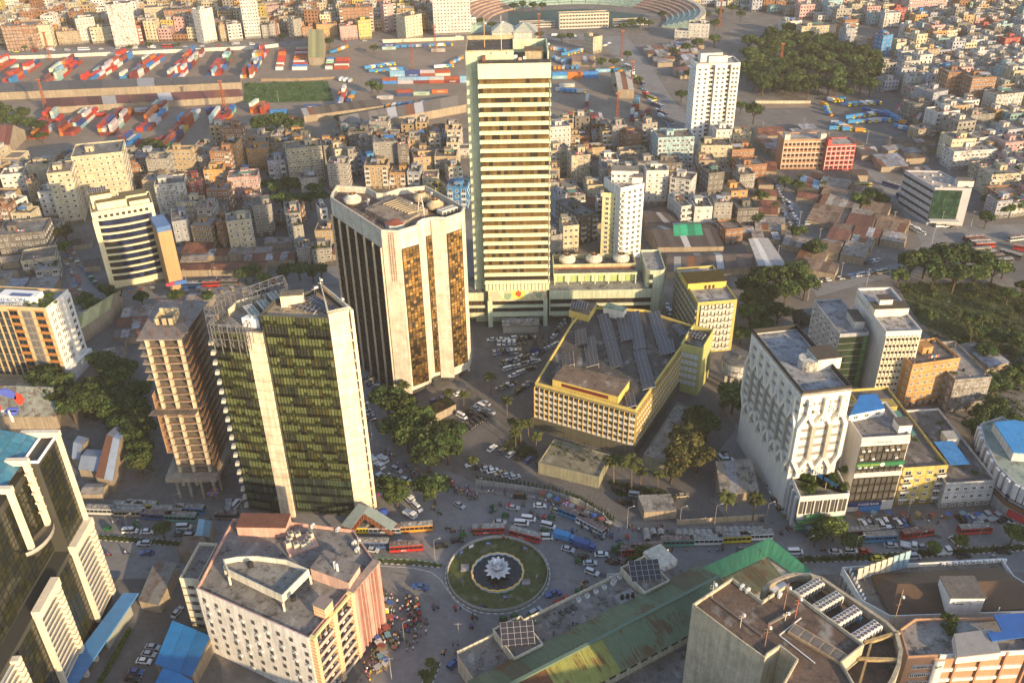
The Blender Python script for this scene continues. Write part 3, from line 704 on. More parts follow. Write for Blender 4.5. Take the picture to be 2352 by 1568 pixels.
c2.flush();c3.flush();occupy([(-31,350),(-11,350),(-11,367),(-31,367)],1)
# THE ROUND-CORNERED TOWER
HJ=72.0
oj=[(758,452),(762,441),(773,425),(843,429.5),(866,443),(883,443),(916,432),(978,426),(1067,474.5),(1061,487),(1024,499.5),(1000,498.5),(988,499.5),(972,502.5),(962,508),(958,514),(957,517),(919,528),(915.5,529.8),(875.5,528)]
poly=[P(x,y,HJ) for x,y in oj]
ja=bld('round_cornered_tower','brown-windowed concrete tower with rounded corners and three roof cooling towers',poly,'tower')
CON=(.60,.54,.44)
jp=[(p[0],p[1]) for p in poly]
b=MB();cc=ccw(jp);n=len(cc)
for i in range(n):
 a,c=cc[i],cc[(i+1) % n];b.face([(*a,4),(*c,4),(*c,HJ-3),(*a,HJ-3)])
inn=b.ring(cc,.5,HJ-3,HJ);b.build('wall',['raw'],ja,CON)
b=MB();b.face([(*p,HJ-2.6) for p in inn]);b.build('roof',['roof'],ja,(.17,.12,.10))
core=[(p[0]*.86+ja.location[0]*.14,p[1]*.86+ja.location[1]*.14) for p in jp]
b=MB();b.prism(core,0,4.1);b.build('ground_storey',['flat'],ja,(.05,.05,.05))
def at_px(i,j,fx):
 """Point on the front wall seen at picture column fx between outline corners i and j (at the top)."""
 a,c=poly[i],poly[j];lo,hi=0.0,1.0
 for _ in range(30):
  mid_=(lo+hi)/2;q=a+(c-a)*mid_;(lo,hi)=(mid_,hi) if (Q(q)[0] < fx) == (Q(c)[0] > Q(a)[0]) else (lo,mid_)
 return a+(c-a)*lo
AMB=((.30,.17,.05),(.22,.13,.045),(.34,.21,.08),(.15,.09,.035),(.05,.04,.03),(.26,.15,.05),(.12,.08,.04))
def strip_of(a,c,cols,rows,z0,z1,dark=.2,off=.06):
 a=Vector(a[:2]);c=Vector(c[:2]);w=(c-a).length/cols;hh=(z1-z0)/rows
 q=MB();q.face([(-w/2,0,0),(w/2,0,0),(w/2,0,hh),(-w/2,0,hh)],0)
 for x in (-w/2,w/2-.07):q.box(x,-.1,0,x+.07,0,hh,1,(.10,.07,.04))
 q.box(-w/2,-.1,0,w/2,0,.09,1,(.10,.07,.04))
 return q,a,c,cols,rows,z0,z1,off
cj={}
for (a,c,cols,rows,z0,z1,lim) in ((poly[17],poly[16],5,46,6,64.5,130),(poly[12]+(poly[13]-poly[12])*.75,poly[12],3,46,6,65.0,60),(poly[10],poly[9]+(poly[10]-poly[9])*.12,5,46,8,65.5,110)):
 q,a,c,cols,rows,z0,z1,off=strip_of(a,c,cols,rows,z0,z1)
 cl=Cells(ja,'pane',q,['pane','flat'],limit=lim)
 def fn(p,rz,col,row,cw_,ch_):
  band=(row*7+row//5) % 4 == 1
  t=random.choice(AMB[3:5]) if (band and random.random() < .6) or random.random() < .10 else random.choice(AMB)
  k=1.0 if row > 14 else .55  # shadow over the tower foot painted into the lower panes
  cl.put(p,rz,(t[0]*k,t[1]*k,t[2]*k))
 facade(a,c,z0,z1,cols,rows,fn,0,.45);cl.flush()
 d=(c-a).normalized();nn=Vector((d[1],-d[0]))
 b=MB();m_=(a+c)/2;b.obox((m_+nn*.2),d,(c-a).length+.3,.46,z0-.1,z1+.1,0,(1,1,1));b.build('window_frame',['flat'],ja,(.09,.06,.035))
for a,c,ww_ in ((poly[19],poly[18],.35),(poly[15],poly[14],.1),(poly[12]+(poly[11]-poly[12])*.1,poly[10]+(poly[11]-poly[10])*.04,.7),(poly[9]+(poly[10]-poly[9])*.10,poly[9],.6)):
 a=Vector(a[:2]);c=Vector(c[:2]);d=(c-a).normalized();nn=Vector((d[1],-d[0]));m_=(a+c)/2
 b=MB()
 for k in range(22):b.obox(m_+nn*.15,d,(c-a).length,.3+ww_*.5,3+k*3.1,3+k*3.1+3.05)
 b.build('pier',['raw'],ja,CON)
a,c=Vector(poly[0][:2]),Vector(poly[19][:2]);d=(c-a).normalized();nn=Vector((d[1],-d[0]));L=(c-a).length
q=MB();wv,hv=L/6-.6,63.6/23
q.face([(-wv/2,0,0),(wv/2,0,0),(wv/2,0,hv),(-wv/2,0,hv)],0)
for k in range(6):x=-wv/2+wv*k/5;q.box(x-.05,-.1,0,x+.05,0,hv,1,(.09,.075,.06))
q.box(-wv/2,-.14,0,wv/2,0,.5,1,(.06,.05,.04));q.box(-wv/2,-.1,hv*.62,wv/2,0,hv*.62+.08,1,(.09,.075,.06))
cl=Cells(ja,'window',q,['pane','flat']);facade(a,c,1,64.6,6,23,lambda p,rz,*_:cl.put(p,rz,random.choice(((.035,.03,.026),(.045,.037,.03),(.03,.027,.025)))),0,.12);cl.flush()
for k in range(7):
 p=a+d*(L*k/6) if 0 < k < 6 else a+d*(.5 if k == 0 else L-.5)
 b=MB();b.obox(p+nn*.45,d,.45,.9,0,65);b.build('fin',['clean'],ja,(.50,.43,.33))
occupy(jp,2)
jc=ja.location
zr=HJ-2.6
cooling_tower(ja,(*P(811,470,zr)[:2],zr),3.4);cooling_tower(ja,(*P(968,466,zr)[:2],zr),3.2,col=(.45,.36,.22));cooling_tower(ja,(*P(1000,483,zr)[:2],zr),3.2,col=(.50,.40,.26))
b=MB()
pp=[P(x,y,zr+2.2) for x,y in ((838,479),(905,446),(983,480),(930,508),(905,512))]
b.prism(pp,zr,zr+2.2);b.build('plant_room',['roof'],ja,(.27,.21,.16))
for k in range(9):
 p_,q_=P(880+k*7,467+k*2.6,zr+2.9),P(915+k*7.5,455+k*2.8,zr+2.9)
 b=MB();b.bar((p_[0],p_[1],zr+2.5),(q_[0],q_[1],zr+2.5),.55,0,(.40,.31,.20));b.build('pergola_beam',['flat'],ja)
b=MB();o_=P(908,520,zr)
b.cyl(o_[0],o_[1],zr,zr+1.8,3.6,n=9,m=0,t=(.5,.55,.5));b.cyl(o_[0],o_[1],zr+1.8,zr+2.7,3.9,.3,n=9,m=1,t=(.24,.07,.04));b.build('tin_hut',['flat','flat'],ja)
p_=P(1028,492,zr);fan_bank(ja,p_,poly[9]-poly[10],4,2,zr,1.7,2.4,fan=(.25,.23,.2),box=(.62,.58,.50))
tw=P(968,500,zr);b=MB()
for k in range(4):
 sx,sy=((1,1),(-1,1),(-1,-1),(1,-1))[k];b.bar((tw[0]+sx*1.3,tw[1]+sy*1.3,zr),(tw[0]+sx*.4,tw[1]+sy*.4,zr+9),.16,0,(.45,.42,.38))
 for j in range(5):
  r0,r1=1.3-.18*j,1.3-.18*(j+1);s2=((1,1),(-1,1),(-1,-1),(1,-1))[(k+1) % 4]
  b.bar((tw[0]+sx*r0,tw[1]+sy*r0,zr+1.8*j),(tw[0]+s2[0]*r1,tw[1]+s2[1]*r1,zr+1.8*(j+1)),.1,0,(.5,.46,.4))
b.build('lattice_mast',['flat'],ja)
for x,y,h in ((896,446,6),(945,490,5),(846,478,4),(990,462,4)):mast(ja,(*P(x,y,zr)[:2],zr),h,(.5,.48,.44),w=.12)
b=MB()
la,lb=at_px(19,18,892),at_px(19,18,903)
dd=Vector((lb[0]-la[0],lb[1]-la[1])).normalized();nn2=Vector((dd[1],-dd[0]))*.55
for p in (la,(la+lb)/2,lb):b.bar((p[0]+nn2[0],p[1]+nn2[1],52),(p[0]+nn2[0],p[1]+nn2[1],71),.10,0,(.28,.10,.04))
for k in range(20):b.bar((la[0]+nn2[0],la[1]+nn2[1],52+k),(lb[0]+nn2[0],lb[1]+nn2[1],52+k),.09,0,(.28,.10,.04))
b.build('ladder',['flat'],ja)
# THE GREEN GLASS TOWER
GH=75.5
gp=dict(FL=P(596,722,GH),FR=P(753,729.5,GH),PR=P(806.5,716,GH),BR=P(738,661,GH),BL=P(628,687,GH))
L1,L2=P(482,745,71.5),P(600,757.5,71.5);LB2,LB1=P(660,672,71.5),P(545,690,71.5)
gt=bld('glass_tower','green glass office tower with cream stone strips and steel lattice on its roof',[gp[k] for k in ('FL','FR','PR','BR','BL')],'tower')
STONE=(.70,.60,.45)
rp=[gp[k] for k in ('FL','FR','PR','BR','BL')]
shell(gt,rp,0,GH-1.4,(.06,.065,.06),'flat',(.36,.29,.20),par=1.4,wname='glass_block')
lp=[L1,L2,LB2,P(600,655,71.5),LB1]
shell(gt,lp,0,69.5,(.06,.065,.06),'flat',(.30,.27,.23),par=1.2,wname='side_block',rname='side_roof')
GRN=((.105,.125,.052),(.098,.117,.047),(.112,.13,.056),(.10,.115,.05))
def curtain(a,c,cols,rows,z0,z1,lim,nm='pane'):
 w=((Vector(c[:2])-Vector(a[:2])).length)/cols;hh=(z1-z0)/rows
 q=MB();q.face([(-w/2,0,1.2),(w/2,0,1.2),(w/2,0,hh),(-w/2,0,hh)],0);q.face([(-w/2,-.01,0),(w/2,-.01,0),(w/2,-.01,1.2),(-w/2,-.01,1.2)],0,(.34,.36,.38))
 q.box(-w/2-.04,-.16,0,-w/2+.04,0,hh,1,(.07,.07,.06));q.box(-w/2,-.10,.86,w/2,0,.96,1,(.09,.09,.07));q.box(-w/2,-.10,0,w/2,0,.1,1,(.09,.09,.07))
 q2=MB();q2.add(q);cut=.25*hh
 q3=MB();q3.face([(-w/2,0,.9),(w/2,0,.9),(w/2,0,hh*.6),(-w/2,0,hh*.6)],0,(.22,.24,.25));q3.face([(-w/2,0,hh*.6),(w/2,0,hh*.6),(w/2,0,hh),(-w/2,0,hh)],0)
 q3.face([(-w/2,-.01,0),(w/2,-.01,0),(w/2,-.01,.9),(-w/2,-.01,.9)],0,(.45,.5,.55));q3.box(-w/2-.04,-.16,0,-w/2+.04,0,hh,1,(.07,.07,.06));q3.box(-w/2,-.10,.86,w/2,0,.96,1,(.09,.09,.07));q3.box(-w/2,-.10,0,w/2,0,.1,1,(.09,.09,.07))
 A,B2=Cells(gt,nm,q,['pane','flat'],lim*2//3),Cells(gt,nm,q3,['pane','flat'],lim//3)
 run=[random.random() < .5 for _ in range(rows)]
 def fn(p,rz,col,row,cw_,ch_):
  s=math.sin(col*.55+row*2.1)+math.sin(row*1.3+col*.2)*.6+random.uniform(-.35,.35)
  low=row < 4
  if low:t=random.choice(((.03,.045,.04),(.05,.075,.05),(.035,.05,.05))) if s < .6 else (.07,.10,.06);A.put(p,rz,t)
  elif row in (rows-2,) and s < .7:A.put(p,rz,(.03,.035,.03))
  elif s > -.02:(B2 if random.random() < .14 else A).put(p,rz,random.choice(GRN))
  elif s > -.35:B2.put(p,rz,random.choice(GRN))
  else:A.put(p,rz,random.choice(((.03,.035,.028),(.045,.05,.03),(.07,.065,.025))))
 facade(a,c,z0,z1,cols,rows,fn,0,.08);A.flush();B2.flush()
curtain(gp['FL'],gp['FR'],21,21,1,GH-.4,210);curtain(L1+(L2-L1)*.02,L1+(L2-L1)*.68,10,20,1,69.6,90)
def stone_strip(a,c,z0,z1,nm='stone_strip',proud=.5,th=1.0,n_=21):
 a=Vector(a[:2]);c=Vector(c[:2]);d=(c-a).normalized();nn=Vector((d[1],-d[0]));m_=(a+c)/2
 b=MB();st=(z1-z0)/n_
 for k in range(n_):
  b.obox(m_+nn*(proud-th/2),d,(c-a).length,th,z0+st*k,z0+st*(k+1)-.35);b.obox(m_+nn*(proud-th/2-.12),d,(c-a).length-.1,th,z0+st*(k+1)-.36,z0+st*(k+1),0,(.8,.78,.75))
 b.build(nm,['raw'],gt,STONE)
stone_strip(L1+(L2-L1)*.70,L1+(L2-L1)*1.0,0,70.6);
pa,pc=gp['FR'],gp['PR'];dpp=(pc-pa);stone_strip(pa+dpp*.02,pa+dpp*.86,0,77.0,proud=.6)
b=MB();b.obox((pa+dpp*.93+Vector((0,.4,0)))[:2],dpp[:2],dpp.length*.14,1.2,0,74,0,(.10,.09,.08));b.build('recess',['flat'],gt)
q=MB();q.box(-.5,-1.1,0,.75,.3,.35,0,(1,1,1),bottom=True)
cl=Cells(gt,'ledge',q,['clean'])
for k in range(20):cl.put((*(pa+dpp*.93)[:2],3.0+k*3.52),math.atan2(dpp[1],dpp[0]),STONE)
cl.flush()
b=MB();e_=pa+dpp*1.0;b.obox(e_[:2],dpp[:2],.9,1.6,0,76.5);b.build('edge_fin',['raw'],gt,STONE)
b=MB();cm=(gp['PR']+gp['BR'])/2;b.ring([gp['FR']+(gp['BR']-gp['FR'])*.02,gp['PR'],gp['BR']+(gp['FR']-gp['BR'])*.0],.5,GH-.05,77.2);b.build('triangle_parapet',['raw'],gt,STONE)
q=MB();q.box(-1.0,-1.3,0,.2,.2,.45,0,(1,1,1),bottom=True);q.box(-.9,-1.2,.45,.2,.2,1.1,0,(.75,.8,.8))
cl=Cells(gt,'balcony',q,['clean'])
for k in range(19):cl.put((L1[0]-.3,L1[1]+.3,2+k*3.5),0,(.58,.52,.44))
cl.flush()
m_=(gp['FL']+gp['FR'])/2
solar_array(gt,'solar_array',P(690,705,GH-1),(1,-.62),8,2,GH-1.3,.25,1.6,1.5);solar_array(gt,'solar_array',P(735,685,77),(.95,-.95),10,2,GH-1.2,.25,1.2,1.5)
c_=P(672,690,GH);block(gt,'lift_room',c_,(1,.1),6.5,3.0,GH-1.4,GH+2.6,STONE,'raw')
for x,y,dx in ((591,735,1),(622,724,1),(645,705,1)):
 p=P(x-12,y-14,71.5);fan_bank(gt,(p[0],p[1]),(.62,-1),6,2,69.5,1.3,3.4,fan=(.10,.11,.10),box=(.60,.55,.44))
b=MB();p=P(577,725,72)
b.prism([P(555,733,72),P(595,738,72),P(588,716,74.5),P(572,706,74.5)],69.5,72.5,0,(.72,.75,.78));b.build('roof_light',['flat'],gt)
def lattice(pts,z0,z1,depth,nm='roof_lattice',col=(.13,.13,.14)):
 b=MB();n_=len(pts);cen=gt.location
 inn_=[]
 for p in pts:
  v=Vector((cen[0]-p[0],cen[1]-p[1])).normalized();inn_.append((p[0]+v[0]*depth,p[1]+v[1]*depth))
 for i in range(n_):
  p,q_=pts[i],inn_[i]
  b.bar((*p[:2],z0),(*p[:2],z1),.22,0,col);b.bar((*q_,z0+2),(*q_,z1-1),.16,0,col);b.bar((*p[:2],z1),(*q_,z1-1),.16,0,col);b.bar((*p[:2],z1-2.5),(*q_,z1-3),.14,0,col);b.bar((*p[:2],(z0+z1)/2),(*q_,z0+2),.14,0,col)
  if i:
   o,r=pts[i-1],inn_[i-1]
   for z in (z1,z1-2.5,(z0+z1)/2):b.bar((*o[:2],z),(*p[:2],z),.18,0,col)
   b.bar((*r,z1-1),(*q_,z1-1),.14,0,col);b.bar((*o[:2],z1),(*q_,z1-1),.1,0,col)
 return b.build(nm,['flat'],gt)
arc1=[P(x,y,76) for x,y in ((482,742),(471,722),(468,708),(478,695),(495,682),(513,672),(527,667))]
lattice(arc1,66,76,1.6)
arc2=[P(x,y,77) for x,y in ((556,662),(575,657),(595,650),(615,643),(632,637),(650,632),(653,640))]
lattice(arc2,69,77,2.4)
fr=[P(x,y,76) for x,y in ((482,743),(500,744.5),(520,745.5),(540,747),(556,748),(566,735))];lattice(fr,66,76,.9)
for a,c in ((P(545,692,71.5),P(660,664,71.5)),(P(525,712,71.5),P(548,690,71.5))):
 b=MB();d=c-a;b.obox(((a+c)/2)[:2],d[:2],d.length,.5,66,71.8);b.build('back_wall',['raw'],gt,STONE)
for x,y,h in ((738,664,5),(786,700,3.5),(722,668,2.5),(726,667,2.5)):mast(gt,(*P(x,y,GH)[:2],GH-1),h,(.62,.58,.5),w=.14,arms=1)
# UNFINISHED CONCRETE TOWER
HU=62.3
u=[P(x,y,HU) for x,y in ((312,779),(414,777),(478,690),(362,686))]
un=bld('unfinished_tower','unfinished bare concrete tower of open floors and columns beside the green glass tower',u,'tower')
occupy(u,1)
A,B,C_,D=[Vector(p[:2]) for p in u]
RAW=(.40,.31,.215);fl=18;fh=52.0/fl
ux,uy=(B-A),(D-A)
A2=A+ux*.18
for k in range(fl+1):
 z=10+fh*k;b=MB()
 pl=[A2 if k < fl-5 and k > 0 else A,B,C_,D]
 b.prism([(p[0],p[1]) for p in pl],z-.3,z,bottom=True)
 b.build('floor_slab',['raw'],un,(.29,.235,.18) if k < fl else (.25,.205,.18))
q=MB();q.box(-.5,-.5,0,.5,.5,fh-.3);cl=Cells(un,'column',q,['raw'])
rzu=math.atan2(ux[1],ux[0])
for k in range(-1,fl):
 for i in (.21,.55,.95):
  cl.put((*(A+ux*i+uy*.03),10+fh*k if k >= 0 else 4),rzu,(.52,.44,.31))
  for j in (.35,.68,.96):
   cl.put((*(A+ux*i+uy*j),10+fh*k if k >= 0 else 4),rzu,(.50,.41,.29))
cl.flush()
q=MB();q.box(-.35,-1.5,0,.35,1.5,fh-.3);
b=MB();b.prism([A2+ux*.12+uy*.25,A2+ux*.5+uy*.25,A2+ux*.5+uy*.75,A2+ux*.12+uy*.75],0,HU-3);b.build('lift_core',['raw'],un,(.25,.2,.15))
bw=MB()
for k in range(fl):
 z=10+fh*k;bw.obox(((B+C_)/2+ux*-.03),uy,uy.length*.96,.3,z,z+.75,0,(.7,.45,.3));bw.obox((D+(C_-D)*.5),ux,ux.length,.3,z,z+2.2,0,(.75,.5,.35))
 bw.obox((A2+(B-A2)*.5+uy*.015),ux,ux.length*.8,.15,z,z+.18,0,(.75,.42,.25))
bw.build('low_wall',['raw'],un,(.26,.20,.145))
b=MB();n_=8
for k in range(3,fl-7):
 z=10+fh*k;b.prism([A+ux*.02,A2+ux*.0,A2+uy*.12,A+ux*.02+uy*.12],z-.2,z,0,bottom=True);b.obox(A+ux*.03+uy*.06,uy,uy.length*.12,.2,z,z+fh-.2)
b.build('balcony_stack',['raw'],un,(.36,.22,.13))
b=MB()
for i in range(60):
 t_=i/60;p=A-ux*.05+(ux*1.1)*t_ ;z=10+fh*9.2
 b.hexa([(*(p+uy*-.02),z-.6),(*(p+ux*.017-uy*.02),z-.6),(*(p+ux*.017-uy*.17),z+.2+random.uniform(-.15,.15)),(*(p-uy*.17),z+.2)],[(*(p+uy*-.02),z-.5),(*(p+ux*.017-uy*.02),z-.5),(*(p+ux*.017-uy*.17),z+.3),(*(p-uy*.17),z+.3)],0,random.choice(((.9,.8,.7),(.6,.4,.3),(.5,.5,.5),(.75,.65,.55))),True)
 p=B+uy*t_;
 b.hexa([(*(p+ux*.02),z-.6),(*(p+ux*.16),z+.2),(*(p+uy*.016+ux*.16),z+.2),(*(p+uy*.016+ux*.02),z-.6)],[(*(p+ux*.02),z-.5),(*(p+ux*.16),z+.3),(*(p+uy*.016+ux*.16),z+.3),(*(p+uy*.016+ux*.02),z-.5)],0,random.choice(((.8,.75,.7),(.55,.5,.45),(.7,.7,.7))),True)
b.build('safety_canopy',['raw'],un,(.42,.36,.30))
pod=[A-ux*.12-uy*.1,B+ux*.12-uy*.1,C_+ux*.12,D-ux*.12]
b=MB();b.prism(pod,8.0,9.9,bottom=True)
for i in (.1,.4,.7,1.0):
 p=A-uy*.05+ux*i;b.obox(p,ux,.8,.8,0,8)
 p=B+ux*.08+uy*i;b.obox(p,ux,.8,.8,0,8)
b.build('podium',['raw'],un,(.33,.28,.22))
b=MB()
for i,j in ((.05,.06),(.35,.06),(.7,.06),(.95,.06),(.95,.4),(.95,.75),(.6,.95),(.1,.9)):
 p=A+ux*i+uy*j
 for k in range(9):
  a_=k*.7;b.bar((p[0]+.35*math.cos(a_),p[1]+.35*math.sin(a_),HU),(p[0]+.45*math.cos(a_),p[1]+.45*math.sin(a_),HU+2.2),.06,0,(.16,.08,.05))
b.build('starter_bars',['flat'],un)
b=MB()
cu=A+ux*.35+uy*.45
for dx,dy,w_,l_,h_ in ((0,-3,1.0,.5,2.2),(2.2,-3,1.2,.5,2.2),(4.2,-3,1.2,.5,2.2),(5,0,.4,5,2.4),(-1,0,.4,5,1.8),(2,3,6,.4,2.6)):b.box(cu[0]+dx-w_/2,cu[1]+dy-l_/2,HU,cu[0]+dx+w_/2,cu[1]+dy+l_/2,HU+h_)
b.build('core_wall',['raw'],un,(.52,.42,.26))
# TAN AND WHITE OFFICE BLOCK WITH ROOF GARDEN
p0,p1=P(-90,702,33),P(107,712.5,33);fr_=sq(p0,p1,15.5)
bc=bld('office_block','tan office block with orange window bands, white end wall and roof garden lettering',fr_)
shell(bc,fr_,0,33,(.55,.40,.22),'clean',(.24,.25,.23),par=1.0)
d=(p1-p0).normalized();W=(p1-p0).length
def sub(a,b_,t):return Vector(a[:2])+(Vector(b_[:2])-Vector(a[:2]))*t
q=win_proto(3.4,1.9,'dark');q2=MB();q2.add(q)
q2.box(-2.1,-.10,2.05,2.1,0,2.6,1,(.42,.17,.04));q2.box(-2.1,-.10,-.7,2.1,0,-.12,1,(.42,.17,.04))
cl=Cells(bc,'window',q2,['glass','flat'])
for t in (.60,.905):
 for k in range(9):cl.put((*sub(p0,p1,t),3.2+k*3.35),math.atan2(d[1],d[0]))
cl.flush()
q3=MB();q3.box(-2.0,-.3,0,2.0,0,3.1,0,(.23,.21,.19));q3.box(-1.6,-.34,.3,-.2,-.29,2.6,0,(.12,.12,.12));q3.box(.2,-.34,.3,1.6,-.29,2.6,0,(.14,.13,.13));cl=Cells(bc,'screen_panel',q3,['flat'])
for k in range(9):cl.put((*sub(p0,p1,.755),2.4+k*3.35),math.atan2(d[1],d[0]))
cl.flush()
b=MB()
for k in range(9):b.obox(sub(p0,p1,.78)-Vector((0,.0)),d,W*.44,.12,1.9+k*3.35,2.05+k*3.35,0,(.12,.09,.06))
b.build('joint_line',['flat'],bc)['kind']='stuff'
q4=MB();q4.face([(-.9,-.06,0),(.9,-.06,0),(.9,-.06,3.2),(-.9,-.06,3.2)],0);q4.box(.85,-.2,0,.95,0,3.2,1,(.1,.12,.14));cl=Cells(bc,'glass_panel',q4,['pane','flat'])
for i in range(6):
 for k in range(9):cl.put((*sub(p0,p1,.12+i*.077),1.5+k*3.35),math.atan2(d[1],d[0]),random.choice(((.03,.04,.055),(.04,.055,.07),(.05,.06,.065))))
cl.flush()
b=MB();s0,s1=fr_[1],fr_[2];sd_=(s1-s0).normalized();nn=Vector((sd_[1],-sd_[0]));b.obox((s0+s1)/2+nn*.12,sd_,(s1-s0).length+.2,.3,0,34.2);b.obox(s0+(s1-s0)*.83+nn*.4,sd_,(s1-s0).length*.33,1.0,6.5,32.6);b.obox((s0+s1)/2+nn*1.2,sd_,(s1-s0).length+1,2.6,0,6.0);b.build('end_wall',['clean'],bc,(.74,.71,.66))
q=MB();q.box(-.22,-.06,0,.22,.1,1.6,0,(.06,.06,.06));cl=Cells(bc,'slit_window',q,['flat'])
for k in range(8):
 for t in (.12,.19,.34,.41,.48):cl.put((*(s0+(s1-s0)*t+nn*.27),7.5+k*3.1),math.atan2(sd_[1],sd_[0]))
cl.flush()
q=win_proto(2.0,1.8,'white');cl=Cells(bc,'end_window',q,['glass','flat'])
for k in range(8):cl.put((*(s0+(s1-s0)*.84+nn*.95),7.6+k*3.1),math.atan2(sd_[1],sd_[0]))
cl.flush()
rc=(p0+p1)/2
letter(bc,'BEACON',2.6,P(28,690,34.8),0,(.05,.16,.42),tilt=1.2);letter(bc,'BUSINESS CENTRE',1.35,P(20,700,33.8),0,(.62,.64,.66),tilt=1.2)
b=MB();b.obox(P(48,678,35),d,16,5,33,36,0,(.75,.74,.72));b.obox(P(48,677,36),d,9,2.6,36,36.1,0,(.10,.14,.28));b.build('roof_room',['flat'],bc)
planters=[(bc,P(58+random.random()*70,676+random.random()*30,33)) for _ in range(26)]
# DARK GLASS TOWER WITH LOUVRED BAYS
lt=thing('glass_tower','dark glass tower with cream frames, white louvred bays and blue glazed roof','tower',(-140,178,0))
XF=-120.2;FRAME=(.68,.60,.47)
b=MB();b.box(-170,182.2,0,XF,193.6,60.5);b.box(-170,130,0,XF-4,182.2,58);b.box(-170,130,0,XF,182.2,30.5);b.build('wall',['flat'],lt,(.05,.05,.045));occupy([(-172,130),(-116,130),(-116,195),(-172,195)],1)
q=MB();q.face([(-1.07,-.05,.1),(1.07,-.05,.1),(1.07,-.05,1.75),(-1.07,-.05,1.75)],0);q.box(-1.1,-.12,0,1.1,0,.1,1,(.05,.05,.045));q.box(1.03,-.12,0,1.1,0,1.75,1,(.05,.05,.045))
cl=Cells(lt,'glass_panel',q,['pane','flat'])
def dk(z):return random.choice(((.022,.026,.018),(.028,.032,.020),(.020,.024,.022),(.035,.036,.018),(.018,.022,.026)))
for a_,c_,x_,z0_,z1_ in ((182.4,193.4,XF,31.5,59.5),(171,182.2,XF-4,31.5,57),(160,171,XF-4,31.5,57),(149,160,XF-4,31,57),(171.2,182.2,XF,1,30),(148,159,XF,1,30)):
 rows=int((z1_-z0_)/1.75);cols=5
 facade((x_,a_),(x_,c_),z0_,z0_+rows*1.75,cols,rows,lambda p,rz,c,r,cw_,ch_:cl.put(p,rz,dk(p[2])),0,.05)
for a_,c_,y_ in ((-168,XF,182.2),(XF-4,XF,0)):pass
cl.flush()
for y_ in (182.0,159.4):b=MB();b.box(XF,y_,29.8,XF+2.2,y_+11.8,32.2);b.build('bay_cornice',['clean'],lt,FRAME)
for (a_,c_) in ((182.4,193.6),(159.8,171.0),(137,148.2)):
 b=MB();b.box(XF,a_-.2,3,XF+1.6,a_+.5,30);b.build('bay_post',['clean'],lt,FRAME)
 q=MB()
 b=MB()
 for k in range(14):b.hexa([(XF,c_-1.7,3+k*1.92),(XF+2.0,c_-1.7,3.5+k*1.92),(XF+2.0,c_,3.5+k*1.92),(XF,c_,3+k*1.92)],[(XF,c_-1.7,4.85+k*1.92),(XF+2.0,c_-1.7,4.95+k*1.92),(XF+2.0,c_,4.95+k*1.92),(XF,c_,4.85+k*1.92)])
 b.build('bay_pier',['clean'],lt,FRAME)
 sl=MB();w_=(c_-1.7-a_-.5)
 sl.box(-w_/2,-1.3,.55,w_/2,0,.75,0,(1,1,1),bottom=True);sl.box(-w_/2,-1.35,.45,w_/2,-1.15,.95,0,(.95,.93,.9),bottom=True)
 cl=Cells(lt,'louvre',sl,['clean'])
 for k in range(14):cl.put((XF,(a_+.5+c_-1.7)/2,3.2+k*1.92),math.pi/2,(.62,.58,.50))
 cl.flush()
for y_,x_,z1_ in ((193.2,XF+.2,62.5),(181.0,XF-2.4,63),(171.5,XF-2.4,62)):
 b=MB();b.box(x_-.5,y_-.55,31 if y_ > 190 else 41,x_+.9,y_+.55,z1_);b.box(x_-9,y_-.7,z1_-1.6,x_+1.1,y_+.7,z1_+.02)
 for k in range(9 if y_ > 175 else 0):
  if y_ < 190 and k < 4:continue
  b.box(x_-.2,y_-(1.5 if y_ < 193 else .4),34+k*3.1,x_+.7,y_+(1.5 if y_ < 193 else .9),34.45+k*3.1,bottom=True)
 b.build('frame_post',['clean'],lt,FRAME)
b=MB()
e=[(-165,170),(XF-4,170),(XF-4,193),(-165,193)];t_=[(-160,176.5),(XF-12.5,176.5),(XF-12.5,188.5),(-160,188.5)]
for i in range(4):
 j=(i+1) % 4
 for u_ in range(10):
  for v_ in range(4):
   f=lambda uu,vv:tuple((Vector((*e[i],60.6)).lerp(Vector((*e[j],60.6)),uu)).lerp(Vector((*t_[i],67.5)).lerp(Vector((*t_[j],67.5)),uu),vv))
   g0=.006
   b.face([f((u_+.02)/10,(v_+.03)/4),f((u_+.98)/10,(v_+.03)/4),f((u_+.98)/10,(v_+.97)/4),f((u_+.02)/10,(v_+.97)/4)],0,random.choice(((.035,.14,.23),(.03,.12,.20),(.045,.16,.25),(.03,.13,.20))))
o_=b.build('roof_pane',['pane'],lt);o_['kind']='stuff'
b=MB();b.hexa([(*p,60.5) for p in e],[(*p,67.44) for p in t_]);b.build('roof',['flat'],lt,(.07,.09,.10))
b=MB();b.ring(t_,.5,67.4,68.0);b.box(-158,177.5,67.42,XF-13.5,187.5,67.5,0,(.12,.12,.13));b.build('roof_rim',['flat'],lt,(.55,.56,.6))
solar_array(lt,'solar_array',(XF-15.5,182.5),(0,1),9,1,67.6,.15,1.2,3.2)
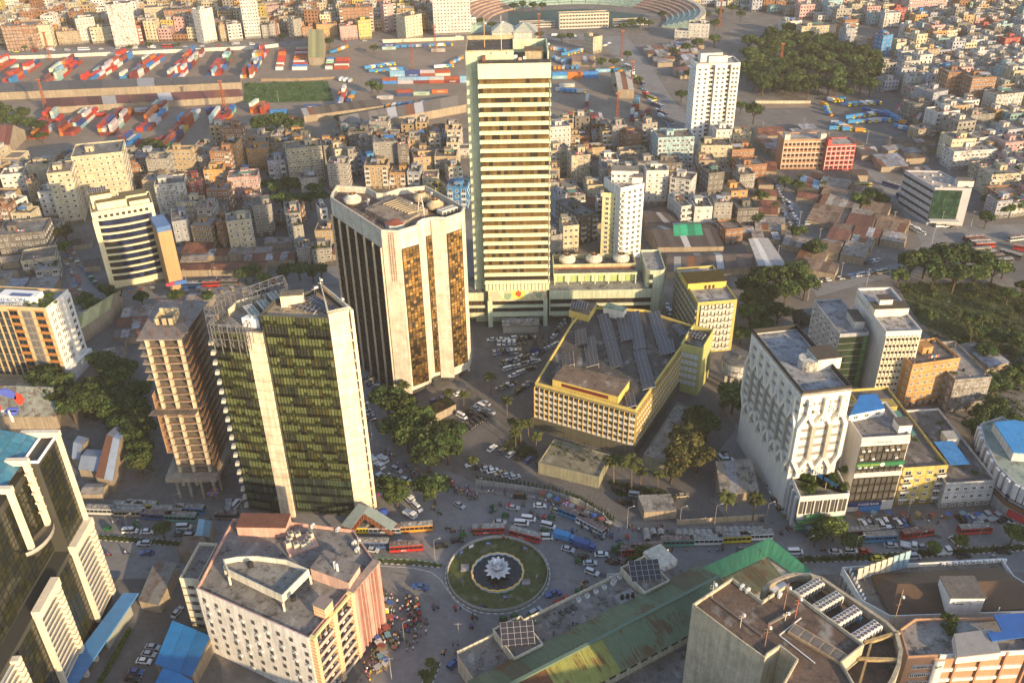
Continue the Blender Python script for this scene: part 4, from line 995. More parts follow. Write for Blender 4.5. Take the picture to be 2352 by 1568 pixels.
def swoosh(cx,cz,R,a0,a1,col,y):
 m2=MB();n_=14
 for k in range(n_):
  u0,u1=a0+(a1-a0)*k/n_,a0+(a1-a0)*(k+1)/n_;w0,w1=.2+1.0*math.sin(math.pi*k/n_),.2+1.0*math.sin(math.pi*(k+1)/n_)
  r=[(cx+(R-w0)*math.cos(u0),y,cz+(R-w0)*math.sin(u0)),(cx+(R-w1)*math.cos(u1),y,cz+(R-w1)*math.sin(u1)),(cx+(R+w1)*math.cos(u1),y,cz+(R+w1)*math.sin(u1)),(cx+(R+w0)*math.cos(u0),y,cz+(R+w0)*math.sin(u0))]
  m2.face(r,0,col);m2.face([(p[0],p[1]+.4,p[2]) for p in r[::-1]],0,col);m2.face([r[3],r[2],(r[2][0],y+.4,r[2][2]),(r[3][0],y+.4,r[3][2])],0,col)
 return m2.build('emblem',['flat'],lt)
ex=P(17,935,72);swoosh(ex[0],73.5,3.0,.3,2.0,(.07,.10,.40),ex[1]);swoosh(ex[0],73.5,3.0,2.5,4.0,(.55,.05,.03),ex[1]);swoosh(ex[0],73.5,3.0,4.3,5.6,(.07,.10,.40),ex[1]);swoosh(ex[0]+.4,74.5,3.2,-.6,.5,(.55,.05,.03),ex[1])
b=MB();b.bar((ex[0],ex[1]+.2,67.4),(ex[0],ex[1]+.2,71),.5,0,(.65,.62,.55));b.bar((ex[0]-2,ex[1]+.2,70.8),(ex[0]+2,ex[1]+.2,70.8),.4,0,(.65,.62,.55));b.build('emblem_stand',['flat'],lt)
b=MB();b.box(XF-4,182.6,58.5,XF-.2,193,58.7,0,(.06,.06,.05));b.ring([(XF-4,182.4),(XF+.1,182.4),(XF+.1,193.2),(XF-4,193.2)],.2,60.5,61.3);b.build('top_terrace',['flat'],lt,(.75,.75,.78))
b=MB();n_=10
for k in range(n_):
 a0,a1=-1.3+2.6*k/n_,-1.3+2.6*(k+1)/n_;r=lambda a:(XF-4+4.6*math.cos(a),176.2+7*math.sin(a))
 b.hexa([(XF-4,176.2,41),(*r(a0),41),(*r(a1),41)],[(XF-4,176.2,41.3),(*r(a0),41.3),(*r(a1),41.3)],0,(.20,.17,.12),True);b.face([(*r(a0),41),(*r(a1),41),(*r(a1),42.4),(*r(a0),42.4)],0,(.34,.32,.29))
b.build('curved_balcony',['flat'],lt)
cp_=px(283,1362,318,1362,150,1610,95,1610,z=4.8)
b=MB();b.prism(cp_,4.5,5.0,bottom=True);b.build('canopy',['sheetclean'],lt,(.07,.24,.52))
b=MB();a_,c_=P(300,1398,2),P(245,1478,2);b.obox(((a_+c_)/2)[:2],(c_-a_)[:2],(c_-a_).length,.8,0,3.6,0,(.30,.31,.28));b.obox(((a_+c_)/2)[:2],(c_-a_)[:2],(c_-a_).length,1.1,3.6,4.3,0,(.62,.62,.60));b.build('lobby_wall',['flat'],lt)
for k in range(3):
 p=P(222-k*22,1515+k*36,0);b=MB();b.box(p[0]-.6,p[1]-.6,0,p[0]+.6,p[1]+.6,4.5);b.build('canopy_pillar',['clean'],lt,(.5,.48,.42))
# WHITE AND PINK BLOCK BY THE ROUNDABOUT
HP=24.5
W_,S_,F_,E_,NE_,N_,NW_=[P(x,y,HP) for x,y in ((452,1351),(709,1466),(800,1358),(860,1288),(812,1217),(655,1197),(535,1191))]
pk=bld('pink_block','white and pink office block with striped balconies in front of the green glass tower',[W_,S_,F_,E_,NE_,N_,NW_])
shell(pk,[W_,S_,F_,E_,NE_,N_,NW_],0,HP-.8,(.62,.36,.29),'wall',(.21,.20,.19),par=1.0)
WH=(.74,.71,.66)
def skin(root,a,c,z0,z1,col,th=.25,m='wall',name='facing',out=.0):
 a=Vector(a[:2]);c=Vector(c[:2]);d=(c-a).normalized();nn=Vector((d[1],-d[0]));b=MB();b.obox((a+c)/2+nn*(th/2+out),d,(c-a).length,th,z0,z1);return b.build(name,[m],root,col)
skin(pk,W_,S_,0,HP+.25,WH)
d=(S_-W_).normalized();L=(S_-W_).length;rz_=math.atan2(d[1],d[0]);nn=Vector((d[1],-d[0],0))
q=win_proto(.9,1.2,'dark');cl=Cells(pk,'window',q,['glass','flat']);ac=Cells(pk,'air_conditioner',AC,['flat'])
for k in range(7):
 for i in range(9):
  if k == 0 and i > 4:continue
  p=W_+d*(L*(.06+i*.112)+.4*(k % 2))+nn*.27;cl.put((p[0],p[1],2.6+k*3.05),rz_)
  if random.random() < .38:ac.put((p[0]+.5*d[0],p[1]+.5*d[1],1.6+k*3.05),rz_)
cl.flush();ac.flush()
a,c=S_,F_;d=(c-a).normalized();L=(c-a).length;rz_=math.atan2(d[1],d[0]);nn=Vector((d[1],-d[0],0))
bay=MB();bw_=L*.42
bay.face([(-bw_/2,-.03,0),(bw_/2,-.03,0),(bw_/2,-.03,2.9),(-bw_/2,-.03,2.9)],0,(.035,.04,.04))
bay.box(-bw_/2,-1.5,-.15,bw_/2,0,.1,0,(.5,.36,.3),bottom=True);bay.box(-bw_/2,-1.5,.1,bw_/2,-1.35,.9,0,(.40,.42,.36));bay.box(-bw_/2,-1.55,.85,bw_/2,-1.3,1.0,0,(.6,.42,.33))
for i in range(4):bay.box(-bw_/2+bw_*i/3-.07,-.4,0,-bw_/2+bw_*i/3+.07,0,2.9,0,(.45,.32,.26))
for i,x in enumerate((-bw_*.3,bw_*.05,bw_*.3)):bay.box(x-.45,-.9,.15+.9*(i % 2),x+.45,-.4,.8+.9*(i % 2),0,(.6,.58,.55))
cl=Cells(pk,'balcony',bay,['flat'])
for k in range(7):
 for t in (.30,.72):cl.put((*(a+d*L*t)[:2],.8+k*3.15),rz_)
cl.flush()
for t,w_ in ((.035,.07),(.51,.10),(.965,.07)):
 b=MB();n_=40;z_=0
 m_=a+d*L*t
 for k in range(n_):b.obox((m_+nn*.85)[:2],d[:2],L*w_,1.7,HP*1.02*k/n_,HP*1.02*(k+1)/n_,0,(.70,.60,.28) if k % 2 else (.64,.34,.26))
 b.build('striped_pier',['clean'],pk)
b=MB();b.obox((a+d*L*.5+nn*1.0)[:2],d[:2],L,.6,HP-.4,HP+.3,0,(.70,.60,.28));p=a+d*L*.5-nn*1.5
for k in range(6):b.obox(p[:2],d[:2],L*.2,3.6,HP+k*.6,HP+(k+1)*.6,0,(.70,.60,.28) if k % 2 else (.64,.34,.26))
b.obox(p[:2],d[:2],L*.22,4,HP+3.6,HP+3.85,0,(.25,.2,.18),bottom=True);b.build('stair_room',['clean'],pk)
a,c=F_,E_;d=(c-a).normalized();L=(c-a).length;nn=Vector((d[1],-d[0],0));rz_=math.atan2(d[1],d[0])
PK=(.62,.34,.28)
for i in range(9):
 p=a+d*L*(i/8);wid=1.6 if i in (0,4,8) else .35
 b=MB();b.obox((p+nn*.8-d*(wid*.5 if i == 8 else 0)+d*(wid*.5 if i == 0 else 0))[:2],d[:2],wid,1.6,1,HP+.3);b.build('rib',['wall'],pk,PK)
q=MB();cw_=L/8;q.face([(-cw_/2,-.04,.9),(cw_/2,-.04,.9),(cw_/2,-.04,2.6),(-cw_/2,-.04,2.6)],0);q.box(-cw_/2,-.5,.6,cw_/2,0,.85,1,(.45,.25,.2),bottom=True);q.box(-cw_/2,-.6,2.7,cw_/2,0,2.85,1,(.35,.2,.17),bottom=True)
cl=Cells(pk,'ribbed_window',q,['glass','flat']);facade(a,c,1.5,HP-.5,8,7,lambda p,rz,*_:cl.put(p,rz),0,.0);cl.flush()
b=MB();b.obox(((a+c)/2+nn*.8)[:2],d[:2],L+.4,2.2,HP+.25,HP+.7,0,(.33,.25,.22),bottom=True);b.build('cornice',['raw'],pk)
dk_=[P(x,y,HP+4) for x,y in ((512,1287),(545,1281),(590,1279),(658,1288),(710,1310),(648,1372),(523,1312))]
b=MB();b.prism([(p[0],p[1]) for p in dk_],HP+2.2,HP+3.0,bottom=True);b.ring([(p[0],p[1]) for p in dk_],.35,HP+3.0,HP+4.6)
for p in dk_:b.obox(p[:2],(1,0),.5,.5,HP-.8,HP+2.2)
b.build('raised_deck',['wall'],pk,(.66,.62,.52))
b=MB();b.prism([(p[0]*.985+dk_[0][0]*.0+pk.location[0]*.015,p[1]) for p in dk_],HP+3.0,HP+3.03);b.build('deck_floor',['roof'],pk,(.24,.23,.21))
b=MB();b.prism([P(x,y,HP+3) for x,y in ((713,1306),(745,1263),(826,1299),(800,1338))],HP-.8,HP+3.2);b.build('penthouse',['wall'],pk,(.60,.40,.33))
b=MB();b.prism([P(x,y,HP+3.4) for x,y in ((712,1304),(745,1261),(828,1297),(801,1337))],HP+3.2,HP+3.5);b.build('penthouse_roof',['roof'],pk,(.20,.18,.17))
c_=P(606,1200,HP+2);block(pk,'roof_room',c_,(1,-.05),14,5.5,HP-.8,HP+3,(.66,.38,.30),'wall',(.26,.2,.18))
b=MB();b.obox(P(690,1246,HP),(1,.55),8.5,6,HP-.8,HP,0,(.6,.36,.3));b.build('plinth',['raw'],pk)
q=MB();q.box(-.75,-.75,0,.75,.75,1.7,0,(.52,.47,.37));q.cyl(0,0,1.7,1.78,.55,n=12,m=0,t=(.12,.11,.1));me_=q.mesh('condenser',['flat'])
for i,(dx,dy) in enumerate(((-3,2),(-3,.2),(-3,-1.6),(-1,2.0),(-.6,-2.2),(1.4,-2.2),(2.6,1.8),(2.6,0),(2.2,-1.2))):ob('condenser',me_,pk,P(690,1244,HP)-pk.location+Vector((dx,dy,0)),.5)
for x,y in ((716,1209),(774,1217),(811,1248),(818,1263),(636,1300)):ob('air_conditioner',AC.mesh('air_conditioner',['flat']),pk,P(x,y,HP-.6)-pk.location,1.0,scale=(1.6,1.6,1.6))
b=MB();t_=P(576,1300,HP+3.1);b.cyl(t_[0],t_[1],HP+3.05,HP+4.6,.8,.75,12,0,(.02,.02,.02));b.cyl(t_[0],t_[1],HP+4.6,HP+4.9,.75,.3,12,0,(.02,.02,.02));b.build('water_tank',['flat'],pk)
t_=P(674,1376,HP+3.1);b=MB();b.cyl(t_[0],t_[1],HP+3.05,HP+4.4,.8,.75,12,0,(.02,.02,.02));b.build('water_tank',['flat'],pk)
for x,y in ((770,1305),(776,1310)):
 b=MB();p=P(x,y,HP+3.5);b.box(p[0]-.25,p[1]-.2,HP+3.5,p[0]+.25,p[1]+.2,HP+6,0,(.75,.74,.72));b.build('antenna',['flat'],pk)
mast(pk,P(826,1270,HP),6,(.4,.38,.35),w=.15)
an_=sq(P(413,1333,20),P(458,1336,20),14);ax=bld('annexe','narrow cream annexe with dark ledges beside the white and pink block',an_)
shell(ax,an_,0,20,(.62,.58,.46),'wall',(.2,.19,.18),bands=[2.8+k*2.9 for k in range(6)],bandcol=(.3,.28,.25));wins(ax,an_[0],an_[1],.6,19,1,6,1.6,1.1,1.2,'dark')
# LONG GREEN-ROOFED HALL
gh=thing('long_hall','long two-storey hall with rust-stained green gable roof below the roundabout','building',(22,172,0))
G0,G1=Vector((-8,147.5)),Vector((56.3,185.5));gd=(G1-G0).normalized();gn=Vector((-gd[1],gd[0]))
def G(s,t,z):p=G0+gd*s+gn*t;return (p[0],p[1],z)
LG=76.5
b=MB();b.hexa([G(0,-8,0),G(LG,-8,0),G(LG,8,0),G(0,8,0)],[G(0,-8,9),G(LG,-8,9),G(LG,8,9),G(0,8,9)])
b.face([G(0,-8,9),G(0,8,9),G(0,0,12.2)][::-1]);b.build('wall',['wall'],gh,(.55,.50,.38))
for side,nm in ((1,'far'),(-1,'near')):
 n_=26
 for i in range(n_):
  s0,s1=-.5+(LG+.5)*i/n_,-.5+(LG+.5)*(i+1)/n_-.04
  col=(.135,.19,.115)
  if side < 0 and 6 <= i < 12:col=(.30,.31,.085)
  if side < 0 and 3 <= i < 6:col=(.16,.075,.035)
  if side > 0 and i in (3,4,22,23,24):col=(.12,.12,.075)
  v_=random.uniform(.88,1.1);col=tuple(c*v_ for c in col)
  b=MB();e0,r0=8.9,.15
  A_,B_,C2,D2=G(s0,side*9.2,e0),G(s1,side*9.2,e0),G(s1,side*.15,12.35),G(s0,side*.15,12.35)
  f_=[A_,B_,C2,D2] if side < 0 else [B_,A_,D2,C2]
  b.face(f_,0,(1,1,1));b.face([(p[0],p[1],p[2]-.12) for p in f_[::-1]],0,(.5,.5,.5))
  for k in range(4):
   u_=(k+.5)/4;pa_=Vector(A_).lerp(Vector(B_),u_);pb_=Vector(D2).lerp(Vector(C2),u_);b.bar(pa_+Vector((0,0,.05)),pb_+Vector((0,0,.05)),.14,0,(.92,.92,.92))
  b.build('roof_sheet',['greenroof'],gh,col)
b=MB();b.bar(G(-.6,0,12.45),G(LG,0,12.45),.9,0,(1,1,1));b.build('ridge_cap',['flat'],gh,(.13,.19,.14))
a_,c_=G(LG,-8.02,0),G(0,-8.02,0);wins(gh,(G(0,-8.02,0)[0],G(0,-8.02,0)[1]),(G(LG,-8.02,0)[0],G(LG,-8.02,0)[1]),4.6,9,22,1,2.0,.9,1.7,'dark')
TW=11.5
b=MB();b.hexa([G(2,8,0),G(LG-4,8,0),G(LG-4,8+TW,0),G(2,8+TW,0)],[G(2,8,7.2),G(LG-4,8,7.2),G(LG-4,8+TW,7.2),G(2,8+TW,7.2)])
for k in range(44):b.hexa([G(2+1.64*k,8+TW-.3,7.2),G(2+1.64*k+1.5,8+TW-.3,7.2),G(2+1.64*k+1.5,8+TW,7.2),G(2+1.64*k,8+TW,7.2)],[G(2+1.64*k,8+TW-.3,8.3),G(2+1.64*k+1.5,8+TW-.3,8.3),G(2+1.64*k+1.5,8+TW,8.3),G(2+1.64*k,8+TW,8.3)])
b.build('terrace_wall',['wall'],gh,(.62,.56,.42))
b=MB();b.face([G(2,8,7.23),G(LG-4,8,7.23),G(LG-4,8+TW-.3,7.23),G(2,8+TW-.3,7.23)]);b.build('terrace',['roof'],gh,(.20,.185,.17))
for s0,s1 in ((13,22),(56,65)):
 b=MB();b.hexa([G(s0,8,7.2),G(s1,8,7.2),G(s1,8+TW,7.2),G(s0,8+TW,7.2)],[G(s0,8,9.6),G(s1,8,9.6),G(s1,8+TW,9.6),G(s0,8+TW,9.6)]);b.ring([G(s0,8,0)[:2],G(s1,8,0)[:2],G(s1,8+TW,0)[:2],G(s0,8+TW,0)[:2]],.3,9.6,10.3);b.build('stair_block',['wall'],gh,(.62,.56,.42))
 b=MB();b.face([G(s0+.3,8.3,9.63),G(s1-.3,8.3,9.63),G(s1-.3,7.7+TW,9.63),G(s0+.3,7.7+TW,9.63)]);b.build('block_roof',['roof'],gh,(.16,.13,.11))
 solar_array(gh,'solar_array',G((s0+s1)/2,8+TW*.5,0),(gd[0]*.5+.85,gd[1]*.5-.15),5,4,10.0,.35,1.75,1.6)
q=MB();q.box(-.55,-.55,0,.55,.55,1.0,0,(.66,.64,.58));q.cyl(0,0,1.0,1.06,.42,n=12,m=0,t=(.2,.2,.18));q.cyl(0,0,1.06,1.1,.12,n=6,m=0,t=(.6,.6,.55));me_=q.mesh('condenser',['flat'])
q=MB();q.box(-.55,-.9,0,.55,.9,.7,0,(.07,.07,.07));q.cyl(0,.4,.7,.76,.38,n=12,m=0,t=(.03,.03,.03));me2_=q.mesh('condenser',['flat'])
for k in range(5):ob('condenser',me_,gh,Vector(G(40+k*3.0,8+TW-2.0,7.23))-gh.location,math.atan2(gd[1],gd[0]))
for k in range(3):ob('condenser',me2_,gh,Vector(G(33.4+k*1.9,8+TW-3.4,7.23))-gh.location,math.atan2(gd[1],gd[0])+.3)
for k in range(2):ob('condenser',me_,gh,Vector(G(55.0-k*2.0,8+TW-1.2-k*.2,7.23))-gh.location,math.atan2(gd[1],gd[0]))
b=MB();b.hexa([G(48.5,8.1,7.2),G(54.5,8.1,7.2),G(54.5,12.5,7.2),G(48.5,12.5,7.2)],[G(48.5,8.1,9.0),G(54.5,8.1,9.0),G(54.5,12.5,9.0),G(48.5,12.5,9.0)]);b.build('tank_box',['raw'],gh,(.30,.29,.28))
for k in range(3):
 b=MB();p=G(50+k*1.5,10.5-.5*k,9);b.cyl(p[0],p[1],9,10.3,.6,.5,10,0,(.02,.02,.02));b.build('water_tank',['flat'],gh)
b=MB();b.hexa([G(66,8+TW-6,7.2),G(LG-4,8+TW-6,7.2),G(LG-4,8+TW+2,7.2),G(66,8+TW+2,7.2)],[G(66,8+TW-6,9.6),G(LG-4,8+TW-6,9.6),G(LG-4,8+TW+2,9.6),G(66,8+TW+2,9.6)]);b.build('end_parapet',['wall'],gh,(.6,.55,.45))
for k in range(3):ob('air_conditioner',AC.mesh('air_conditioner',['flat']),gh,Vector(G(66.5+k*1.9,8+TW-6.3,8.3))-gh.location,2.6,scale=(1.3,1.3,1.5))
b=MB();b.hexa([G(0,-22,0),G(60,-22,0),G(60,-8.1,0),G(0,-8.1,0)],[G(0,-22,4.2),G(60,-22,4.2),G(60,-8.1,4.2),G(0,-8.1,4.2)]);b.build('rear_block',['wall'],gh,(.42,.38,.30))
b=MB();b.hexa([G(30,-9,4.2),G(30.6,-9,4.2),G(30.6,-22,4.2),G(30,-22,4.2)][::-1],[G(30,-9,6.4),G(30.6,-9,6.4),G(30.6,-22,6.4),G(30,-22,6.4)][::-1]);b.hexa([G(0,-22,4.2),G(60,-22,4.2),G(60,-21.5,4.2),G(0,-21.5,4.2)],[G(0,-22,5),G(60,-22,5),G(60,-21.5,5),G(0,-21.5,5)]);b.build('rear_parapet',['wall'],gh,(.5,.46,.36))
b=MB();b.face([G(.3,-21.4,4.23),G(59.7,-21.4,4.23),G(59.7,-8.3,4.23),G(.3,-8.3,4.23)]);b.build('rear_roof',['roof'],gh,(.18,.16,.15))
for s_,t_ in ((26,-14),(42,-15),(20,-18)):ob('air_conditioner',AC.mesh('air_conditioner',['flat']),gh,Vector(G(s_,t_,4.25))-gh.location,.6,scale=(1.4,1.4,1.6))
occupy([G(0,-22,0)[:2],G(LG,-22,0)[:2],G(LG,20,0)[:2],G(0,20,0)[:2]],0)
tw_=thing('green_roof_wing','bright teal-green hipped metal roof wing beside the beige concrete tower','building',(68,190,0))
pts=dict(a=P(1613,1302,9),b=P(1768,1234,12),c=P(1864,1310,9),d=P(1640,1336,9.5),e=P(1763,1277,9.5),f=P(1840,1330,9))
pw_=[pts['a'],P(1768,1246,8),pts['c'],(90,170,0),(62,170,0),pts['d']]
b=MB();b.prism([(p[0],p[1]) for p in pw_],0,8.4);b.build('wall',['wall'],tw_,(.5,.46,.36))
b=MB()
a1,b1,d1,e1,c1=pts['a'],pts['b'],pts['d'],pts['e'],pts['c']
for k in range(12):
 u0,u1=k/12,(k+.97)/12;b.face([tuple(d1.lerp(e1,u0)),tuple(d1.lerp(e1,u1)),tuple(a1.lerp(b1,u1)),tuple(a1.lerp(b1,u0))],0,(1,1,1) if k % 2 else (.93,.93,.93))
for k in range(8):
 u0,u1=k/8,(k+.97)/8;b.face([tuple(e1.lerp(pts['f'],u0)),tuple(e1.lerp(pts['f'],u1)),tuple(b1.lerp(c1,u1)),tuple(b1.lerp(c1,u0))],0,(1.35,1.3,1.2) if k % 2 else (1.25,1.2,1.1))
b.build('roof',['sheetclean'],tw_,(.035,.19,.115))
b=MB();h_=[P(1640,1340,9.3),P(1763,1280,9.3),P(1800,1325,9),P(1700,1385,8.5)]
for k in range(14):
 u0,u1=k/14,(k+.9)/14;b.face([tuple(h_[3].lerp(h_[2],u0)),tuple(h_[3].lerp(h_[2],u1)),tuple(h_[0].lerp(h_[1],u1)),tuple(h_[0].lerp(h_[1],u0))],0,random.choice(((1,1,1),(.8,.7,.6),(1.1,1,.95))))
b.build('lower_roof',['sheet'],tw_,(.13,.15,.09));occupy([(p[0],p[1]) for p in pw_],1)
# BEIGE CONCRETE TOWER WITH CHILLERS
HB=38.0
cc_=[P(x,y,HB) for x,y in ((1590,1386),(1682,1325),(1748,1381),(1804,1342),(1986,1478),(1935,1520),(1990,1610),(1800,1700),(1703,1600),(1745,1530),(1703,1471))]
bt=bld('concrete_tower','beige concrete tower with brown roof, chillers and curved parapet below the green hall',cc_,'tower')
BE=(.50,.43,.31)
mp=[P(x,y,HB) for x,y in ((1590,1386),(1682,1325),(1986,1478),(1935,1520),(2010,1640),(1700,1720),(1660,1640))]
notch=[P(1590,1386,HB),P(1682,1325,HB),P(1750,1378,HB),P(1804,1342,HB),P(1986,1478,HB),P(1934,1519,HB),P(2005,1640,HB),P(1870,1720,HB),P(1790,1583,HB),P(1830,1512,HB),P(1792,1482,HB),P(1764,1500,HB),P(1757,1510,HB),P(1703,1471,HB)]
notch=[(p[0],p[1]) for p in notch]
shell(bt,notch,0,HB-1.0,BE,'raw',(.125,.085,.065),par=1.0,th=.35)
occupy(notch,1)
ring_=[P(x,y,HB-3) for x,y in ((1748,1352),(1764,1335),(1795,1320),(1826,1312),(1860,1314),(1889,1322),(1964,1373),(2039,1424),(2064,1449),(2075,1490),(2070,1525),(2055,1560),(2030,1600),(1960,1640),(1934,1520),(1986,1478),(1804,1345))]
ring_=[(p[0],p[1]) for p in ring_]
b=MB()
for i in range(13):
 a,c=Vector(ring_[i]),Vector(ring_[i+1]);d=(c-a).normalized();nn=Vector((-d[1],d[0]))
 if nn.dot(Vector((bt.location[0]+5,bt.location[1]-3))-a) < 0:nn=-nn
 r_=[a,a+nn*.9,c+nn*.9,c];ar=(r_[1]-r_[0]).cross(r_[2]-r_[1]) if False else (r_[1][0]-r_[0][0])*(r_[2][1]-r_[1][1])-(r_[1][1]-r_[0][1])*(r_[2][0]-r_[1][0])
 r_=r_ if ar > 0 else r_[::-1]
 b.hexa([(*p,0) for p in r_],[(*p,HB-3.2) for p in r_])
b.build('curved_parapet',['raw'],bt,(.40,.34,.25))
b=MB();pr=ccw(ring_);b.face([(*p,HB-5.5) for p in pr]);b.build('lower_deck',['roof'],bt,(.10,.075,.06))
b=MB()
for i in (0,2):
 a,c=P(1985-i*8,1475+i*18,HB-3.6),P(2066-i*2,1450+i*32,HB-3.6);b.bar((a[0],a[1],HB-3.8),(c[0],c[1],HB-3.8),.8,0,(1,.9,.7))
a,c=P(2010,1445,HB-3.6),P(1975,1568,HB-3.6);b.bar((a[0],a[1],HB-3.8),(c[0],c[1],HB-3.8),.5,0,(1,.9,.7))
b.build('light_well_beams',['raw'],bt,(.40,.32,.20))
dd_=(P(1885,1338,HB)-P(1836,1366,HB));
for (x,y),red in (((1859,1347),0),((1903,1378),0),((1944,1412),1),((1991,1446),1)):
 p=P(x,y,HB-2.5);fan_bank(bt,p,dd_,7,2,HB-5.4,1.12,2.9,fan=(.035,.03,.03) if not red else (.10,.035,.03),box=(.66,.64,.58) if not red else (.74,.74,.74))
c0=P(1876,1480,HB-1);ddn=(P(1926,1505,HB)-P(1830,1448,HB)).normalized()
b=MB();b.obox(c0[:2],ddn[:2],13,3.4,HB-1,HB-.3,0,(1,.9,.75))
b.build('skylight_kerb',['raw'],bt,(.42,.33,.23))
for k in range(5):
 b=MB();p=c0+ddn*(k-2)*2.5;b.obox(p[:2],ddn[:2],2.0,2.7,HB-.3,HB-.22,0,(.16,.14,.13));b.build('skylight',['raw'],bt)
for x0_,y0_,x1_,y1_,w_,c_ in ((1790,1458,1840,1418,.22,(.66,.64,.6)),(1790,1458,1872,1522,.22,(.66,.64,.6)),(1766,1432,1826,1400,.5,(.2,.17,.14)),(1636,1375,1750,1460,.5,(.14,.11,.09))):
 a,c=P(x0_,y0_,HB-.7),P(x1_,y1_,HB-.7);b=MB();b.bar(a,c,w_,0,c_);b.build('roof_pipe',['flat'],bt)
for x,y,h,c_ in ((1635,1375,6,(.4,.38,.35)),(1700,1440,5,(.45,.4,.33)),(1756,1486,8,(.3,.16,.1)),(1800,1400,9,(.3,.18,.12)),(1826,1420,8,(.45,.15,.1)),(1803,1425,3,(.6,.55,.45))):mast(bt,P(x,y,HB-1),h,c_,w=.14,arms=2)
for x,y in ((1701,1349),(1714,1357),(1787,1368)):ob('air_conditioner',AC.mesh('air_conditioner',['flat']),bt,P(x,y,HB-.9)-bt.location,.8,scale=(1.5,1.5,1.7))
b=MB();p=P(1960,1410,HB-4);b.obox(p[:2],(1,-.8),4,1.0,HB-5.4,HB-4,0,(.12,.28,.36));b.build('pump',['flat'],bt)
for k in range(4):
 a,c=P(1766+k*3,1354+k*2,HB-4.6),P(1800+k*3,1336+k*2,HB-4.2);b=MB();b.bar(a,c,.3,0,(.7,.7,.7));b.build('roof_pipe',['flat'],bt)
# YELLOW BANK BLOCK WITH ROOF SOLAR ROWS
YE=(.58,.44,.12);HY=19.5
yl,yf,yr=P(1229,880,HY),P(1460,944,HY),P(1563,800,HY)
dx_=(yf-yl);dy_=(yr-yf);yb=P(1313,742,HY);ybr=P(1600,752,HY)
yp=[yl,yf,yr,ybr,P(1480,712,HY),P(1345,705,HY),yb]
ye=bld('bank_building','yellow-framed bank building with long solar panel rows on its dark roof',[yl,yf,yr,yb])
b=MB();b.prism([(p[0],p[1]) for p in yp],4.5,HY-.6);b.build('wall',['wall'],ye,(.42,.38,.26));occupy([(p[0],p[1]) for p in yp],2)
b=MB();inn=b.ring([(p[0],p[1]) for p in yp],.5,HY-1.3,HY+.35);b.build('parapet',['clean'],ye,YE)
b=MB();b.face([(*p,HY-.57) for p in inn]);b.build('roof',['roof'],ye,(.075,.07,.068))
b=MB();cx_,cy_=ye.location[:2];pod=[(p[0]+(p[0]-cx_)*.05,p[1]+(p[1]-cy_)*.05) for p in yp];b.prism(pod,0,4.5);b.build('podium',['wall'],ye,(.11,.105,.075))  # painted dark to stand for the shaded recess under the upper floors
def brise(root,a,c,cols,rows,z0,z1,col,wcol,lim):
 """Sun-screen front: thin uprights and ledges proud of window cells, white spandrel below each window."""
 w=(Vector(c[:2])-Vector(a[:2])).length/cols;hh=(z1-z0)/rows
 q=MB();q.face([(-w/2,-.02,1.0),(w/2,-.02,1.0),(w/2,-.02,hh-.2),(-w/2,-.02,hh-.2)],0,(.05,.06,.055))
 q.box(-w/2+.1,-.6,.12,w/2-.1,0,.95,1,(.70,.68,.60));q.box(-w/2,-.8,-.1,w/2,0,.08,1,(.32,.27,.17),bottom=True)
 q.box(-.05,-.1,1,.05,0,hh-.2,1,(.4,.38,.3));q.box(-w/2-.08,-.85,0,-w/2+.08,0,hh,1,col)
 cl=Cells(root,'window_bay',q,['pane','flat'],lim);facade(a,c,z0,z1,cols,rows,lambda p,rz,*_:cl.put(p,rz,(1,1,1)),0,0);cl.flush()
brise(ye,yl,yf,20,5,4.8,HY-1.3,(.46,.31,.10),None,130);brise(ye,yf,yr,26,5,4.8,HY-1.3,(.54,.37,.11),None,150)
ux,uy=dx_.normalized(),dy_.normalized()
b=MB();pp=[P(x,y,HY+3) for x,y in ((1269,869),(1420,909),(1446,873),(1296,836))];b.prism([(p[0],p[1]) for p in pp],HY-.6,HY+2.6);b.build('penthouse',['clean'],ye,YE)
b=MB();b.prism([(p[0]+.0,p[1]) for p in pp],HY+2.6,HY+3.0);b.build('penthouse_roof',['roof'],ye,(.17,.12,.09))
b=MB();m_=(pp[0]+pp[1])/2;b.obox((m_-Vector((uy[0],uy[1],0))*.05)[:2],ux[:2],18,.2,HY+.6,HY+1.9,0,(.15,.03,.02));b.build('penthouse_window',['flat'],ye)
for x0_,y0_,x1_,y1_,r in ((1384,716,1418,842,3),(1352,770,1362,838,3),(1455,712,1470,800,3),(1468,800,1492,890,3),(1425,706,1440,780,3),(1500,712,1532,812,3),(1303,806,1306,838,3),(1332,752,1336,790,3),(1548,740,1572,765,2),(1444,895,1452,930,2),(1536,775,1542,806,2),(1325,862,1326,886,1)):
 a,e_=P(x0_,y0_,HY+1),P(x1_,y1_,HY+1);solar_array(ye,'solar_array',((a+e_)/2)[:2],(e_-a)[:2],max(2,int((e_-a).length/1.3)),r,HY-.55,.28,1.3,1.55)
for pl,z1,c,nm in (([P(x,y,HY+2.6) for x,y in ((1307,712),(1352,724),(1370,697),(1327,688))],HY+2.6,YE,'stair_block'),([P(x,y,HY+4) for x,y in ((1386,703),(1432,713),(1440,704),(1396,692))],HY+3.4,(.60,.57,.50),'plant_room')):
 b=MB();b.prism([(p[0],p[1]) for p in pl],HY-.6,z1);b.build(nm,['clean'],ye,c)
 b=MB();b.prism([(p[0],p[1]) for p in pl],z1+.005,z1+.16);b.build(nm+'_roof',['roof'],ye,(.17,.13,.10) if nm[0] == 's' else (.24,.30,.20))
a=P(1330,704,HY+3);solar_array(ye,'solar_array',a[:2],(1,-.3),6,3,HY+2.8,.3,1.1,1.2)
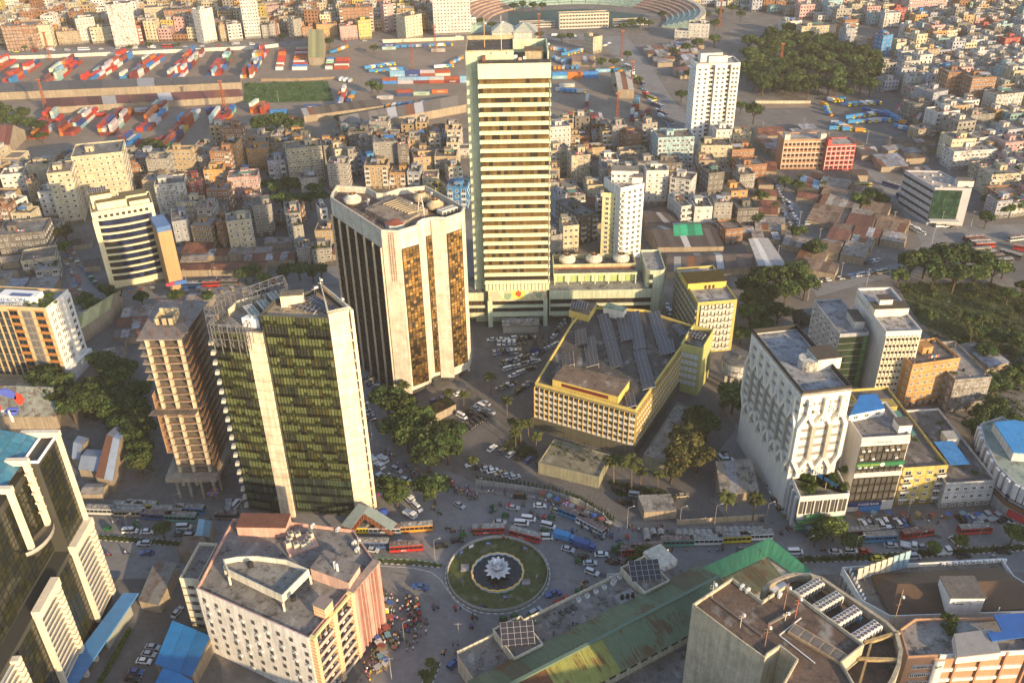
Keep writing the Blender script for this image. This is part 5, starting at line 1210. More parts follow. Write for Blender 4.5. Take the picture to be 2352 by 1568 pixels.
st=[P(1563,800,HY),P(1612,812,HY),P(1638,768,HY),P(1590,757,HY)];st=[(p[0],p[1]) for p in st]
b=MB();b.prism(st,0,HY+.4);b.build('end_tower',['clean'],ye,(.42,.40,.15));occupy(st,1)
b=MB();b.ring(st,.3,HY+.4,HY+2.3);b.build('tower_parapet',['clean'],ye,(.48,.42,.14));b=MB();b.prism(st,HY+.42,HY+.45);b.build('tower_roof',['roof'],ye,(.16,.14,.12))
a=P(1598,768,HY+2);solar_array(ye,'solar_array',a[:2],(1,-.75),5,2,HY+1.2,.3,1.4,1.6)
q=MB();q.box(-.95,-.12,.1,.95,0,2.3,0,(.16,.13,.08))
for i in range(3):
 for j in range(3):q.box(-.8+i*.55+.2*(j % 2),-.16,.25+j*.68,-.35+i*.55+.2*(j % 2),-.1,.8+j*.68,0,(.66,.66,.64))
cl=Cells(ye,'fretwork_screen',q,['flat']);sa,sc=Vector(st[0]),Vector(st[1]);facade(sa,sa+(sc-sa)*.9,3.5,HY-.8,4,5,lambda p,rz,*_:cl.put((p[0],p[1],p[2]+.4),rz),.3,.05);cl.flush()
for nm,lab,pts_,z,c in (('porch','flat porch roof with moss and weeds in front of the yellow bank building',(1238,1062,1392,1094,1378,1108,1234,1070,1268,1005,1390,1040),4.4,(.20,.185,.13)),('low_block','long low flat-roofed block with stained terrace beside the yellow bank building',(1478,1046,1530,1062,1636,960,1555,925),5.5,(.27,.25,.22))):
 pl=[P(pts_[i],pts_[i+1],z) for i in range(0,len(pts_),2)]
 if nm == 'porch':pl=[P(1236,1064,z),P(1376,1098,z),P(1400,1046,z),P(1272,1010,z)]
 t=bld(nm,lab,pl);shell(t,pl,0,z,(.27,.26,.18),'wall',c,par=.5)
# HONEYCOMB-SCREENED YELLOW-GREY TOWER
HG=23.5
ga,gb=P(1603,699,HG),P(1693,692,HG);gp_=sq(ga,gb,31.5);yg=bld('screened_tower','slab block with yellow corners and chequered concrete sun-screen near the water tower',gp_)
shell(yg,gp_,0,HG,(.46,.38,.12),'clean',(.30,.29,.28),par=.9)
def screen(root,a,c,cols,rows,z0,z1,lim,ends,dark):
 w=((Vector(c[:2])-Vector(a[:2])).length-2*ends)/cols;hh=(z1-z0)/rows
 q=MB();q.face([(-w/2,-.02,0),(w/2,-.02,0),(w/2,-.02,hh),(-w/2,-.02,hh)],0,(.09,.085,.07));q.box(-w/2+.08,-.55,.05,w/2-.08,-.05,hh*.36,0,(.58,.55,.48));q.box(-w/2,-.6,0,-w/2+.1,0,hh,0,(.38,.35,.27));q.box(-w/2,-.5,hh*.38,w/2,0,hh*.44,0,(.36,.33,.25))
 q.box(-w/2+.25,-.12,hh*.5,w/2-.15,-.03,hh*.95,0,(.50,.48,.42));q2=MB();q2.add(q)
 cl=Cells(root,'screen_cell',q,['flat'],lim)
 facade(a,c,z0,z1,cols,rows,lambda p,rz,cc,r,*_:cl.put((p[0],p[1],p[2]+(.0 if cc % 2 else .45)),rz,(1,1,1) if not dark else (.8,.8,.75)),ends,.02);cl.flush()
screen(yg,gp_[0],gp_[1],9,7,.8,HG-.9,70,1.3,0);screen(yg,gp_[3],gp_[0],20,7,.8,HG-.9,140,.3,1)
m0=(Vector(gp_[0][:2])+Vector(gp_[1][:2]))/2;gd_=(gb-ga).normalized();gn_=Vector((-gd_[1],gd_[0]))
block(yg,'penthouse',m0+gn_*17+Vector((-.6,0)),gd_,16.5,9.5,HG-.1,HG+3.4,(.55,.42,.10),'clean',(.13,.12,.11),.3)
b=MB();b.obox(m0+gn_*8,gd_,.5,8,HG,HG+.12,0,(.3,.28,.25));b.build('roof_joint',['raw'],yg)
for k in range(3):
 b=MB();b.obox(m0+gn_*12.1+Vector(gd_[:2])*(k*1.7-1.2),gd_,.8,.2,HG+.2,HG+1.8,0,(.06,.04,.03));b.build('door',['flat'],yg)
# WATER TOWER
wt=thing('water_tower','round stained concrete water tower on a ring of columns','water tower',P(1687,893))
b=MB();b.cyl(0,0,8.2,9.3,5.4,6.1,28,0,(.9,.9,.9));b.cyl(0,0,9.3,14.2,6.1,6.1,28,0,(1,1,1));b.build('tank',['oldpaint'],wt,(.56,.55,.52),shift=False)
b=MB();b.cyl(0,0,14.2,14.75,6.35,5.9,28);b.cyl(0,0,14.75,15.2,5.9,.8,28);b.cyl(.3,.2,15.1,16.0,.9,.9,10);b.build('cap',['roof'],wt,(.13,.125,.12),shift=False)
q=MB();q.box(-.32,-.32,0,.32,.32,8.4,0,(.45,.43,.38));me_=q.mesh('column',['raw'])
for k in range(8):ob('column',me_,wt,(4.2*math.cos(k*.785),4.2*math.sin(k*.785),0),k*.785)
b=MB();b.bar((4.9,-3.8,0),(4.9,-3.8,14.5),.25,0,(.6,.58,.55));b.build('pipe',['flat'],wt,shift=False)
letter(wt,'pay',1.7,Vector((-2.2,-6.0,11.6))+wt.location,-.35,(.05,.05,.05));occupy([(wt.location[0]-6,wt.location[1]-6),(wt.location[0]+6,wt.location[1]-6),(wt.location[0]+6,wt.location[1]+6),(wt.location[0]-6,wt.location[1]+6)])
# WHITE BLOCK WITH HONEYCOMB RIBS
HY2=46.5
ya,yb_=P(1843,905,HY2),P(1957,891,HY2);yq=sq(ya,yb_,38);yw=bld('ribbed_block','white office block with zigzag hexagon ribs and blue letters on its planted terrace',yq)
WHY=(.70,.66,.58)
shell(yw,yq,0,HY2-1.2,WHY,'clean',(.30,.30,.31),par=1.2)
b=MB();inn=b.ring(yq,.35,HY2-.9,HY2+.9);b.build('black_fascia',['flat'],yw,(.035,.032,.03))
d=(yb_-ya).normalized();nn=Vector((d[1],-d[0],0));L=(yb_-ya).length
def hexribs(a,c,n_,zb,zt,wid,proud,col,nm):
 a=Vector((a[0],a[1],0));c=Vector((c[0],c[1],0));d=(c-a).normalized();nn=Vector((d[1],-d[0],0));L=(c-a).length;st_=L/n_;H=zt-zb
 for i in range(n_+1):
  b=MB();x0=st_*(i+.5) if i < n_ else None
  if x0 is None:continue
  lv=[(zb,x0),(zb+H*.08,x0),(zb+H*.24,x0-st_/2),(zb+H*.24+.01,x0-st_/2),(zb+H*.66,x0-st_/2),(zb+H*.82,x0),(zt,x0)]
  lv2=[(zb+H*.08,x0),(zb+H*.24,x0+st_/2),(zb+H*.66,x0+st_/2),(zb+H*.82,x0)]
  for ch in (lv,lv2):
   for (z0,s0),(z1,s1) in zip(ch[:-1],ch[1:]):
    s0,s1=min(max(s0,.3),L-.3),min(max(s1,.3),L-.3);p,q_=a+d*s0+nn*proud*.5,a+d*s1+nn*proud*.5
    b.hexa([tuple(p-d*wid/2-nn*proud*.5+Vector((0,0,z0))),tuple(p-d*wid/2+nn*proud*.5+Vector((0,0,z0))),tuple(p+d*wid/2+nn*proud*.5+Vector((0,0,z0))),tuple(p+d*wid/2-nn*proud*.5+Vector((0,0,z0)))],
[tuple(q_-d*wid/2-nn*proud*.5+Vector((0,0,z1))),tuple(q_-d*wid/2+nn*proud*.5+Vector((0,0,z1))),tuple(q_+d*wid/2+nn*proud*.5+Vector((0,0,z1))),tuple(q_+d*wid/2-nn*proud*.5+Vector((0,0,z1)))])
  b.build(nm,['clean'],yw,col)
hexribs(ya,yb_,3,14.5,44.5,1.3,1.3,(.74,.68,.58),'rib');hexribs(yq[3],ya,7,14.5,44.5,1.1,1.0,WHY,'rib')
q=MB()
for k in range(3):q.box(-2.1,-.12,.2+k*.42,2.1,0,.42+k*.42,0,(.10,.10,.095));q.box(-2.1,-.3,.42+k*.42,2.1,0,.5+k*.42,0,(.45,.43,.38))
cl=Cells(yw,'window',q,['flat']);facade(ya,yb_,14.8,44,3,9,lambda p,rz,*_:cl.put((p[0],p[1],p[2]+.8),rz),.3,.0);facade(yq[3],ya,14.8,44,7,9,lambda p,rz,*_:cl.put((p[0],p[1],p[2]+.8),rz),.3,.0);cl.flush()
pa_,pb_=P(1838,1141,14),P(1952,1133,14);back_=46
pq=sq(pa_,pb_,12);pq2=[pa_,pb_,yb_+Vector((0,3,0)),Vector((pa_[0],yq[3][1],0)),]
pod=[(pa_[0],pa_[1]),(pb_[0],pb_[1]),(pb_[0],yb_[1]+2),(ya[0]+.5,ya[1]+2),(ya[0]+.5,yq[3][1]),(pa_[0],yq[3][1])]
shell(yw,pod,0,13.2,(.62,.60,.56),'clean',(.17,.16,.11),par=.9,wname='podium',rname='terrace')
q=MB();q.box(-1.5,-.06,0,-.1,.02,5,0,(.07,.065,.06));q.box(.1,-.06,0,1.2,.02,5,0,(.07,.065,.06));q.box(-1.9,-.4,-.2,-1.55,0,5.2,0,(.6,.58,.52));cl=Cells(yw,'podium_window',q,['flat']);facade(pod[0],pod[1],7,13,6,1,lambda p,rz,*_:cl.put(p,rz),.4,0);cl.flush()
q=MB();q.box(-.6,-.8,0,.6,0,12.5,0,(.62,.60,.58));q.box(.7,-.05,3,2.2,0,12,0,(.10,.10,.10));cl=Cells(yw,'podium_rib',q,['flat']);facade(pod[5],pod[0],0,13,14,1,lambda p,rz,*_:cl.put(p,rz),.4,0);cl.flush()
b=MB();m_=(pa_+pb_)/2;b.obox((m_+nn*.5)[:2],d[:2],L*1.02,1.0,3.6,5.0,0,(.05,.16,.08));b.obox((m_+nn*.8-d*2)[:2],d[:2],L*.8,1.6,2.2,2.7,0,(.05,.2,.1));b.obox((m_+nn*.35-d*2.5)[:2],d[:2],5.5,.3,5.3,6.8,0,(.10,.30,.10));b.build('shop_sign',['flat'],yw)
letter(yw,'জনতা ব্যাংক',.9,m_+nn*1.05-d*4+Vector((0,0,4.3-m_[2])),math.atan2(d[1],d[0]),(.65,.55,.06));letter(yw,'JANATA BANK LIMITED',.75,m_+nn*1.05+d*3+Vector((0,0,4.3-m_[2])),math.atan2(d[1],d[0]),(.65,.55,.06))
lt_a,lt_b=P(1839,1068,16),P(1907,1112,16);ld=(lt_b-lt_a).normalized();rz_=math.atan2(ld[1],ld[0])
for k,(s_,tx) in enumerate(((.12,'সমবায়'),(.53,'ব্যাং'),(.88,'ক ভবন'))):
 p=lt_a.lerp(lt_b,s_);letter(yw,tx,2.6,(p[0],p[1],16.6),rz_,(.03,.22,.55));b=MB();b.bar((p[0],p[1],13.2),(p[0],p[1],15.6),.15,0,(.5,.36,.16));b.bar((p[0]-1,p[1]+1.5,13.2),(p[0],p[1],15.6),.1,0,(.5,.36,.16));b.build('sign_post',['flat'],yw)
planters += [(yw,P(1845+random.random()*26,1085+random.random()*45,13.3)) for _ in range(16)]+[(yw,P(1905+random.random()*38,1080+random.random()*45,13.3)) for _ in range(12)]
p=P(1856,835,HY2);b=MB();b.cyl(p[0],p[1],HY2-1.2,HY2+2.2,3.2,3.2,18);b.build('round_tank',['oldpaint'],yw,(.55,.52,.46))
p=P(1893,815,HY2+2);block(yw,'lift_room',p,d,8,7.5,HY2-1.2,HY2+3.2,(.66,.62,.54),'wall',(.13,.11,.1))
for k in range(5):ob('air_conditioner',AC.mesh('air_conditioner',['flat']),yw,Vector((*(ya+d*(2.5+k*2.6)+nn*1.2)[:2],42.5-(k*3 % 7)))-yw.location,math.atan2(d[1],d[0]),scale=(1.5,1.5,1.5))
HS=29.5
sa,sb=P(1979,1010,HS),P(2091,1003,HS);sq_=sq(sa,sb,18);gs=bld('glazed_block','glass-fronted bank office block with green signboard and blue-roofed penthouse',sq_)
shell(gs,sq_,0,HS,(.58,.55,.50),'clean',(.19,.18,.18),par=.8);d=(sb-sa).normalized();nn=Vector((d[1],-d[0],0));rz_=math.atan2(d[1],d[0]);L=(sb-sa).length
w=L/8;q=MB();q.face([(-w/2,-.04,.8),(w/2,-.04,.8),(w/2,-.04,3.1),(-w/2,-.04,3.1)],0);q.box(-w/2,-.08,0,w/2,0,.8,1,(.22,.20,.17));q.box(-w/2-.07,-.35,0,-w/2+.07,0,3.1,1,(.62,.60,.54));q.box(-w/2,-.2,2.95,w/2,0,3.15,1,(.45,.42,.36))
cl=Cells(gs,'window',q,['pane','flat']);ac=Cells(gs,'air_conditioner',AC,['flat'])
def fn(p,rz,c,r,cw_,ch_):
 cl.put(p,rz,random.choice(((.12,.11,.09),(.16,.14,.10),(.09,.085,.08))) if r > 2 else (.10,.095,.085))
 if r in (6,5,4) and random.random() < .6:ac.put((p[0],p[1]-.25,p[2]+1.2),rz)
facade(sa,sb,4.2,27,8,7,fn,.3,.02);cl.flush();ac.flush()
m_=(sa+sb)/2
for o_,fx,th_,z0_,z1_,c_ in ((.3,1,.5,18.9,20.4,(.03,.17,.07)),(.3,1,.3,14.6,16.4,(.66,.62,.52)),(.2,1,.3,27.2,29.2,(.66,.62,.54)),(.4,.7,.7,2.6,4.2,(.02,.03,.12)),(.3,.45,.5,0,2.5,(.05,.22,.5))):b=MB();b.obox((m_+nn*o_-d*(2 if fx == .7 else 0))[:2],d[:2],L*fx,th_,z0_,z1_,0,c_);b.build('signboard',['flat'],gs)
letter(gs,'NATIONAL SECURITIES',.8,m_+nn*.6-d*3.4+Vector((0,0,19.7-m_[2])),rz_,(.65,.55,.05));letter(gs,'WOORI BANK',1.1,m_+nn*.8-d*1+Vector((0,0,3.4-m_[2])),rz_,(.75,.75,.78));letter(gs,'SECURITIES LIMITED',.7,m_+nn*.4-d*1+Vector((0,0,28.4-m_[2])),rz_,(.08,.15,.3))
b=MB();p=m_+nn*.58+d*.6;b.cyl(0,0,0,.06,.75,n=14,m=0,t=(.75,.75,.7));o_=b.build('sign_disc',['flat'],gs,shift=False);o_.location=Vector((p[0],p[1],19.65))-gs.location;o_.rotation_euler=(1.57,0,rz_)
pq_=[P(1952,952,HS+3),P(2033,936,HS+3),P(2014,903,HS+3),P(1975,906,HS+3)];b=MB();b.prism([(p[0],p[1]) for p in pq_],0,HS+2.6);b.build('penthouse',['clean'],gs,(.72,.70,.66));b=MB();b.prism([(p[0],p[1]) for p in pq_],HS+2.62,HS+2.9);b.build('penthouse_roof',['sheetclean'],gs,(.03,.20,.55));occupy([(p[0],p[1]) for p in pq_])
p=P(2070,985,HS);block(gs,'stair_room',p,d,4.2,4.2,HS-.1,HS+3.2,(.64,.62,.58),'clean',(.2,.18,.17))
wins(gs,(pq_[0][0],pq_[0][1]),(pq_[1][0],pq_[1][1]),HS,HS+2.6,3,1,1.6,1.0,.9,'white')
# PAIR OF PALE TALL BLOCKS BEHIND
HT=30.2
ta,tb=P(2035,766,HT),P(2117,763,HT);tq=sq(ta,tb,30);tb_=bld('twin_block','tall cream block with gridded sunshade front above the orange building',tq)
shell(tb_,tq,0,HT,(.62,.58,.54),'clean',(.36,.34,.32),par=.9);d=(tb-ta).normalized();rz_=math.atan2(d[1],d[0]);L=(tb-ta).length
q=MB();w=L/9;q.face([(-w/2+.3,-.03,.9),(w/2-.3,-.03,.9),(w/2-.3,-.03,2.2),(-w/2+.3,-.03,2.2)],0);q.box(-w/2,-.6,2.3,w/2,0,2.6,1,(.7,.62,.46),bottom=True);q.box(-w/2,-.3,.0,w/2,0,.8,1,(.68,.6,.44));q.box(-w/2-.1,-.6,0,-w/2+.1,0,3,1,(.68,.6,.44))
cl=Cells(tb_,'window',q,['glass','flat']);facade(ta,tb,.5,HT-1.2,9,10,lambda p,rz,*_:cl.put(p,rz),.2,0);cl.flush()
m_=(ta+tb)/2;nb=Vector((-d[1],d[0],0));block(tb_,'penthouse',(m_+nb*15),d,L*.98,5.5,HT,HT+3.6,(.70,.64,.50),'clean',(.12,.11,.10));block(tb_,'lift_room',(m_+nb*17-d*1.5),d,5,4,HT+3.6,HT+6,(.66,.62,.56),'clean',(.14,.12,.11))
b=MB();rr=sq(ta+nb*18,tb+nb*18,12);b.prism([(p[0],p[1]) for p in rr],HT,HT+2.0);b.ring([(p[0],p[1]) for p in rr],.3,HT+2.0,HT+3);b.build('rear_block',['clean'],tb_,(.62,.59,.56));b=MB();b.prism([(p[0]*.985+m_[0]*.015,p[1]) for p in rr],HT+2.0,HT+2.03);b.build('rear_roof',['roof'],tb_,(.33,.31,.29))
ga2,gb2=P(1929,771,25),P(1996,767,25);gq=sq(ga2,gb2,27);gl=bld('grey_block','grey block with green glass front between the ribbed block and cream tower',gq);shell(gl,gq,0,25,(.38,.38,.39),'wall',(.27,.26,.26),par=.8)
L=(gb2-ga2).length;w=L/6;q=MB();q.face([(-w/2,-.04,0),(w/2,-.04,0),(w/2,-.04,2.5),(-w/2,-.04,2.5)],0);q.box(-w/2,-.12,0,-w/2+.1,0,2.6,1,(.45,.42,.3));q.box(-w/2,-.3,2.5,w/2,0,2.75,1,(.6,.56,.42))
cl=Cells(gl,'window',q,['pane','flat']);facade(ga2,gb2,1,24.4,6,8,lambda p,rz,c,r,*_:cl.put(p,rz,(.05,.16,.05) if c == 5 else random.choice(((.03,.05,.03),(.025,.04,.025)))),0,0);cl.flush()
wins(gl,gq[3],gq[0],1,24,7,8,1.8,1.3,1,'shade',acs=.4);nb=Vector((0,1,0));m_=(ga2+gb2)/2;block(gl,'stair_room',m_+Vector((3.0,9,0)),(1,0),4,9,25,28.4,(.5,.49,.46),'wall',(.15,.14,.13))
# BROWN-ROOFED WHITE BLOCK BELOW THE MAIN ROAD
HW=13.5
bw=[P(x,y,HW) for x,y in ((1934,1301),(2300,1281),(2330,1320),(2420,1440),(2420,1412),(2046,1414),(1980,1376))]
bw=[P(1934,1301,HW),P(2302,1281,HW),P(2330,1322,HW),P(2460,1400,HW),P(2046,1414,HW),P(1980,1378,HW)]
br=bld('hipped_block','white block with big brown hipped roof and long slanted billboard below the road',bw)
shell(br,bw,0,HW-1.4,(.70,.68,.63),'clean',(.21,.18,.15),par=1.4)
ee=[P(x,y,HW+.3) for x,y in ((1998,1312),(2300,1299),(2440,1390),(2046,1408))];rg0,rg1=P(2062,1340,HW+3.2),P(2330,1332,HW+3.2)
b=MB();ee3=[(p[0],p[1],HW-.4) for p in ee];A_,B_,C2,D2=ee3;r0,r1=tuple(rg0),tuple(rg1)
b.face([B_,A_,r0,r1]);b.face([D2,C2,r1,r0]);b.face([A_,D2,r0]);b.face([C2,B_,r1]);b.build('hipped_roof',['sheetclean'],br,(.115,.075,.05))
p=P(2205,1365,HW+3);block(br,'white_room',p,(1,-.02),9,7.5,HW,HW+6.0,(.74,.73,.70),'clean',(.20,.18,.17),.25);wins(br,(p[0]-4.5,p[1]-3.75),(p[0]+4.5,p[1]-3.75),HW+2.6,HW+5,2,1,2.6,.8,.8,'white')
for k in range(11):ob('air_conditioner',AC.mesh('air_conditioner',['flat']),br,P(2165+k*14-(k > 8)*0,1296-k*.9,HW-1)-br.location,.0,scale=(1.3,1.3,1.5))
for k in range(8):ob('air_conditioner',AC.mesh('air_conditioner',['flat']),br,P(1950+k*4.6,1312+k*9.5,HW-1)-br.location,1.0,scale=(1.3,1.3,1.6))
a,c=P(1968,1328,HW),P(2086,1299,HW);n_=9
for k in range(n_):
 u0,u1=a.lerp(c,k/n_),a.lerp(c,(k+.96)/n_);z1_=HW+3.2+2.5*k/n_;b=MB();t_=(.55,.52,.44) if k < 6 else (.28,.42,.5)
 b.face([(*u0[:2],HW-.5),(*u1[:2],HW-.5),(u1[0],u1[1]+.5,z1_),(u0[0],u0[1]+.5,z1_)],0,t_);b.face([(u0[0],u0[1]+.7,z1_),(u1[0],u1[1]+.7,z1_),(u1[0],u1[1]+.2,HW-.5),(u0[0],u0[1]+.2,HW-.5)],0,(.3,.3,.3));b.bar((*u0[:2],HW-1),(u0[0],u0[1]+.4,z1_),.12,0,(.12,.1,.1));b.bar((u0[0]+.2,u0[1]-1.6,HW-1),(u0[0],u0[1]+.4,z1_-.6),.09,0,(.15,.13,.12));b.build('billboard_panel',['flat'],br)
for k in range(5):
 u0=bw[5].lerp(bw[0],.12+k*.19);b=MB();b.obox((u0[0]-.3,u0[1]),(bw[0]-bw[5])[:2],1.2,.5,2,HW-2.5,0,(.25,.23,.21));b.build('tall_window',['flat'],br)
mast(br,P(2050,1440,HW),14,(.36,.24,.15),w=.14,arms=1)
HM=17.5
bk=[P(x,y,HM) for x,y in ((2084,1512),(2360,1497),(2380,1420),(2100,1424),(2066,1448))];mk=bld('brick_block','terracotta brick block with white bands and stained grey roof in the bottom corner',bk)
shell(mk,bk,0,HM,(.48,.27,.16),'clean',(.25,.23,.21),par=.8);a,c=bk[0],bk[1];d=(c-a).normalized();nn=Vector((d[1],-d[0],0));L=(c-a).length
for k,(z0,z1) in enumerate(((HM-.3,HM+1.1),(12.2,13.4),(8.4,9.5),(4,5.1))):
 b=MB();b.obox((a+d*L*.62+nn*.2)[:2],d[:2],L*.72,.4,z0,z1);b.build('white_band',['clean'],mk,(.72,.70,.66))
b=MB();b.obox((a+d*L*.27+nn*.4)[:2],d[:2],2.6,.5,8,16.5,0,(.70,.69,.66));b.build('vertical_sign',['flat'],mk);letter(mk,'৯৫',1.6,a+d*L*.27+nn*.7+Vector((0,0,14.6-a[2])),math.atan2(d[1],d[0]),(.06,.06,.06))
for k in range(4):b=MB();b.obox((a+d*L*(.42+.2*k)+nn*.3)[:2],d[:2],.5,.6,0,HM+1);b.build('brick_pier',['clean'],mk,(.46,.24,.14))
wins(mk,(a+d*L*.05+nn*.02)[:2],(a+d*L*.24+nn*.02)[:2],4,16,5,4,1.0,1.3,.6,'white')
b=MB();rr=[P(x,y,HM+3) for x,y in ((2200,1505),(2300,1494),(2280,1440),(2192,1452))];b.prism([(p[0],p[1]) for p in rr],HM,HM+2.2);b.build('shed',['clean'],mk,(.66,.65,.62));b=MB();b.prism([(p[0],p[1]) for p in rr],HM+2.22,HM+2.6);b.build('shed_roof',['sheetclean'],mk,(.33,.32,.31))
b=MB();rr=[P(x,y,HM+4) for x,y in ((2281,1464),(2400,1450),(2400,1398),(2284,1404),(2305,1442),(2270,1446))];b.prism([(p[0],p[1]) for p in rr],HM+2.6,HM+3.0,bottom=True);b.build('blue_roof',['sheetclean'],mk,(.03,.13,.42))
for x,y in ((2290,1410),(2380,1455),(2285,1460)):
 p=P(x,y,HM);b=MB();b.bar((p[0],p[1],HM),(p[0],p[1],HM+2.7),.2,0,(.4,.4,.4));b.build('roof_post',['flat'],mk)
planters += [(mk,P(2160+random.random()*40,1415+random.random()*50,HM)) for _ in range(8)]
# WHITE OFFICE WITH BOWED BLUE GLASS BANDS
HC=38.5
ca,cb=P(210,494,HC),P(352,470,HC);cq=sq(ca,cb,16);cu=bld('bowed_office','cream office block with bowed dark blue window bands and tan side slab',cq)
CW=(.70,.62,.40);shell(cu,cq,0,HC,CW,'clean',(.30,.25,.18),par=1.1);d=(cb-ca).normalized();nn=Vector((d[1],-d[0],0));L=(cb-ca).length;rz_=math.atan2(d[1],d[0])
N_=12
for k in range(9):
 z=3.0+k*3.55;b=MB()
 for i in range(N_):
  f=lambda t:(1-((t-.5)*2)**2)*1.6+.25
  s0,s1=.06+.9*i/N_,.06+.9*(i+1)/N_;t0,t1=i/N_,(i+1)/N_
  p,q_=ca+d*L*s0+nn*f(t0),ca+d*L*s1+nn*f(t1);p2,q2_=ca+d*L*s0,ca+d*L*s1
  if 1:
   g=MB();g.face([(*(p-nn*.35)[:2],z+1.0),(*(q_-nn*.35)[:2],z+1.0),(*(q_-nn*.35)[:2],z+3.55),(*(p-nn*.35)[:2],z+3.55)]);g.build('glass_panel',['pane'],cu,(.05,.045,.035) if k < 6 and i < 3 else random.choice(((.012,.018,.05),(.015,.022,.06),(.02,.03,.075),(.01,.014,.035))))  # dark low panels at one end painted as the shade in open balconies
  b.hexa([(*p2[:2],z),(*p[:2],z),(*q_[:2],z),(*q2_[:2],z)],[(*p2[:2],z+.75),(*p[:2],z+.75),(*q_[:2],z+.75),(*q2_[:2],z+.75)],bottom=True)
 b.build('band',['clean'],cu,CW)
b=MB();b.obox((ca+d*L*.02+nn*.3)[:2],d[:2],L*.06,1.2,0,36);b.build('corner_post',['clean'],cu,CW)
wins(cu,ca+nn*.0,cb,35.3,38.3,9,1,1.3,1.2,1.0,'dark',ends=2)
q=MB();q.face([(-1.9,-.05,0),(1.9,-.05,0),(1.9,-.05,3.2),(-1.9,-.05,3.2)],0);q.box(-1.95,-.1,0,-1.85,0,3.2,1,(.08,.08,.08));cl=Cells(cu,'side_glass',q,['pane','flat']);facade(cq[3],cq[0],3,36,4,10,lambda p,rz,*_:cl.put(p,rz,(.03,.035,.05)),.3,.02);cl.flush()
ta_,tb2=P(362,535,30.5),P(394,528,30.5);tq_=sq(ta_,tb2,15);b=MB();b.prism([(p[0],p[1]) for p in tq_],0,30.5);b.build('tan_slab',['clean'],cu,(.40,.26,.13));occupy([(p[0],p[1]) for p in tq_]);b=MB();b.prism([(p[0],p[1]) for p in tq_],30.52,33,0,(1,1,1));b.build('blue_hut',['sheetclean'],cu,(.10,.20,.42))
b=MB();b.obox(((ta_+tb2)/2+nn*.5)[:2],d[:2],9,1.2,3,4.6,0,(.06,.15,.45));b.obox(((ta_+tb2)/2+nn*.55-d*3)[:2],d[:2],4,1.2,3.2,4.7,0,(.35,.05,.08));b.build('shop_sign',['flat'],cu)
m_=(ca+cb)/2;nb=-nn
for off,lx,ly,z1,dxx in ((6,13,5,42.5,-4),(10,9,5,45,-8),(5,9,4,41,8),(11,12,6,42,6)):block(cu,'roof_room',m_+nb*off+d*dxx,d,lx,ly,HC-.1,z1,CW,'clean',(.28,.24,.18))
solar_array(cu,'solar_array',(m_+nb*11-d*9)[:2],d[:2],8,2,45.1,.3)
# WHITE RESIDENTIAL TOWER OF TWENTY STOREYS
HH=51.8
wa,wb=P(1600,151,HH),P(1701,148,HH);wq=sq(wa,wb,17);wh=bld('residential_tower','slim white residential tower of stacked flats between the road and dark trees',wq,'tower')
d=(wb-wa).normalized();nb=Vector((-d[1],d[0],0));L=(wb-wa).length;WT=(.76,.74,.70)
f3=lambda s0,s1,o:[(wa+d*L*s0+nb*o),(wa+d*L*s1+nb*o),(wa+d*L*s1+nb*17),(wa+d*L*s0+nb*17)]
for s0,s1,o in ((0,.31,0),(.31,.44,2.6),(.44,.71,0.3),(.71,.80,2.6),(.80,1.0,.2)):
 pl=f3(s0,s1,o);b=MB();b.prism([(p[0],p[1]) for p in pl],0,HH);b.build('wing' if o < 1 else 'recess',['wall'],wh,WT if o < 1 else (.5,.48,.46))
 nW=2 if o < 1 else 1
 wins(wh,pl[0],pl[1],1.5,HH-1.5,nW,17,1.5 if o < 1 else 2.2,1.4,.9,'white' if o < 1 else 'balcony',name='window' if o < 1 else 'balcony',ends=.5,limit=90)
occupy(wq,2);b=MB();b.face([(*p[:2],HH+.02) for p in wq]);b.build('roof',['roof'],wh,(.35,.33,.30))
m_=(wa+wb)/2;b=MB();b.ring([(p[0],p[1]) for p in wq],.3,HH,HH+1);b.build('parapet',['wall'],wh,(.7,.68,.62));block(wh,'roof_room',m_+nb*9+d*1,d,12,7,HH,HH+4.5,(.68,.66,.6),'wall');block(wh,'roof_room',m_+nb*11-d*3,d,14,8,HH,HH+6,(.72,.70,.66),'wall');wins(wh,wq[3],wq[0],1.5,HH-2,4,17,1.2,1.3,.9,'white',name='side_window',limit=40)
# CREAM AND WHITE TOWER BEHIND THE COOLING TOWERS
HD=38.5
da,db=P(1384,447,34),P(1426,449,34);dq=sq(da,db,14);dt=bld('apartment_tower','cream and white apartment tower with stepped top behind the three cooling towers',dq,'tower')
shell(dt,dq,0,34,(.66,.58,.32),'wall',(.18,.18,.12));wins(dt,da,db,2,33,2,12,1.6,1.4,.8,'white',limit=60)
ea,eb=P(1426,436,HD),P(1480,425,HD);eq=sq(ea,eb,16);shell(dt,eq,0,HD,(.74,.72,.68),'wall',(.3,.28,.26),wname='white_wing',rname='wing_roof');wins(dt,ea,eb,2,HD-1,4,13,1.5,1.3,.9,'white',limit=80);wins(dt,ea,sub(ea,eb,.2),3,HD-2,1,12,1.6,1.7,.9,'balcony',name='balcony')
block(dt,'penthouse',(sub(ea,eb,.35)[0]-1,sub(ea,eb,.35)[1]+11),(1,-.1),13,7,34,44.5,(.74,.72,.68),'wall',(.33,.3,.27));block(dt,'stair_room',(eb[0]-3,eb[1]+4),(1,-.1),5,5,HD,42,(.74,.72,.68),'wall')
solar_array(dt,'solar_array',(eb[0]-3,eb[1]+3),(1,-.1),4,2,42,.3);wins(dt,(ea[0]-5,ea[1]+7.3),(ea[0]+7,ea[1]+6.2),38.5,44,4,2,1.2,1.2,.9,'white')
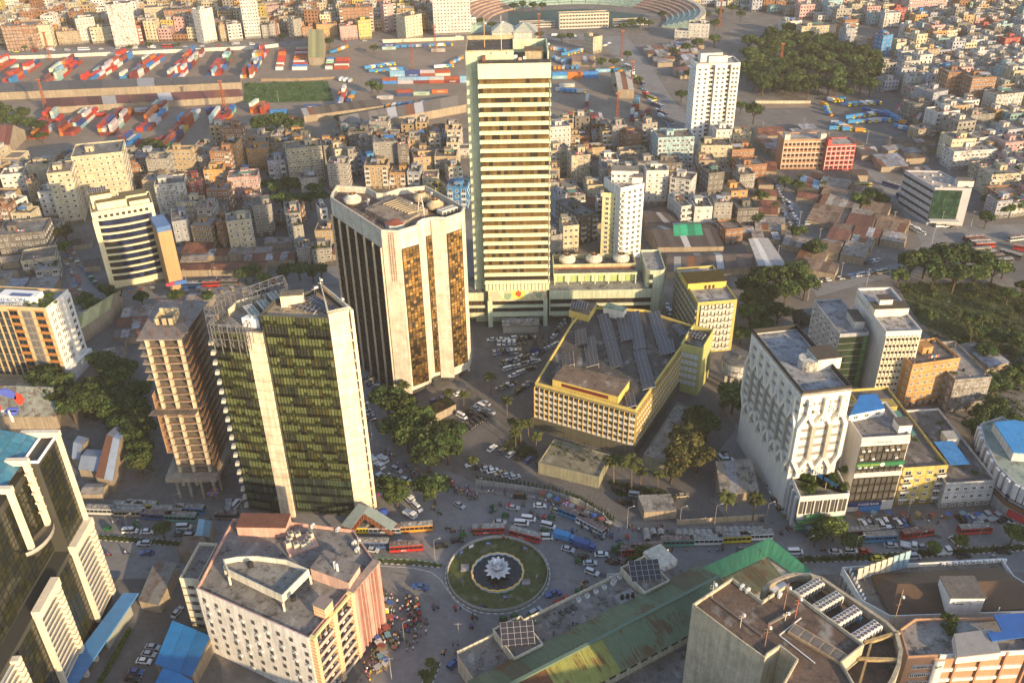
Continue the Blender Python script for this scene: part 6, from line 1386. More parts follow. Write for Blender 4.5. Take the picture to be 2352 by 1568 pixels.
# OFFICE WITH GREEN GLASS CORNER
HO=20.5
oa,obb=P(2147,434,HO),P(2232,436,HO);ocb=P(2078,394,HO);oq=[oa,obb,obb+(ocb-oa),ocb];of=bld('green_corner_office','wide office with green glass corner on the dusty east road junction',oq)
shell(of,oq,0,HO,(.42,.40,.41),'clean',(.44,.38,.33),par=.8);L=(oa-ocb).length;wins(of,ocb,oa,1,HO,16,5,1.7,1.3,1.3,'dark',limit=100,acs=.15)
L=(obb-oa).length;w=L*.75/8;q=MB();q.face([(-w/2,-.3,0),(w/2,-.3,0),(w/2,-.3,2.2),(-w/2,-.3,2.2)],0);q.box(-w/2,-.36,0,-w/2+.1,0,2.2,1,(.05,.08,.05));q.box(-w/2,-.36,2.1,w/2,0,2.2,1,(.05,.08,.05));cl=Cells(of,'glass_panel',q,['pane','flat']);facade(oa,sub(oa,obb,.75),2.5,20.1,8,8,lambda p,rz,*_:cl.put(p,rz,random.choice(((.02,.055,.035),(.03,.07,.045),(.015,.04,.028)))),0,.5);cl.flush()
b=MB();m_=(oa+obb)/2;b.obox((m_[0]-2,m_[1]-2),(obb-oa)[:2],L*.8,4.5,3.2,4,0,(.55,.53,.5),bottom=True);b.build('porch',['clean'],of);block(of,'roof_room',(obb+(ocb-oa)*.25)[:2],(obb-oa)[:2],8,5,HO,HO+3.5,(.6,.55,.48),'clean')
for k in range(9):b=MB();p=oa+(ocb-oa)*(.1+.09*k)+(obb-oa)*(.25+.3*(k % 3));b.box(p[0]-.5,p[1]-.5,HO,p[0]+.5,p[1]+.5,HO+.9,0,(.55,.5,.45));b.build('roof_vent',['raw'],of)
# ORDINARY HOUSES AND BLOCKS
HC_=dict(w=((.72,.70,.66),'white'),c=((.62,.54,.38),'cream'),g=((.36,.34,.31),'grey concrete'),t=((.48,.36,.22),'tan'),b=((.36,.19,.11),'brick'),p=((.60,.38,.36),'pink'),r=((.46,.11,.09),'red'),
o=((.60,.34,.14),'orange'),l=((.42,.44,.50),'blue-grey'),u=((.07,.25,.52),'bright blue'),y=((.64,.50,.16),'yellow'),d=((.20,.185,.17),'dark weathered'),k=((.30,.46,.44),'pale teal'),s=((.40,.58,.62),'pale blue'),m=((.30,.14,.10),'maroon'))
NUM='zero one two three four five six seven eight nine ten eleven twelve thirteen fourteen fifteen sixteen'.split()
ORD='first second third fourth fifth sixth seventh eighth ninth tenth eleventh twelfth'.split()
def nth(i):return ORD[i] if i < len(ORD) else f"{i+1}{'tsnrhtdd'[((i+1)//10 % 10 != 1)*((i+1) % 10 < 4)*((i+1) % 10)::4]}"
LM=[('the white residential tower',1650,260),('the container yard',330,230),('the stadium',1330,40),('the cream apartment tower',1430,500),('the bowed glass office',290,560),('the round-cornered tower',905,640),
('the tallest tower',1170,420),('the dark tree belt',1850,170),('the truck park',2010,270),('the green-cornered office',2160,460),('the red school pair',1885,360),('the highway bend',1500,200),('the roof-garden office',60,790),
('the ribbed white block',1850,1000),('the goods sheds',800,270),('the boundary road',400,105),('the boundary road bend',900,88),('the pale cream tower',2060,780),('the white twin tower',1897,20),('the brick high-rise pair',2230,220),('the lotus fountain',1143,1317),('the yellow bank building',1400,900),('the pink-striped block',700,1350),('the market sheds',1960,540),('the unfinished tower',400,950)]
LABQ={};SUF={}
def place_words(x,y,lms=LM):
 n,lx,ly=min(lms,key=lambda l:math.hypot(x-l[1],(y-l[2])*1.5));dx,dy=x-lx,(y-ly)*1.5
 return ('behind ' if dy < -abs(dx)*.6 else 'before ' if dy > abs(dx)*.6 else 'beside ')+n,math.hypot(dx,dy)
def want_label(o,base,x,y,where=None):
 w,dd=place_words(x,y);dd=y if where else dd;LABQ.setdefault((base,where or w),[]).append((dd,o))
def settle_labels():
 for (base,w),lst in LABQ.items():
  lst.sort(key=lambda t:t[0])
  for i,(dd,o) in enumerate(lst):o['label']=f"{base} {w}" if len(lst) == 1 else f"{base} {w}, {nth(i)} "+('along' if w in SUF else 'out from it')
 LABQ.clear()
class House:
 """Collects a house in its own axes: x along the front, -y outwards."""
 def __init__(s):s.wall,s.roof,s.trim=MB(),MB(),MB();s.parts=[];s.win=[]
TANK=MB();TANK.cyl(0,0,0,1.3,.6,.58,10,0,(.02,.02,.02));TANK.cyl(0,0,1.3,1.55,.58,.25,10,0,(.02,.02,.02))
STUB=MB();STUB.box(-.2,-.2,0,.2,.2,.9,0,(.33,.28,.22))
for _i in range(4):STUB.bar((-.12+.24*(_i % 2),-.12+.24*(_i//2),.9),(-.15+.3*(_i % 2),-.12+.24*(_i//2),2.0),.06,0,(.16,.08,.05))
CLOTH=MB()
for _i,_c in enumerate(((.5,.08,.08),(.6,.58,.55),(.1,.2,.45),(.55,.4,.1),(.45,.15,.3))):CLOTH.box(-2+_i*.85,-.03,.5,-1.4+_i*.85,.03,1.5,0,_c)
for _x in (-2.3,2.4):CLOTH.box(_x-.04,-.04,0,_x+.04,.04,1.8,0,(.3,.25,.2))
BUSH=MB()
def _leaf(bm,c,r,n,size,col,flat=.8):
 for _ in range(n):
  v=Vector((random.gauss(0,1),random.gauss(0,1),random.gauss(0,1))).normalized();p=Vector(c)+Vector((v[0]*r,v[1]*r,v[2]*r*flat))*random.uniform(.75,1.05)
  nrm=(v+Vector((random.uniform(-.6,.6),random.uniform(-.6,.6),random.uniform(-.2,.8)))).normalized();a=nrm.orthogonal().normalized();a.rotate(Matrix.Rotation(random.uniform(0,6.28),3,nrm));b=nrm.cross(a)
  s=size*random.uniform(.6,1.3);k=random.uniform(.7,1.3);bm.face([p-a*s*.9,p-b*s*.6,p+a*s,p+b*s*.6],0,tuple(v_*k for v_ in col))
for _i in range(4):_leaf(BUSH,(random.uniform(-.5,.5),random.uniform(-.5,.5),.5),.55,26,.22,(.07,.11,.025))
HM_={}
def hmesh(k,mb,mats):
 if k not in HM_:HM_[k]=mb.mesh(k,mats)
 return HM_[k]
CARDS=dict(seed=0)
def house_parts(w,d,h,fl,rs,near,side,style,merged=None,col=(1,1,1),xf=None,root=None,feats='',rough=False):
 fh=h/fl;hw,hd=w/2,d/2
 W=MB();W.box(-hw,-hd,0,hw,hd,h,top=False);inn=W.ring([(-hw,-hd),(hw,-hd),(hw,hd),(-hw,hd)],.22,h,h+rs.choice((.5,.9,1.0)))
 lc=rs.choice(((.75,.75,.75),(1.1,1.1,1.1),(.6,.5,.42)))
 for k in range(1,fl+1):
  z=k*fh-.18;o=.16
  W.face([(-hw-o,-hd-o,z),(hw+o,-hd-o,z),(hw+o,-hd-o,z+.22),(-hw-o,-hd-o,z+.22)],0,lc);W.face([(-hw-o,-hd-o,z+.22),(hw+o,-hd-o,z+.22),(hw,-hd,z+.22),(-hw,-hd,z+.22)],0,lc)
  sx=1 if side > 0 else -1;q_=[(sx*(hw+o),-hd-o,z),(sx*(hw+o),hd,z),(sx*(hw+o),hd,z+.22),(sx*(hw+o),-hd-o,z+.22)];W.face(q_ if sx > 0 else q_[::-1],0,lc)
 W.face([(-hw,-hd-.02,0),(hw,-hd-.02,0),(hw,-hd-.02,fh*.75),(-hw,-hd-.02,fh*.75)],0,(.35,.33,.32))
 R=MB();R.face([(p[0],p[1],h+.02) for p in inn]);rc=rs.choice(((.22,.21,.2),(.28,.26,.24),(.17,.15,.14),(.25,.2,.16),(.32,.3,.28)))
 T=[]
 sxr,syr=rs.uniform(-.25,.25)*w,rs.uniform(-.1,.3)*d;sw,sdp=min(w*.42,4.2),min(d*.4,4.5)
 if h > 8.5 or 's' in feats:
  b=MB();hh=rs.uniform(2.4,3.0);b.box(sxr-sw/2,syr-sdp/2,h,sxr+sw/2,syr+sdp/2,h+hh,0,(1,1,1));b.box(sxr-sw/2-.15,syr-sdp/2-.15,h+hh,sxr+sw/2+.15,syr+sdp/2+.15,h+hh+.18,0,(.7,.68,.65),bottom=True);b.box(sxr-.4,syr-sdp/2-.04,h,sxr+.4,syr-sdp/2,h+1.9,0,(.12,.1,.08));T.append(('stair_room',b))
 def fp(name,mb,x,y,z=h,rz=0,m='flat',sc=1.0):T.append((name,mb,x,y,z,rz,m,sc))
 if rs.random() < .65:fp('water_tank',TANK,rs.uniform(-.4,.4)*w,rs.uniform(-.1,.4)*d)
 if rs.random() < .35:fp('water_tank',TANK,rs.uniform(-.4,.4)*w,rs.uniform(-.3,.4)*d,sc=.8)
 if rs.random() < .30 and w > 6:fp('washing_line',CLOTH,rs.uniform(-.15,.15)*w,-hd*.6,rz=rs.uniform(-.4,.4))
 if (rs.random() < .3 or 'n' in feats):
  for sx in (-.42,0,.42):
   for sy in (-.4,.4):fp('column_stub',STUB,sx*w,sy*d)
 if rs.random() < .45 or 'v' in feats:
  for _ in range(rs.randint(2,6)):fp('roof_plant',BUSH,rs.uniform(-.42,.42)*w,rs.uniform(-.42,.42)*d,m='leaf',sc=rs.uniform(.7,1.5))
 if rs.random() < .3 or 'q' in feats:
  b=MB();x,y=rs.uniform(-.2,.2)*w,rs.uniform(-.25,.1)*d;c=rs.choice(((.35,.34,.33),(.2,.1,.06),(.05,.22,.5),(.35,.37,.4),(.1,.25,.2)));cw_,cd_=w*.4,d*.3
  b.hexa([(x-cw_/2,y-cd_/2,h+1.9),(x+cw_/2,y-cd_/2,h+1.9),(x+cw_/2,y+cd_/2,h+2.3),(x-cw_/2,y+cd_/2,h+2.3)],[(x-cw_/2,y-cd_/2,h+2.0),(x+cw_/2,y-cd_/2,h+2.0),(x+cw_/2,y+cd_/2,h+2.4),(x-cw_/2,y+cd_/2,h+2.4)],0,c,True)
  for sx in (-1,1):
   for sy in (-1,1):b.bar((x+sx*cw_*.45,y+sy*cd_*.4,h),(x+sx*cw_*.45,y+sy*cd_*.4,h+2),.1,0,(.3,.3,.3))
  T.append(('roof_shed',b))
 cols=max(1,int(w/rs.uniform(2.4,3.4)));scols=max(1,int(d/3.4));ww=rs.choice((1.0,1.2,1.4));wh_=rs.choice((1.1,1.3));bal=rs.random() < .35
 cells=[]
 for r in range(fl):
  for c in range(cols):
   if rs.random() < .06:continue
   cells.append((-hw+w*(c+.5)/cols,-hd,r*fh+.95,0,'b' if bal and c in (0,cols-1) and r > 0 else 'w'))
  for c in range(scols):
   if rs.random() < .15:continue
   y=-hd+d*(c+.5)/scols;cells.append((hw,y,r*fh+.95,math.pi/2,'w') if side > 0 else (-hw,y,r*fh+.95,-math.pi/2,'w'))
 pw,pb_=win_proto(ww,min(wh_,fh-1.3),style),win_proto(min(2.0,w/cols-1.2) if w/cols > 2.4 else 1.0,min(1.6,fh-1.2),'balcony')
 if merged is not None:
  merged.add(W,xf,col);
  for f in range(len(R.f)):pass
  R.m=[1]*len(R.m);merged.add(R,xf,rc)
  for t in T:
   if len(t) == 2:merged.add(t[1],xf,(.45,.42,.38))
  sim=MB();sim.face([(-ww/2,-.05,0),(ww/2,-.05,0),(ww/2,-.05,1.3),(-ww/2,-.05,1.3)],2,(.06,.06,.065))
  for x,y,z,r,k in cells:merged.add(sim,xf @ Matrix.Translation((x,y,z)) @ Matrix.Rotation(r,4,'Z'))
  return
 wm=rs.choice(('wall','wall','raw','oldpaint')) if not rough else 'raw'
 ob('wall',W.mesh('wall',[wm]),root,color=col);ob('roof',R.mesh('roof',['roof']),root,color=tuple(v*.8 for v in rc))
 for t in T:
  if len(t) == 2:ob(t[0],t[1].mesh(t[0],['wall']),root,color=col if t[0] == 'stair_room' else (1,1,1))
  else:ob(t[0],hmesh(t[0],t[1],[t[6]]),root,(t[2],t[3],t[4]),t[5],scale=(t[7],)*3)
 if near:
  for x,y,z,r,k in cells:
   p=pb_ if k == 'b' else pw;key=('window',id(p));
   if key not in HM_:HM_[key]=p.mesh('window',['glass','flat'])
   ob('window' if k == 'w' else 'balcony',HM_[key],root,(x,y,z),r)
 else:
  b=MB()
  for x,y,z,r,k in cells:b.add(pb_ if k == 'b' else pw,Matrix.Translation((x,y,z)) @ Matrix.Rotation(r,4,'Z'))
  o=ob('window',b.mesh('window',['glass','flat']),root);o['kind']='stuff'
HN=[0]
def house(x1,y1,x2,y2,h,depth,col,feats='',name='house'):
 a,c=P(x1,y1,h),P(x2,y2,h);pl=sq(a,c,depth);ctr=(Vector(pl[0][:2])+Vector(pl[2][:2]))/2
 house_at(ctr,math.atan2((c-a)[1],(c-a)[0]),(c-a).length,depth,h,col,feats,name)
def house_at(ctr,rz,w,d,h,col,feats='',name='house',label=None):
 rs=random.Random(HN[0]*7+3);HN[0] += 1
 cc,cn=HC_[col];v=rs.uniform(.85,1.12);cc=tuple(x*v*.82 for x in cc);fl=max(1,round(h/3.15))
 t=thing('apartment_block' if fl > 3 else 'house','','building',(ctr[0],ctr[1],0),rz,'ordinary city houses and flats')
 ca,sa=math.cos(rz),math.sin(rz);pl=[(ctr[0]+x*ca-y*sa,ctr[1]+x*sa+y*ca) for x,y in ((-w/2,-d/2),(w/2,-d/2),(w/2,d/2),(-w/2,d/2))];occupy(pl,1)
 X,Y=Q((ctr[0],ctr[1],h))
 side=-1 if -ctr[0]*ca-ctr[1]*sa < 0 else 1
 house_parts(w,d,h,fl,rs,Y > 330 and 0 < X < 2352,side,rs.choice(('shade','shade','plain','white')),root=t,col=cc,feats=feats)
 if label:t['label']=label
 else:want_label(t,f"{NUM[min(fl, 16)]}-storey {cn} {'block' if fl > 3 else 'house'}",X,Y)
 return t
HOUSES='''-20 -34 30 -38 36 14 w|2 64 80 60 22 20 b|80 62 112 60 20 14 c|128 75 180 72 12 12 t|172 46 215 41 22 12 w|205 67 258 63 14 12 c|243 14 300 9 38 16 w|283 66 322 61 16 11 r|330 20 390 16 22 14 c|375 26 441 22 22 16 b n|457 26 487 20 30 12 w|503 62 519 60 14 10 t|521 60 553 57 15 10 w|548 -10 585 -12 40 14 w
595 18 642 15 14 12 p|672 48 692 44 17 10 g|726 58 772 56 12 10 o|780 62 822 59 13 10 p|778 20 855 17 24 16 b n|822 50 851 47 17 12 y|880 12 908 9 26 12 p|930 40 968 33 21 16 c|912 10 940 8 23 12 y|992 -18 1078 -21 40 14 w|1056 46 1093 42 13 10 w|693 65 724 62 9 9 b|640 40 668 37 12 10 t|600 60 640 55 12 10 g
1363 88 1384 84 14 13 c|1582 57 1630 58 14 12 w|1550 72 1585 74 8 10 w|1512 320 1595 317 21 15 s|1384 303 1407 302 12 10 t|1407 293 1440 290 15 10 g|1440 313 1476 308 12 10 b|1476 289 1510 284 14 11 g|1262 296 1311 292 20 12 w|1313 361 1356 358 18 13 c|1266 350 1310 345 16 12 c|1611 337 1682 337 15 14 c|1682 348 1733 345 13 13 b|1702 384 1762 379 12 13 b|1690 306 1726 306 8 10 c|1425 352 1485 347 8 8 c|1318 346 1390 341 7 7 t|1396 372 1440 368 9 9 g
1805 53 1842 50 12 12 w|1842 64 1905 61 16 12 c|1941 50 1972 47 17 11 b|1958 12 2010 11 11 12 c|2055 22 2083 20 14 10 r|2090 0 2178 -5 17 14 p|2178 29 2232 26 11 11 c|1945 68 1966 66 21 10 l|2029 84 2052 80 23 9 u|2060 103 2082 99 15 11 c|2086 107 2104 104 12 10 g|2104 114 2130 112 13 12 c|2132 116 2160 113 12 12 t|2179 170 2222 168 25 14 b|2234 181 2290 178 25 14 b|2098 200 2145 215 16 14 l|2094 242 2146 236 12 11 d|2153 262 2205 256 15 12 w|2230 268 2286 263 13 12 g|2290 220 2352 214 18 13 w|2314 158 2360 152 17 12 s|2187 324 2243 321 15 14 c|2192 352 2290 346 11 14 w|2250 320 2302 312 13 10 w|2170 160 2200 157 13 10 u|2246 120 2284 117 11 10 w|2270 108 2300 105 10 10 l|2310 90 2345 87 13 10 r|2140 62 2172 59 17 10 p|2176 72 2200 70 14 9 c
2218 95 2240 92 9 9 k|2250 62 2290 60 12 10 r|2300 60 2330 56 13 10 s|2085 60 2105 57 11 9 w|2110 30 2130 28 12 9 u|2290 30 2330 26 12 10 g|2010 95 2030 92 9 9 b
107 401 162 395 30 18 c|163 364 280 352 32 22 c|0 406 52 401 12 12 w|-10 545 100 535 13 18 d|86 444 122 441 16 12 w|36 466 62 454 14 10 w|60 420 88 415 14 12 t|354 429 424 422 19 14 w|432 421 468 414 18 12 r|467 395 511 392 14 12 o|522 412 592 407 14 12 p|520 513 576 506 18 11 c|395 513 430 508 13 18 l|496 515 519 512 14 11 b|48 604 128 592 7 14 c|80 624 134 617 6 10 g|-20 470 34 466 12 12 t|232 402 266 398 12 10 t|285 385 330 380 13 12 b
580 478 622 473 17 14 g|655 494 690 490 15 17 g|672 522 696 518 14 10 g|683 575 714 571 9 10 g|716 575 760 571 9 10 g|735 483 752 480 12 9 w|657 346 739 338 22 14 c|614 373 655 369 14 12 l|565 346 611 344 13 12 o|743 339 768 336 14 11 g|769 346 799 341 15 11 c|800 357 830 352 14 11 g|856 329 912 326 22 13 g|913 336 938 334 21 11 d|839 369 876 363 14 11 u|950 366 1000 362 10 11 t|985 321 1012 319 12 10 c|1030 386 1062 382 10 10 c|1000 436 1022 432 9 9 y|1026 432 1072 433 13 12 u|690 415 730 411 12 12 g|560 455 600 450 9 10 b
1280 452 1303 449 14 10 l|1294 523 1330 520 14 11 c|1265 546 1292 541 11 10 g|1334 501 1373 491 15 24 d|1485 396 1536 395 20 10 w|1539 409 1588 416 18 12 w|1565 478 1589 475 13 18 w|1596 479 1637 478 13 14 w|1642 468 1683 467 14 12 g|1680 441 1718 438 15 11 o|1667 531 1708 527 8 12 b|1628 402 1664 398 13 12 d|1700 405 1735 402 11 11 g|1305 455 1345 450 12 12 g|1350 430 1385 427 9 11 c
2096 842 2205 826 19 15 o|2193 877 2277 870 14 26 g|2075 1080 2177 1073 15 45 y v|2173 1114 2288 1107 10 40 w q|2279 403 2347 399 13 13 c|2292 450 2350 446 8 12 b|2260 345 2300 340 10 10 t|2310 330 2352 326 14 12 p|2110 300 2150 292 8 9 t|2250 385 2280 382 8 9 c'''
for ln in HOUSES.split('\n'):
 for it in ln.split('|'):
  f=it.split();house(*map(float,f[:6]),f[6],f[7] if len(f) > 7 else '')
for (x1,y1,x2,y2,h,dp,col,lab,cols) in ((1801,323,1897,321,18.5,13,(.46,.24,.13),'brick school block with white grid frame and two corner turrets',10),(1900,335,1967,333,16,13,(.46,.09,.08),'red school block with white grid frame joined to the brick block',6)):
 a,c=P(x1,y1,h),P(x2,y2,h);pl=sq(a,c,dp);t=bld('school',lab,pl);shell(t,pl,0,h,col,'wall',(.34,.31,.28),par=.6);L=(c-a).length;w=L/cols
 q=MB();q.box(-w/2-.1,-.3,0,-w/2+.12,0,3.1,1,(.66,.64,.58));q.box(-w/2,-.28,2.85,w/2,0,3.1,1,(.66,.64,.58));q.face([(-.75,-.04,.9),(.75,-.04,.9),(.75,-.04,2.2),(-.75,-.04,2.2)],0)
 cl=Cells(t,'window_bay',q,['glass','flat']);facade(a,c,.6,h-.6,cols,5,lambda p,rz,*_:cl.put(p,rz),.2,.02);cl.flush()
 for s_ in (.07,.93):
  p=sub(a,c,s_);block(t,'turret',(p[0],p[1]+2.2),(c-a)[:2],L*.13,5,h,h+4,(.6,.56,.5) if cols > 6 else col,'wall',(.5,.47,.44));
  if cols < 8:break
cc=px(2252,972,2262,1010,2290,1065,2330,1105,2380,1130,2420,1010,2300,955,z=15);cr=bld('corner_building','curved corner building with white fins, dark sign band and blue sheet roof',cc)
shell(cr,cc,0,14.2,(.45,.44,.44),'wall',(.25,.30,.26),par=.7);b=MB();rr=px(2284,965,2330,960,2420,975,2420,1040,2330,1034,z=18.5);b.prism([(p[0],p[1]) for p in rr],14.2,17.4);b.build('upper_storey',['wall'],cr,(.55,.55,.54));b=MB();b.prism([(p[0],p[1]) for p in rr],17.42,17.8);b.build('blue_roof',['sheetclean'],cr,(.05,.28,.62))
for i in range(4):
 a,c=cc[i],cc[i+1];d=(c-a).normalized();nn=Vector((d[1],-d[0],0));nn=-nn if nn[0] > 0 and nn[1] > 0 else nn
 b=MB();b.obox(((a+c)/2+nn*.4)[:2],d[:2],(c-a).length+.5,.8,7.2,9.0);b.build('sign_band',['flat'],cr,(.05,.055,.075));b=MB();b.obox(((a+c)/2+nn*.3)[:2],d[:2],(c-a).length+.3,.6,5.2,7.15);b.build('brown_band',['flat'],cr,(.20,.10,.05))
 for k in range(3):b=MB();b.obox((a.lerp(c,.2+.3*k)+nn*.5)[:2],d[:2],1.6,1.1,9.1,14.6);b.build('fin',['wall'],cr,(.62,.61,.60))
 letter(cr,('HOTEL & PARTY','PARTY CENTRE','MEETING ROOMS','CONFERENCE')[i],.95,((a+c)/2+nn*.85)[:2]+(8.1,) if False else Vector((*((a+c)/2+nn*.85)[:2],8.1)),math.atan2(d[1],d[0]) if d[0] > 0 else math.atan2(-d[1],-d[0]),(.7,.7,.7))
b=MB();a,c=cc[3],cc[4];d=(c-a).normalized();b.obox(((a+c)/2+Vector((0,-1,0)))[:2],d[:2],6,.6,2.2,4.6);b.build('red_sign',['flat'],cr,(.5,.04,.05))
SHN=[0]
def shed(pts,h,col,name='tin_shed',label=None,gable=True,mat_='sheet',wallc=(.33,.27,.2),pan=None):
 """Quadrilateral shed: pts anticlockwise from the low front corner; its roof is laid in separate sheets."""
 pts=[Vector(p[:2]) for p in pts];cx=sum(p[0] for p in pts)/4;cy=sum(p[1] for p in pts)/4;rs=random.Random(SHN[0]);SHN[0] += 1
 t=thing(name,label or '','shed',(cx,cy,0),group='sheet-roofed sheds');occupy(pts,.5)
 A_,B_,C2,D2=pts;b=MB();b.prism(pts,0,h-.1,0);b.build('wall',['wall'],t,wallc)
 L=max((B_-A_).length,1);n_=max(2,min(14,int(L/3.2)));up=(D2-A_).length*.16
 def emit(p0,p1,q1,q0,z0,z1):
  for i in range(n_):
   u0,u1=i/n_,(i+.985)/n_;k=rs.uniform(.6,1.25);c_=tuple(v*k for v in col)
   if rs.random() < .12:c_=rs.choice(((.42,.43,.46),(.3,.3,.31),(.20,.09,.05)))
   zz=rs.uniform(0,.12);m=MB();r=[(*p0.lerp(p1,u0),z0+zz),(*p0.lerp(p1,u1),z0+zz),(*q0.lerp(q1,u1),z1+zz),(*q0.lerp(q1,u0),z1+zz)]
   m.face(r,0,c_);m.face([(x,y,z-.08) for x,y,z in r[::-1]],0,c_);m.build('roof_sheet',[mat_],t)
 ov=.5
 e=lambda p,q:p+(p-q).normalized()*ov
 if gable:
  m0,m1=(A_+D2)/2,(B_+C2)/2;emit(e(A_,D2),e(B_,C2),m1,m0,h,h+up);emit(e(C2,B_),e(D2,A_),m0,m1,h,h+up)
  for f_ in ([(*A_,h-.1),(*m0,h+up-.1),(*D2,h-.1)],[(*B_,h-.1),(*C2,h-.1),(*m1,h+up-.1)]):g=MB();g.face(f_);g.build('gable',['wall'],t,wallc)
 else:emit(e(A_,D2),e(B_,C2),e(C2,B_),e(D2,A_),h,h+up*.6)
 X,Y=Q((cx,cy,h))
 if not label:want_label(t,f"{'gabled' if gable else 'lean-to'} {'rusty brown' if col[0] > col[2]*1.6 else 'grey'} sheet-roofed shed",X,Y)
 return t
RU,GY,WHT,DK=(.21,.088,.06),(.28,.265,.25),(.52,.52,.54),(.10,.085,.075)
def q4(a):return px(*a)
for a,h,c,g_,lab,m in (
((0,230,556,206,556,196,0,214),6,(.10,.085,.075),0,'very long dark-roofed goods shed with pale eaves across the container yard','sheetclean'),
((110,262,560,236,548,224,110,244),5,(.13,.055,.05),1,'very long maroon-roofed goods shed behind the second container rows','sheetclean'),
((-60,372,28,352,62,318,-60,318),6,(.15,.06,.05),1,'maroon-roofed store at the near corner of the container yard','sheetclean'),
((710,150,745,151,750,97,720,96),7,(.40,.38,.18),1,'olive gabled warehouse standing end-on among flat container rows','sheetclean'),
((700,282,882,258,866,242,688,266),5,(.12,.10,.08),1,'brown-roofed goods shed with pale wall above the tree clump','sheetclean'),
((790,312,1072,258,1072,234,775,288),6,(.20,.18,.16),1,'long weathered grey goods shed running to the tallest tower','sheetclean'),
((1418,226,1455,227,1438,187,1403,189),7,(.34,.33,.30),1,'pale three-bay workshop with red end wall beside the crane yard','sheetclean'),
((1314,152,1368,154,1364,144,1312,143),4,(.42,.26,.18),0,'terracotta gatehouse with flat roof in the truck yard','raw'),
((2052,262,2108,287,2121,276,2072,250),4,(.42,.05,.09),1,'crimson-roofed long shed beside the truck park','sheetclean'),
((1832,440,1878,452,1880,436,1840,420),5,(.16,.30,.50),1,'blue gabled shed beside the lane of white cars','sheetclean'),
((1510,588,1660,586,1620,535,1478,541),5,(.095,.08,.075),1,'big dark flat-gabled market hall around the green pyramid roof','sheetclean'),
((1480,532,1640,530,1520,498,1470,505),5,(.10,.085,.08),1,'dark sawtooth market hall before the white houses','sheetclean'),
((1530,640,1760,628,1740,596,1530,600),4,(.12,.095,.085),1,'long dark shed roof beside the yellow-grey screened tower','sheetclean'),
((1738,636,1802,634,1760,582,1714,584),6,(.55,.53,.52),0,'white sheet canopy on thin posts beside the round trees','sheetclean'),
((182,795,262,740,285,696,200,748),7,(.50,.46,.22),1,'long pale yellow roofed hall with blue end beside the roof-garden office','sheetclean'),
((228,1118,268,1128,312,1000,290,988),5,(.34,.40,.50),1,'long narrow silvery shed beside the unfinished tower trees','sheetclean'),
((188,1098,232,1104,250,1058,205,1056),4.5,(.34,.40,.50),1,'broad silvery gabled shed in the walled compound','sheetclean'),
((172,1070,190,1074,210,1028,185,1022),4,(.34,.40,.50),1,'small silvery lean-to shed beside the dark glass tower','sheetclean'),
((-30,985,140,985,140,905,-30,890),6,(.30,.31,.26),1,'grey-green striped factory roof behind the emblem tower','sheet'),
((366,1548,450,1580,492,1498,405,1462),5,(.02,.20,.52),0,'bright blue flat sheet roof beside the white windowed wall','sheetclean'),
((350,1620,425,1650,450,1595,385,1555),4,(.02,.20,.50),0,'second lower blue sheet roof cut by the bottom edge','sheetclean'),
((325,1398,372,1408,415,1325,365,1315),4,(.22,.22,.22),0,'grey roof shop row with blue tarp wall along the lane','sheet'),
((415,1290,455,1296,478,1262,428,1262),5,(.15,.11,.09),0,'weathered brown lean-to roofs beside the cream annexe','sheet'),
((455,1250,486,1252,492,1222,462,1218),4,(.25,.42,.5),0,'small turquoise roof kiosk by the left road median','sheetclean'),
((1545,572,1612,570,1600,541,1541,543),7.5,(.04,.34,.18),1,'green pyramid-like translucent roof in the dark market hall','sheetclean'),
((1478,1195,1552,1190,1540,1160,1464,1164),4,(.30,.29,.27),0,'flat concrete gatehouse beside the compound gate','roof'),
((1652,1158,1740,1150,1722,1085,1640,1092),4.5,(.28,.24,.2),0,'dark flat-roofed guard block with red end wall among palms','roof'),
((990,975,1048,945,1030,930,985,957),4,(.12,.16,.06),0,'small porch block with grass roof beside the van row','grass')):
 shed(q4(a),h,c,label=lab,gable=bool(g_),mat_=m)
def shed_zone(poly,ang,wr,dr,hr,cols,gap=1.0,gb=.5,dens=1.0,maxn=400):
 rs=random.Random(int(poly[0][0]*3));c,s=math.cos(ang),math.sin(ang);pts=[(p[0]*c+p[1]*s,-p[0]*s+p[1]*c) for p in poly]
 x0,x1,y0,y1=min(p[0] for p in pts),max(p[0] for p in pts),min(p[1] for p in pts),max(p[1] for p in pts);y=y0;n=0
 while y < y1:
  d=rs.uniform(*dr);x=x0+rs.uniform(0,6)
  while x < x1:
   w=rs.uniform(*wr);q=[(x,y),(x+w,y),(x+w,y+d),(x,y+d)];r=[(a*c-b*s,a*s+b*c) for a,b in q];m=(sum(p[0] for p in r)/4,sum(p[1] for p in r)/4)
   if inpoly(poly,*m) and not taken(r,.12) and rs.random() < dens:shed(r,rs.uniform(*hr),rs.choice(cols),gable=rs.random() < gb);n += 1
   x += w+gap
  y += d+gap
shed_zone(px(405,655,428,572,700,560,790,600,782,612,560,636),.02,(12,26),(6,9),(3,4.5),(RU,RU,(.15,.07,.055),RU,GY),.4,.7)
shed_zone(px(1800,430,1850,425,1990,450,2080,520,2050,598,1880,640,1800,560,1815,520),-.5,(10,22),(8,14),(3,4.5),(GY,(.34,.31,.27),RU,(.24,.17,.12)),.8,.35)
shed_zone(px(280,715,470,690,480,760,300,790),.1,(10,20),(7,11),(3,4),(RU,GY,(.15,.11,.1)))
shed_zone(px(0,620,130,625,215,680,200,760,170,700,0,670),.1,(8,16),(7,11),(3,5),(RU,GY,(.3,.33,.38)))
shed_zone(px(1770,560,1840,565,1850,640,1770,640),-.2,(9,18),(8,12),(3,4.5),(GY,DK,WHT))
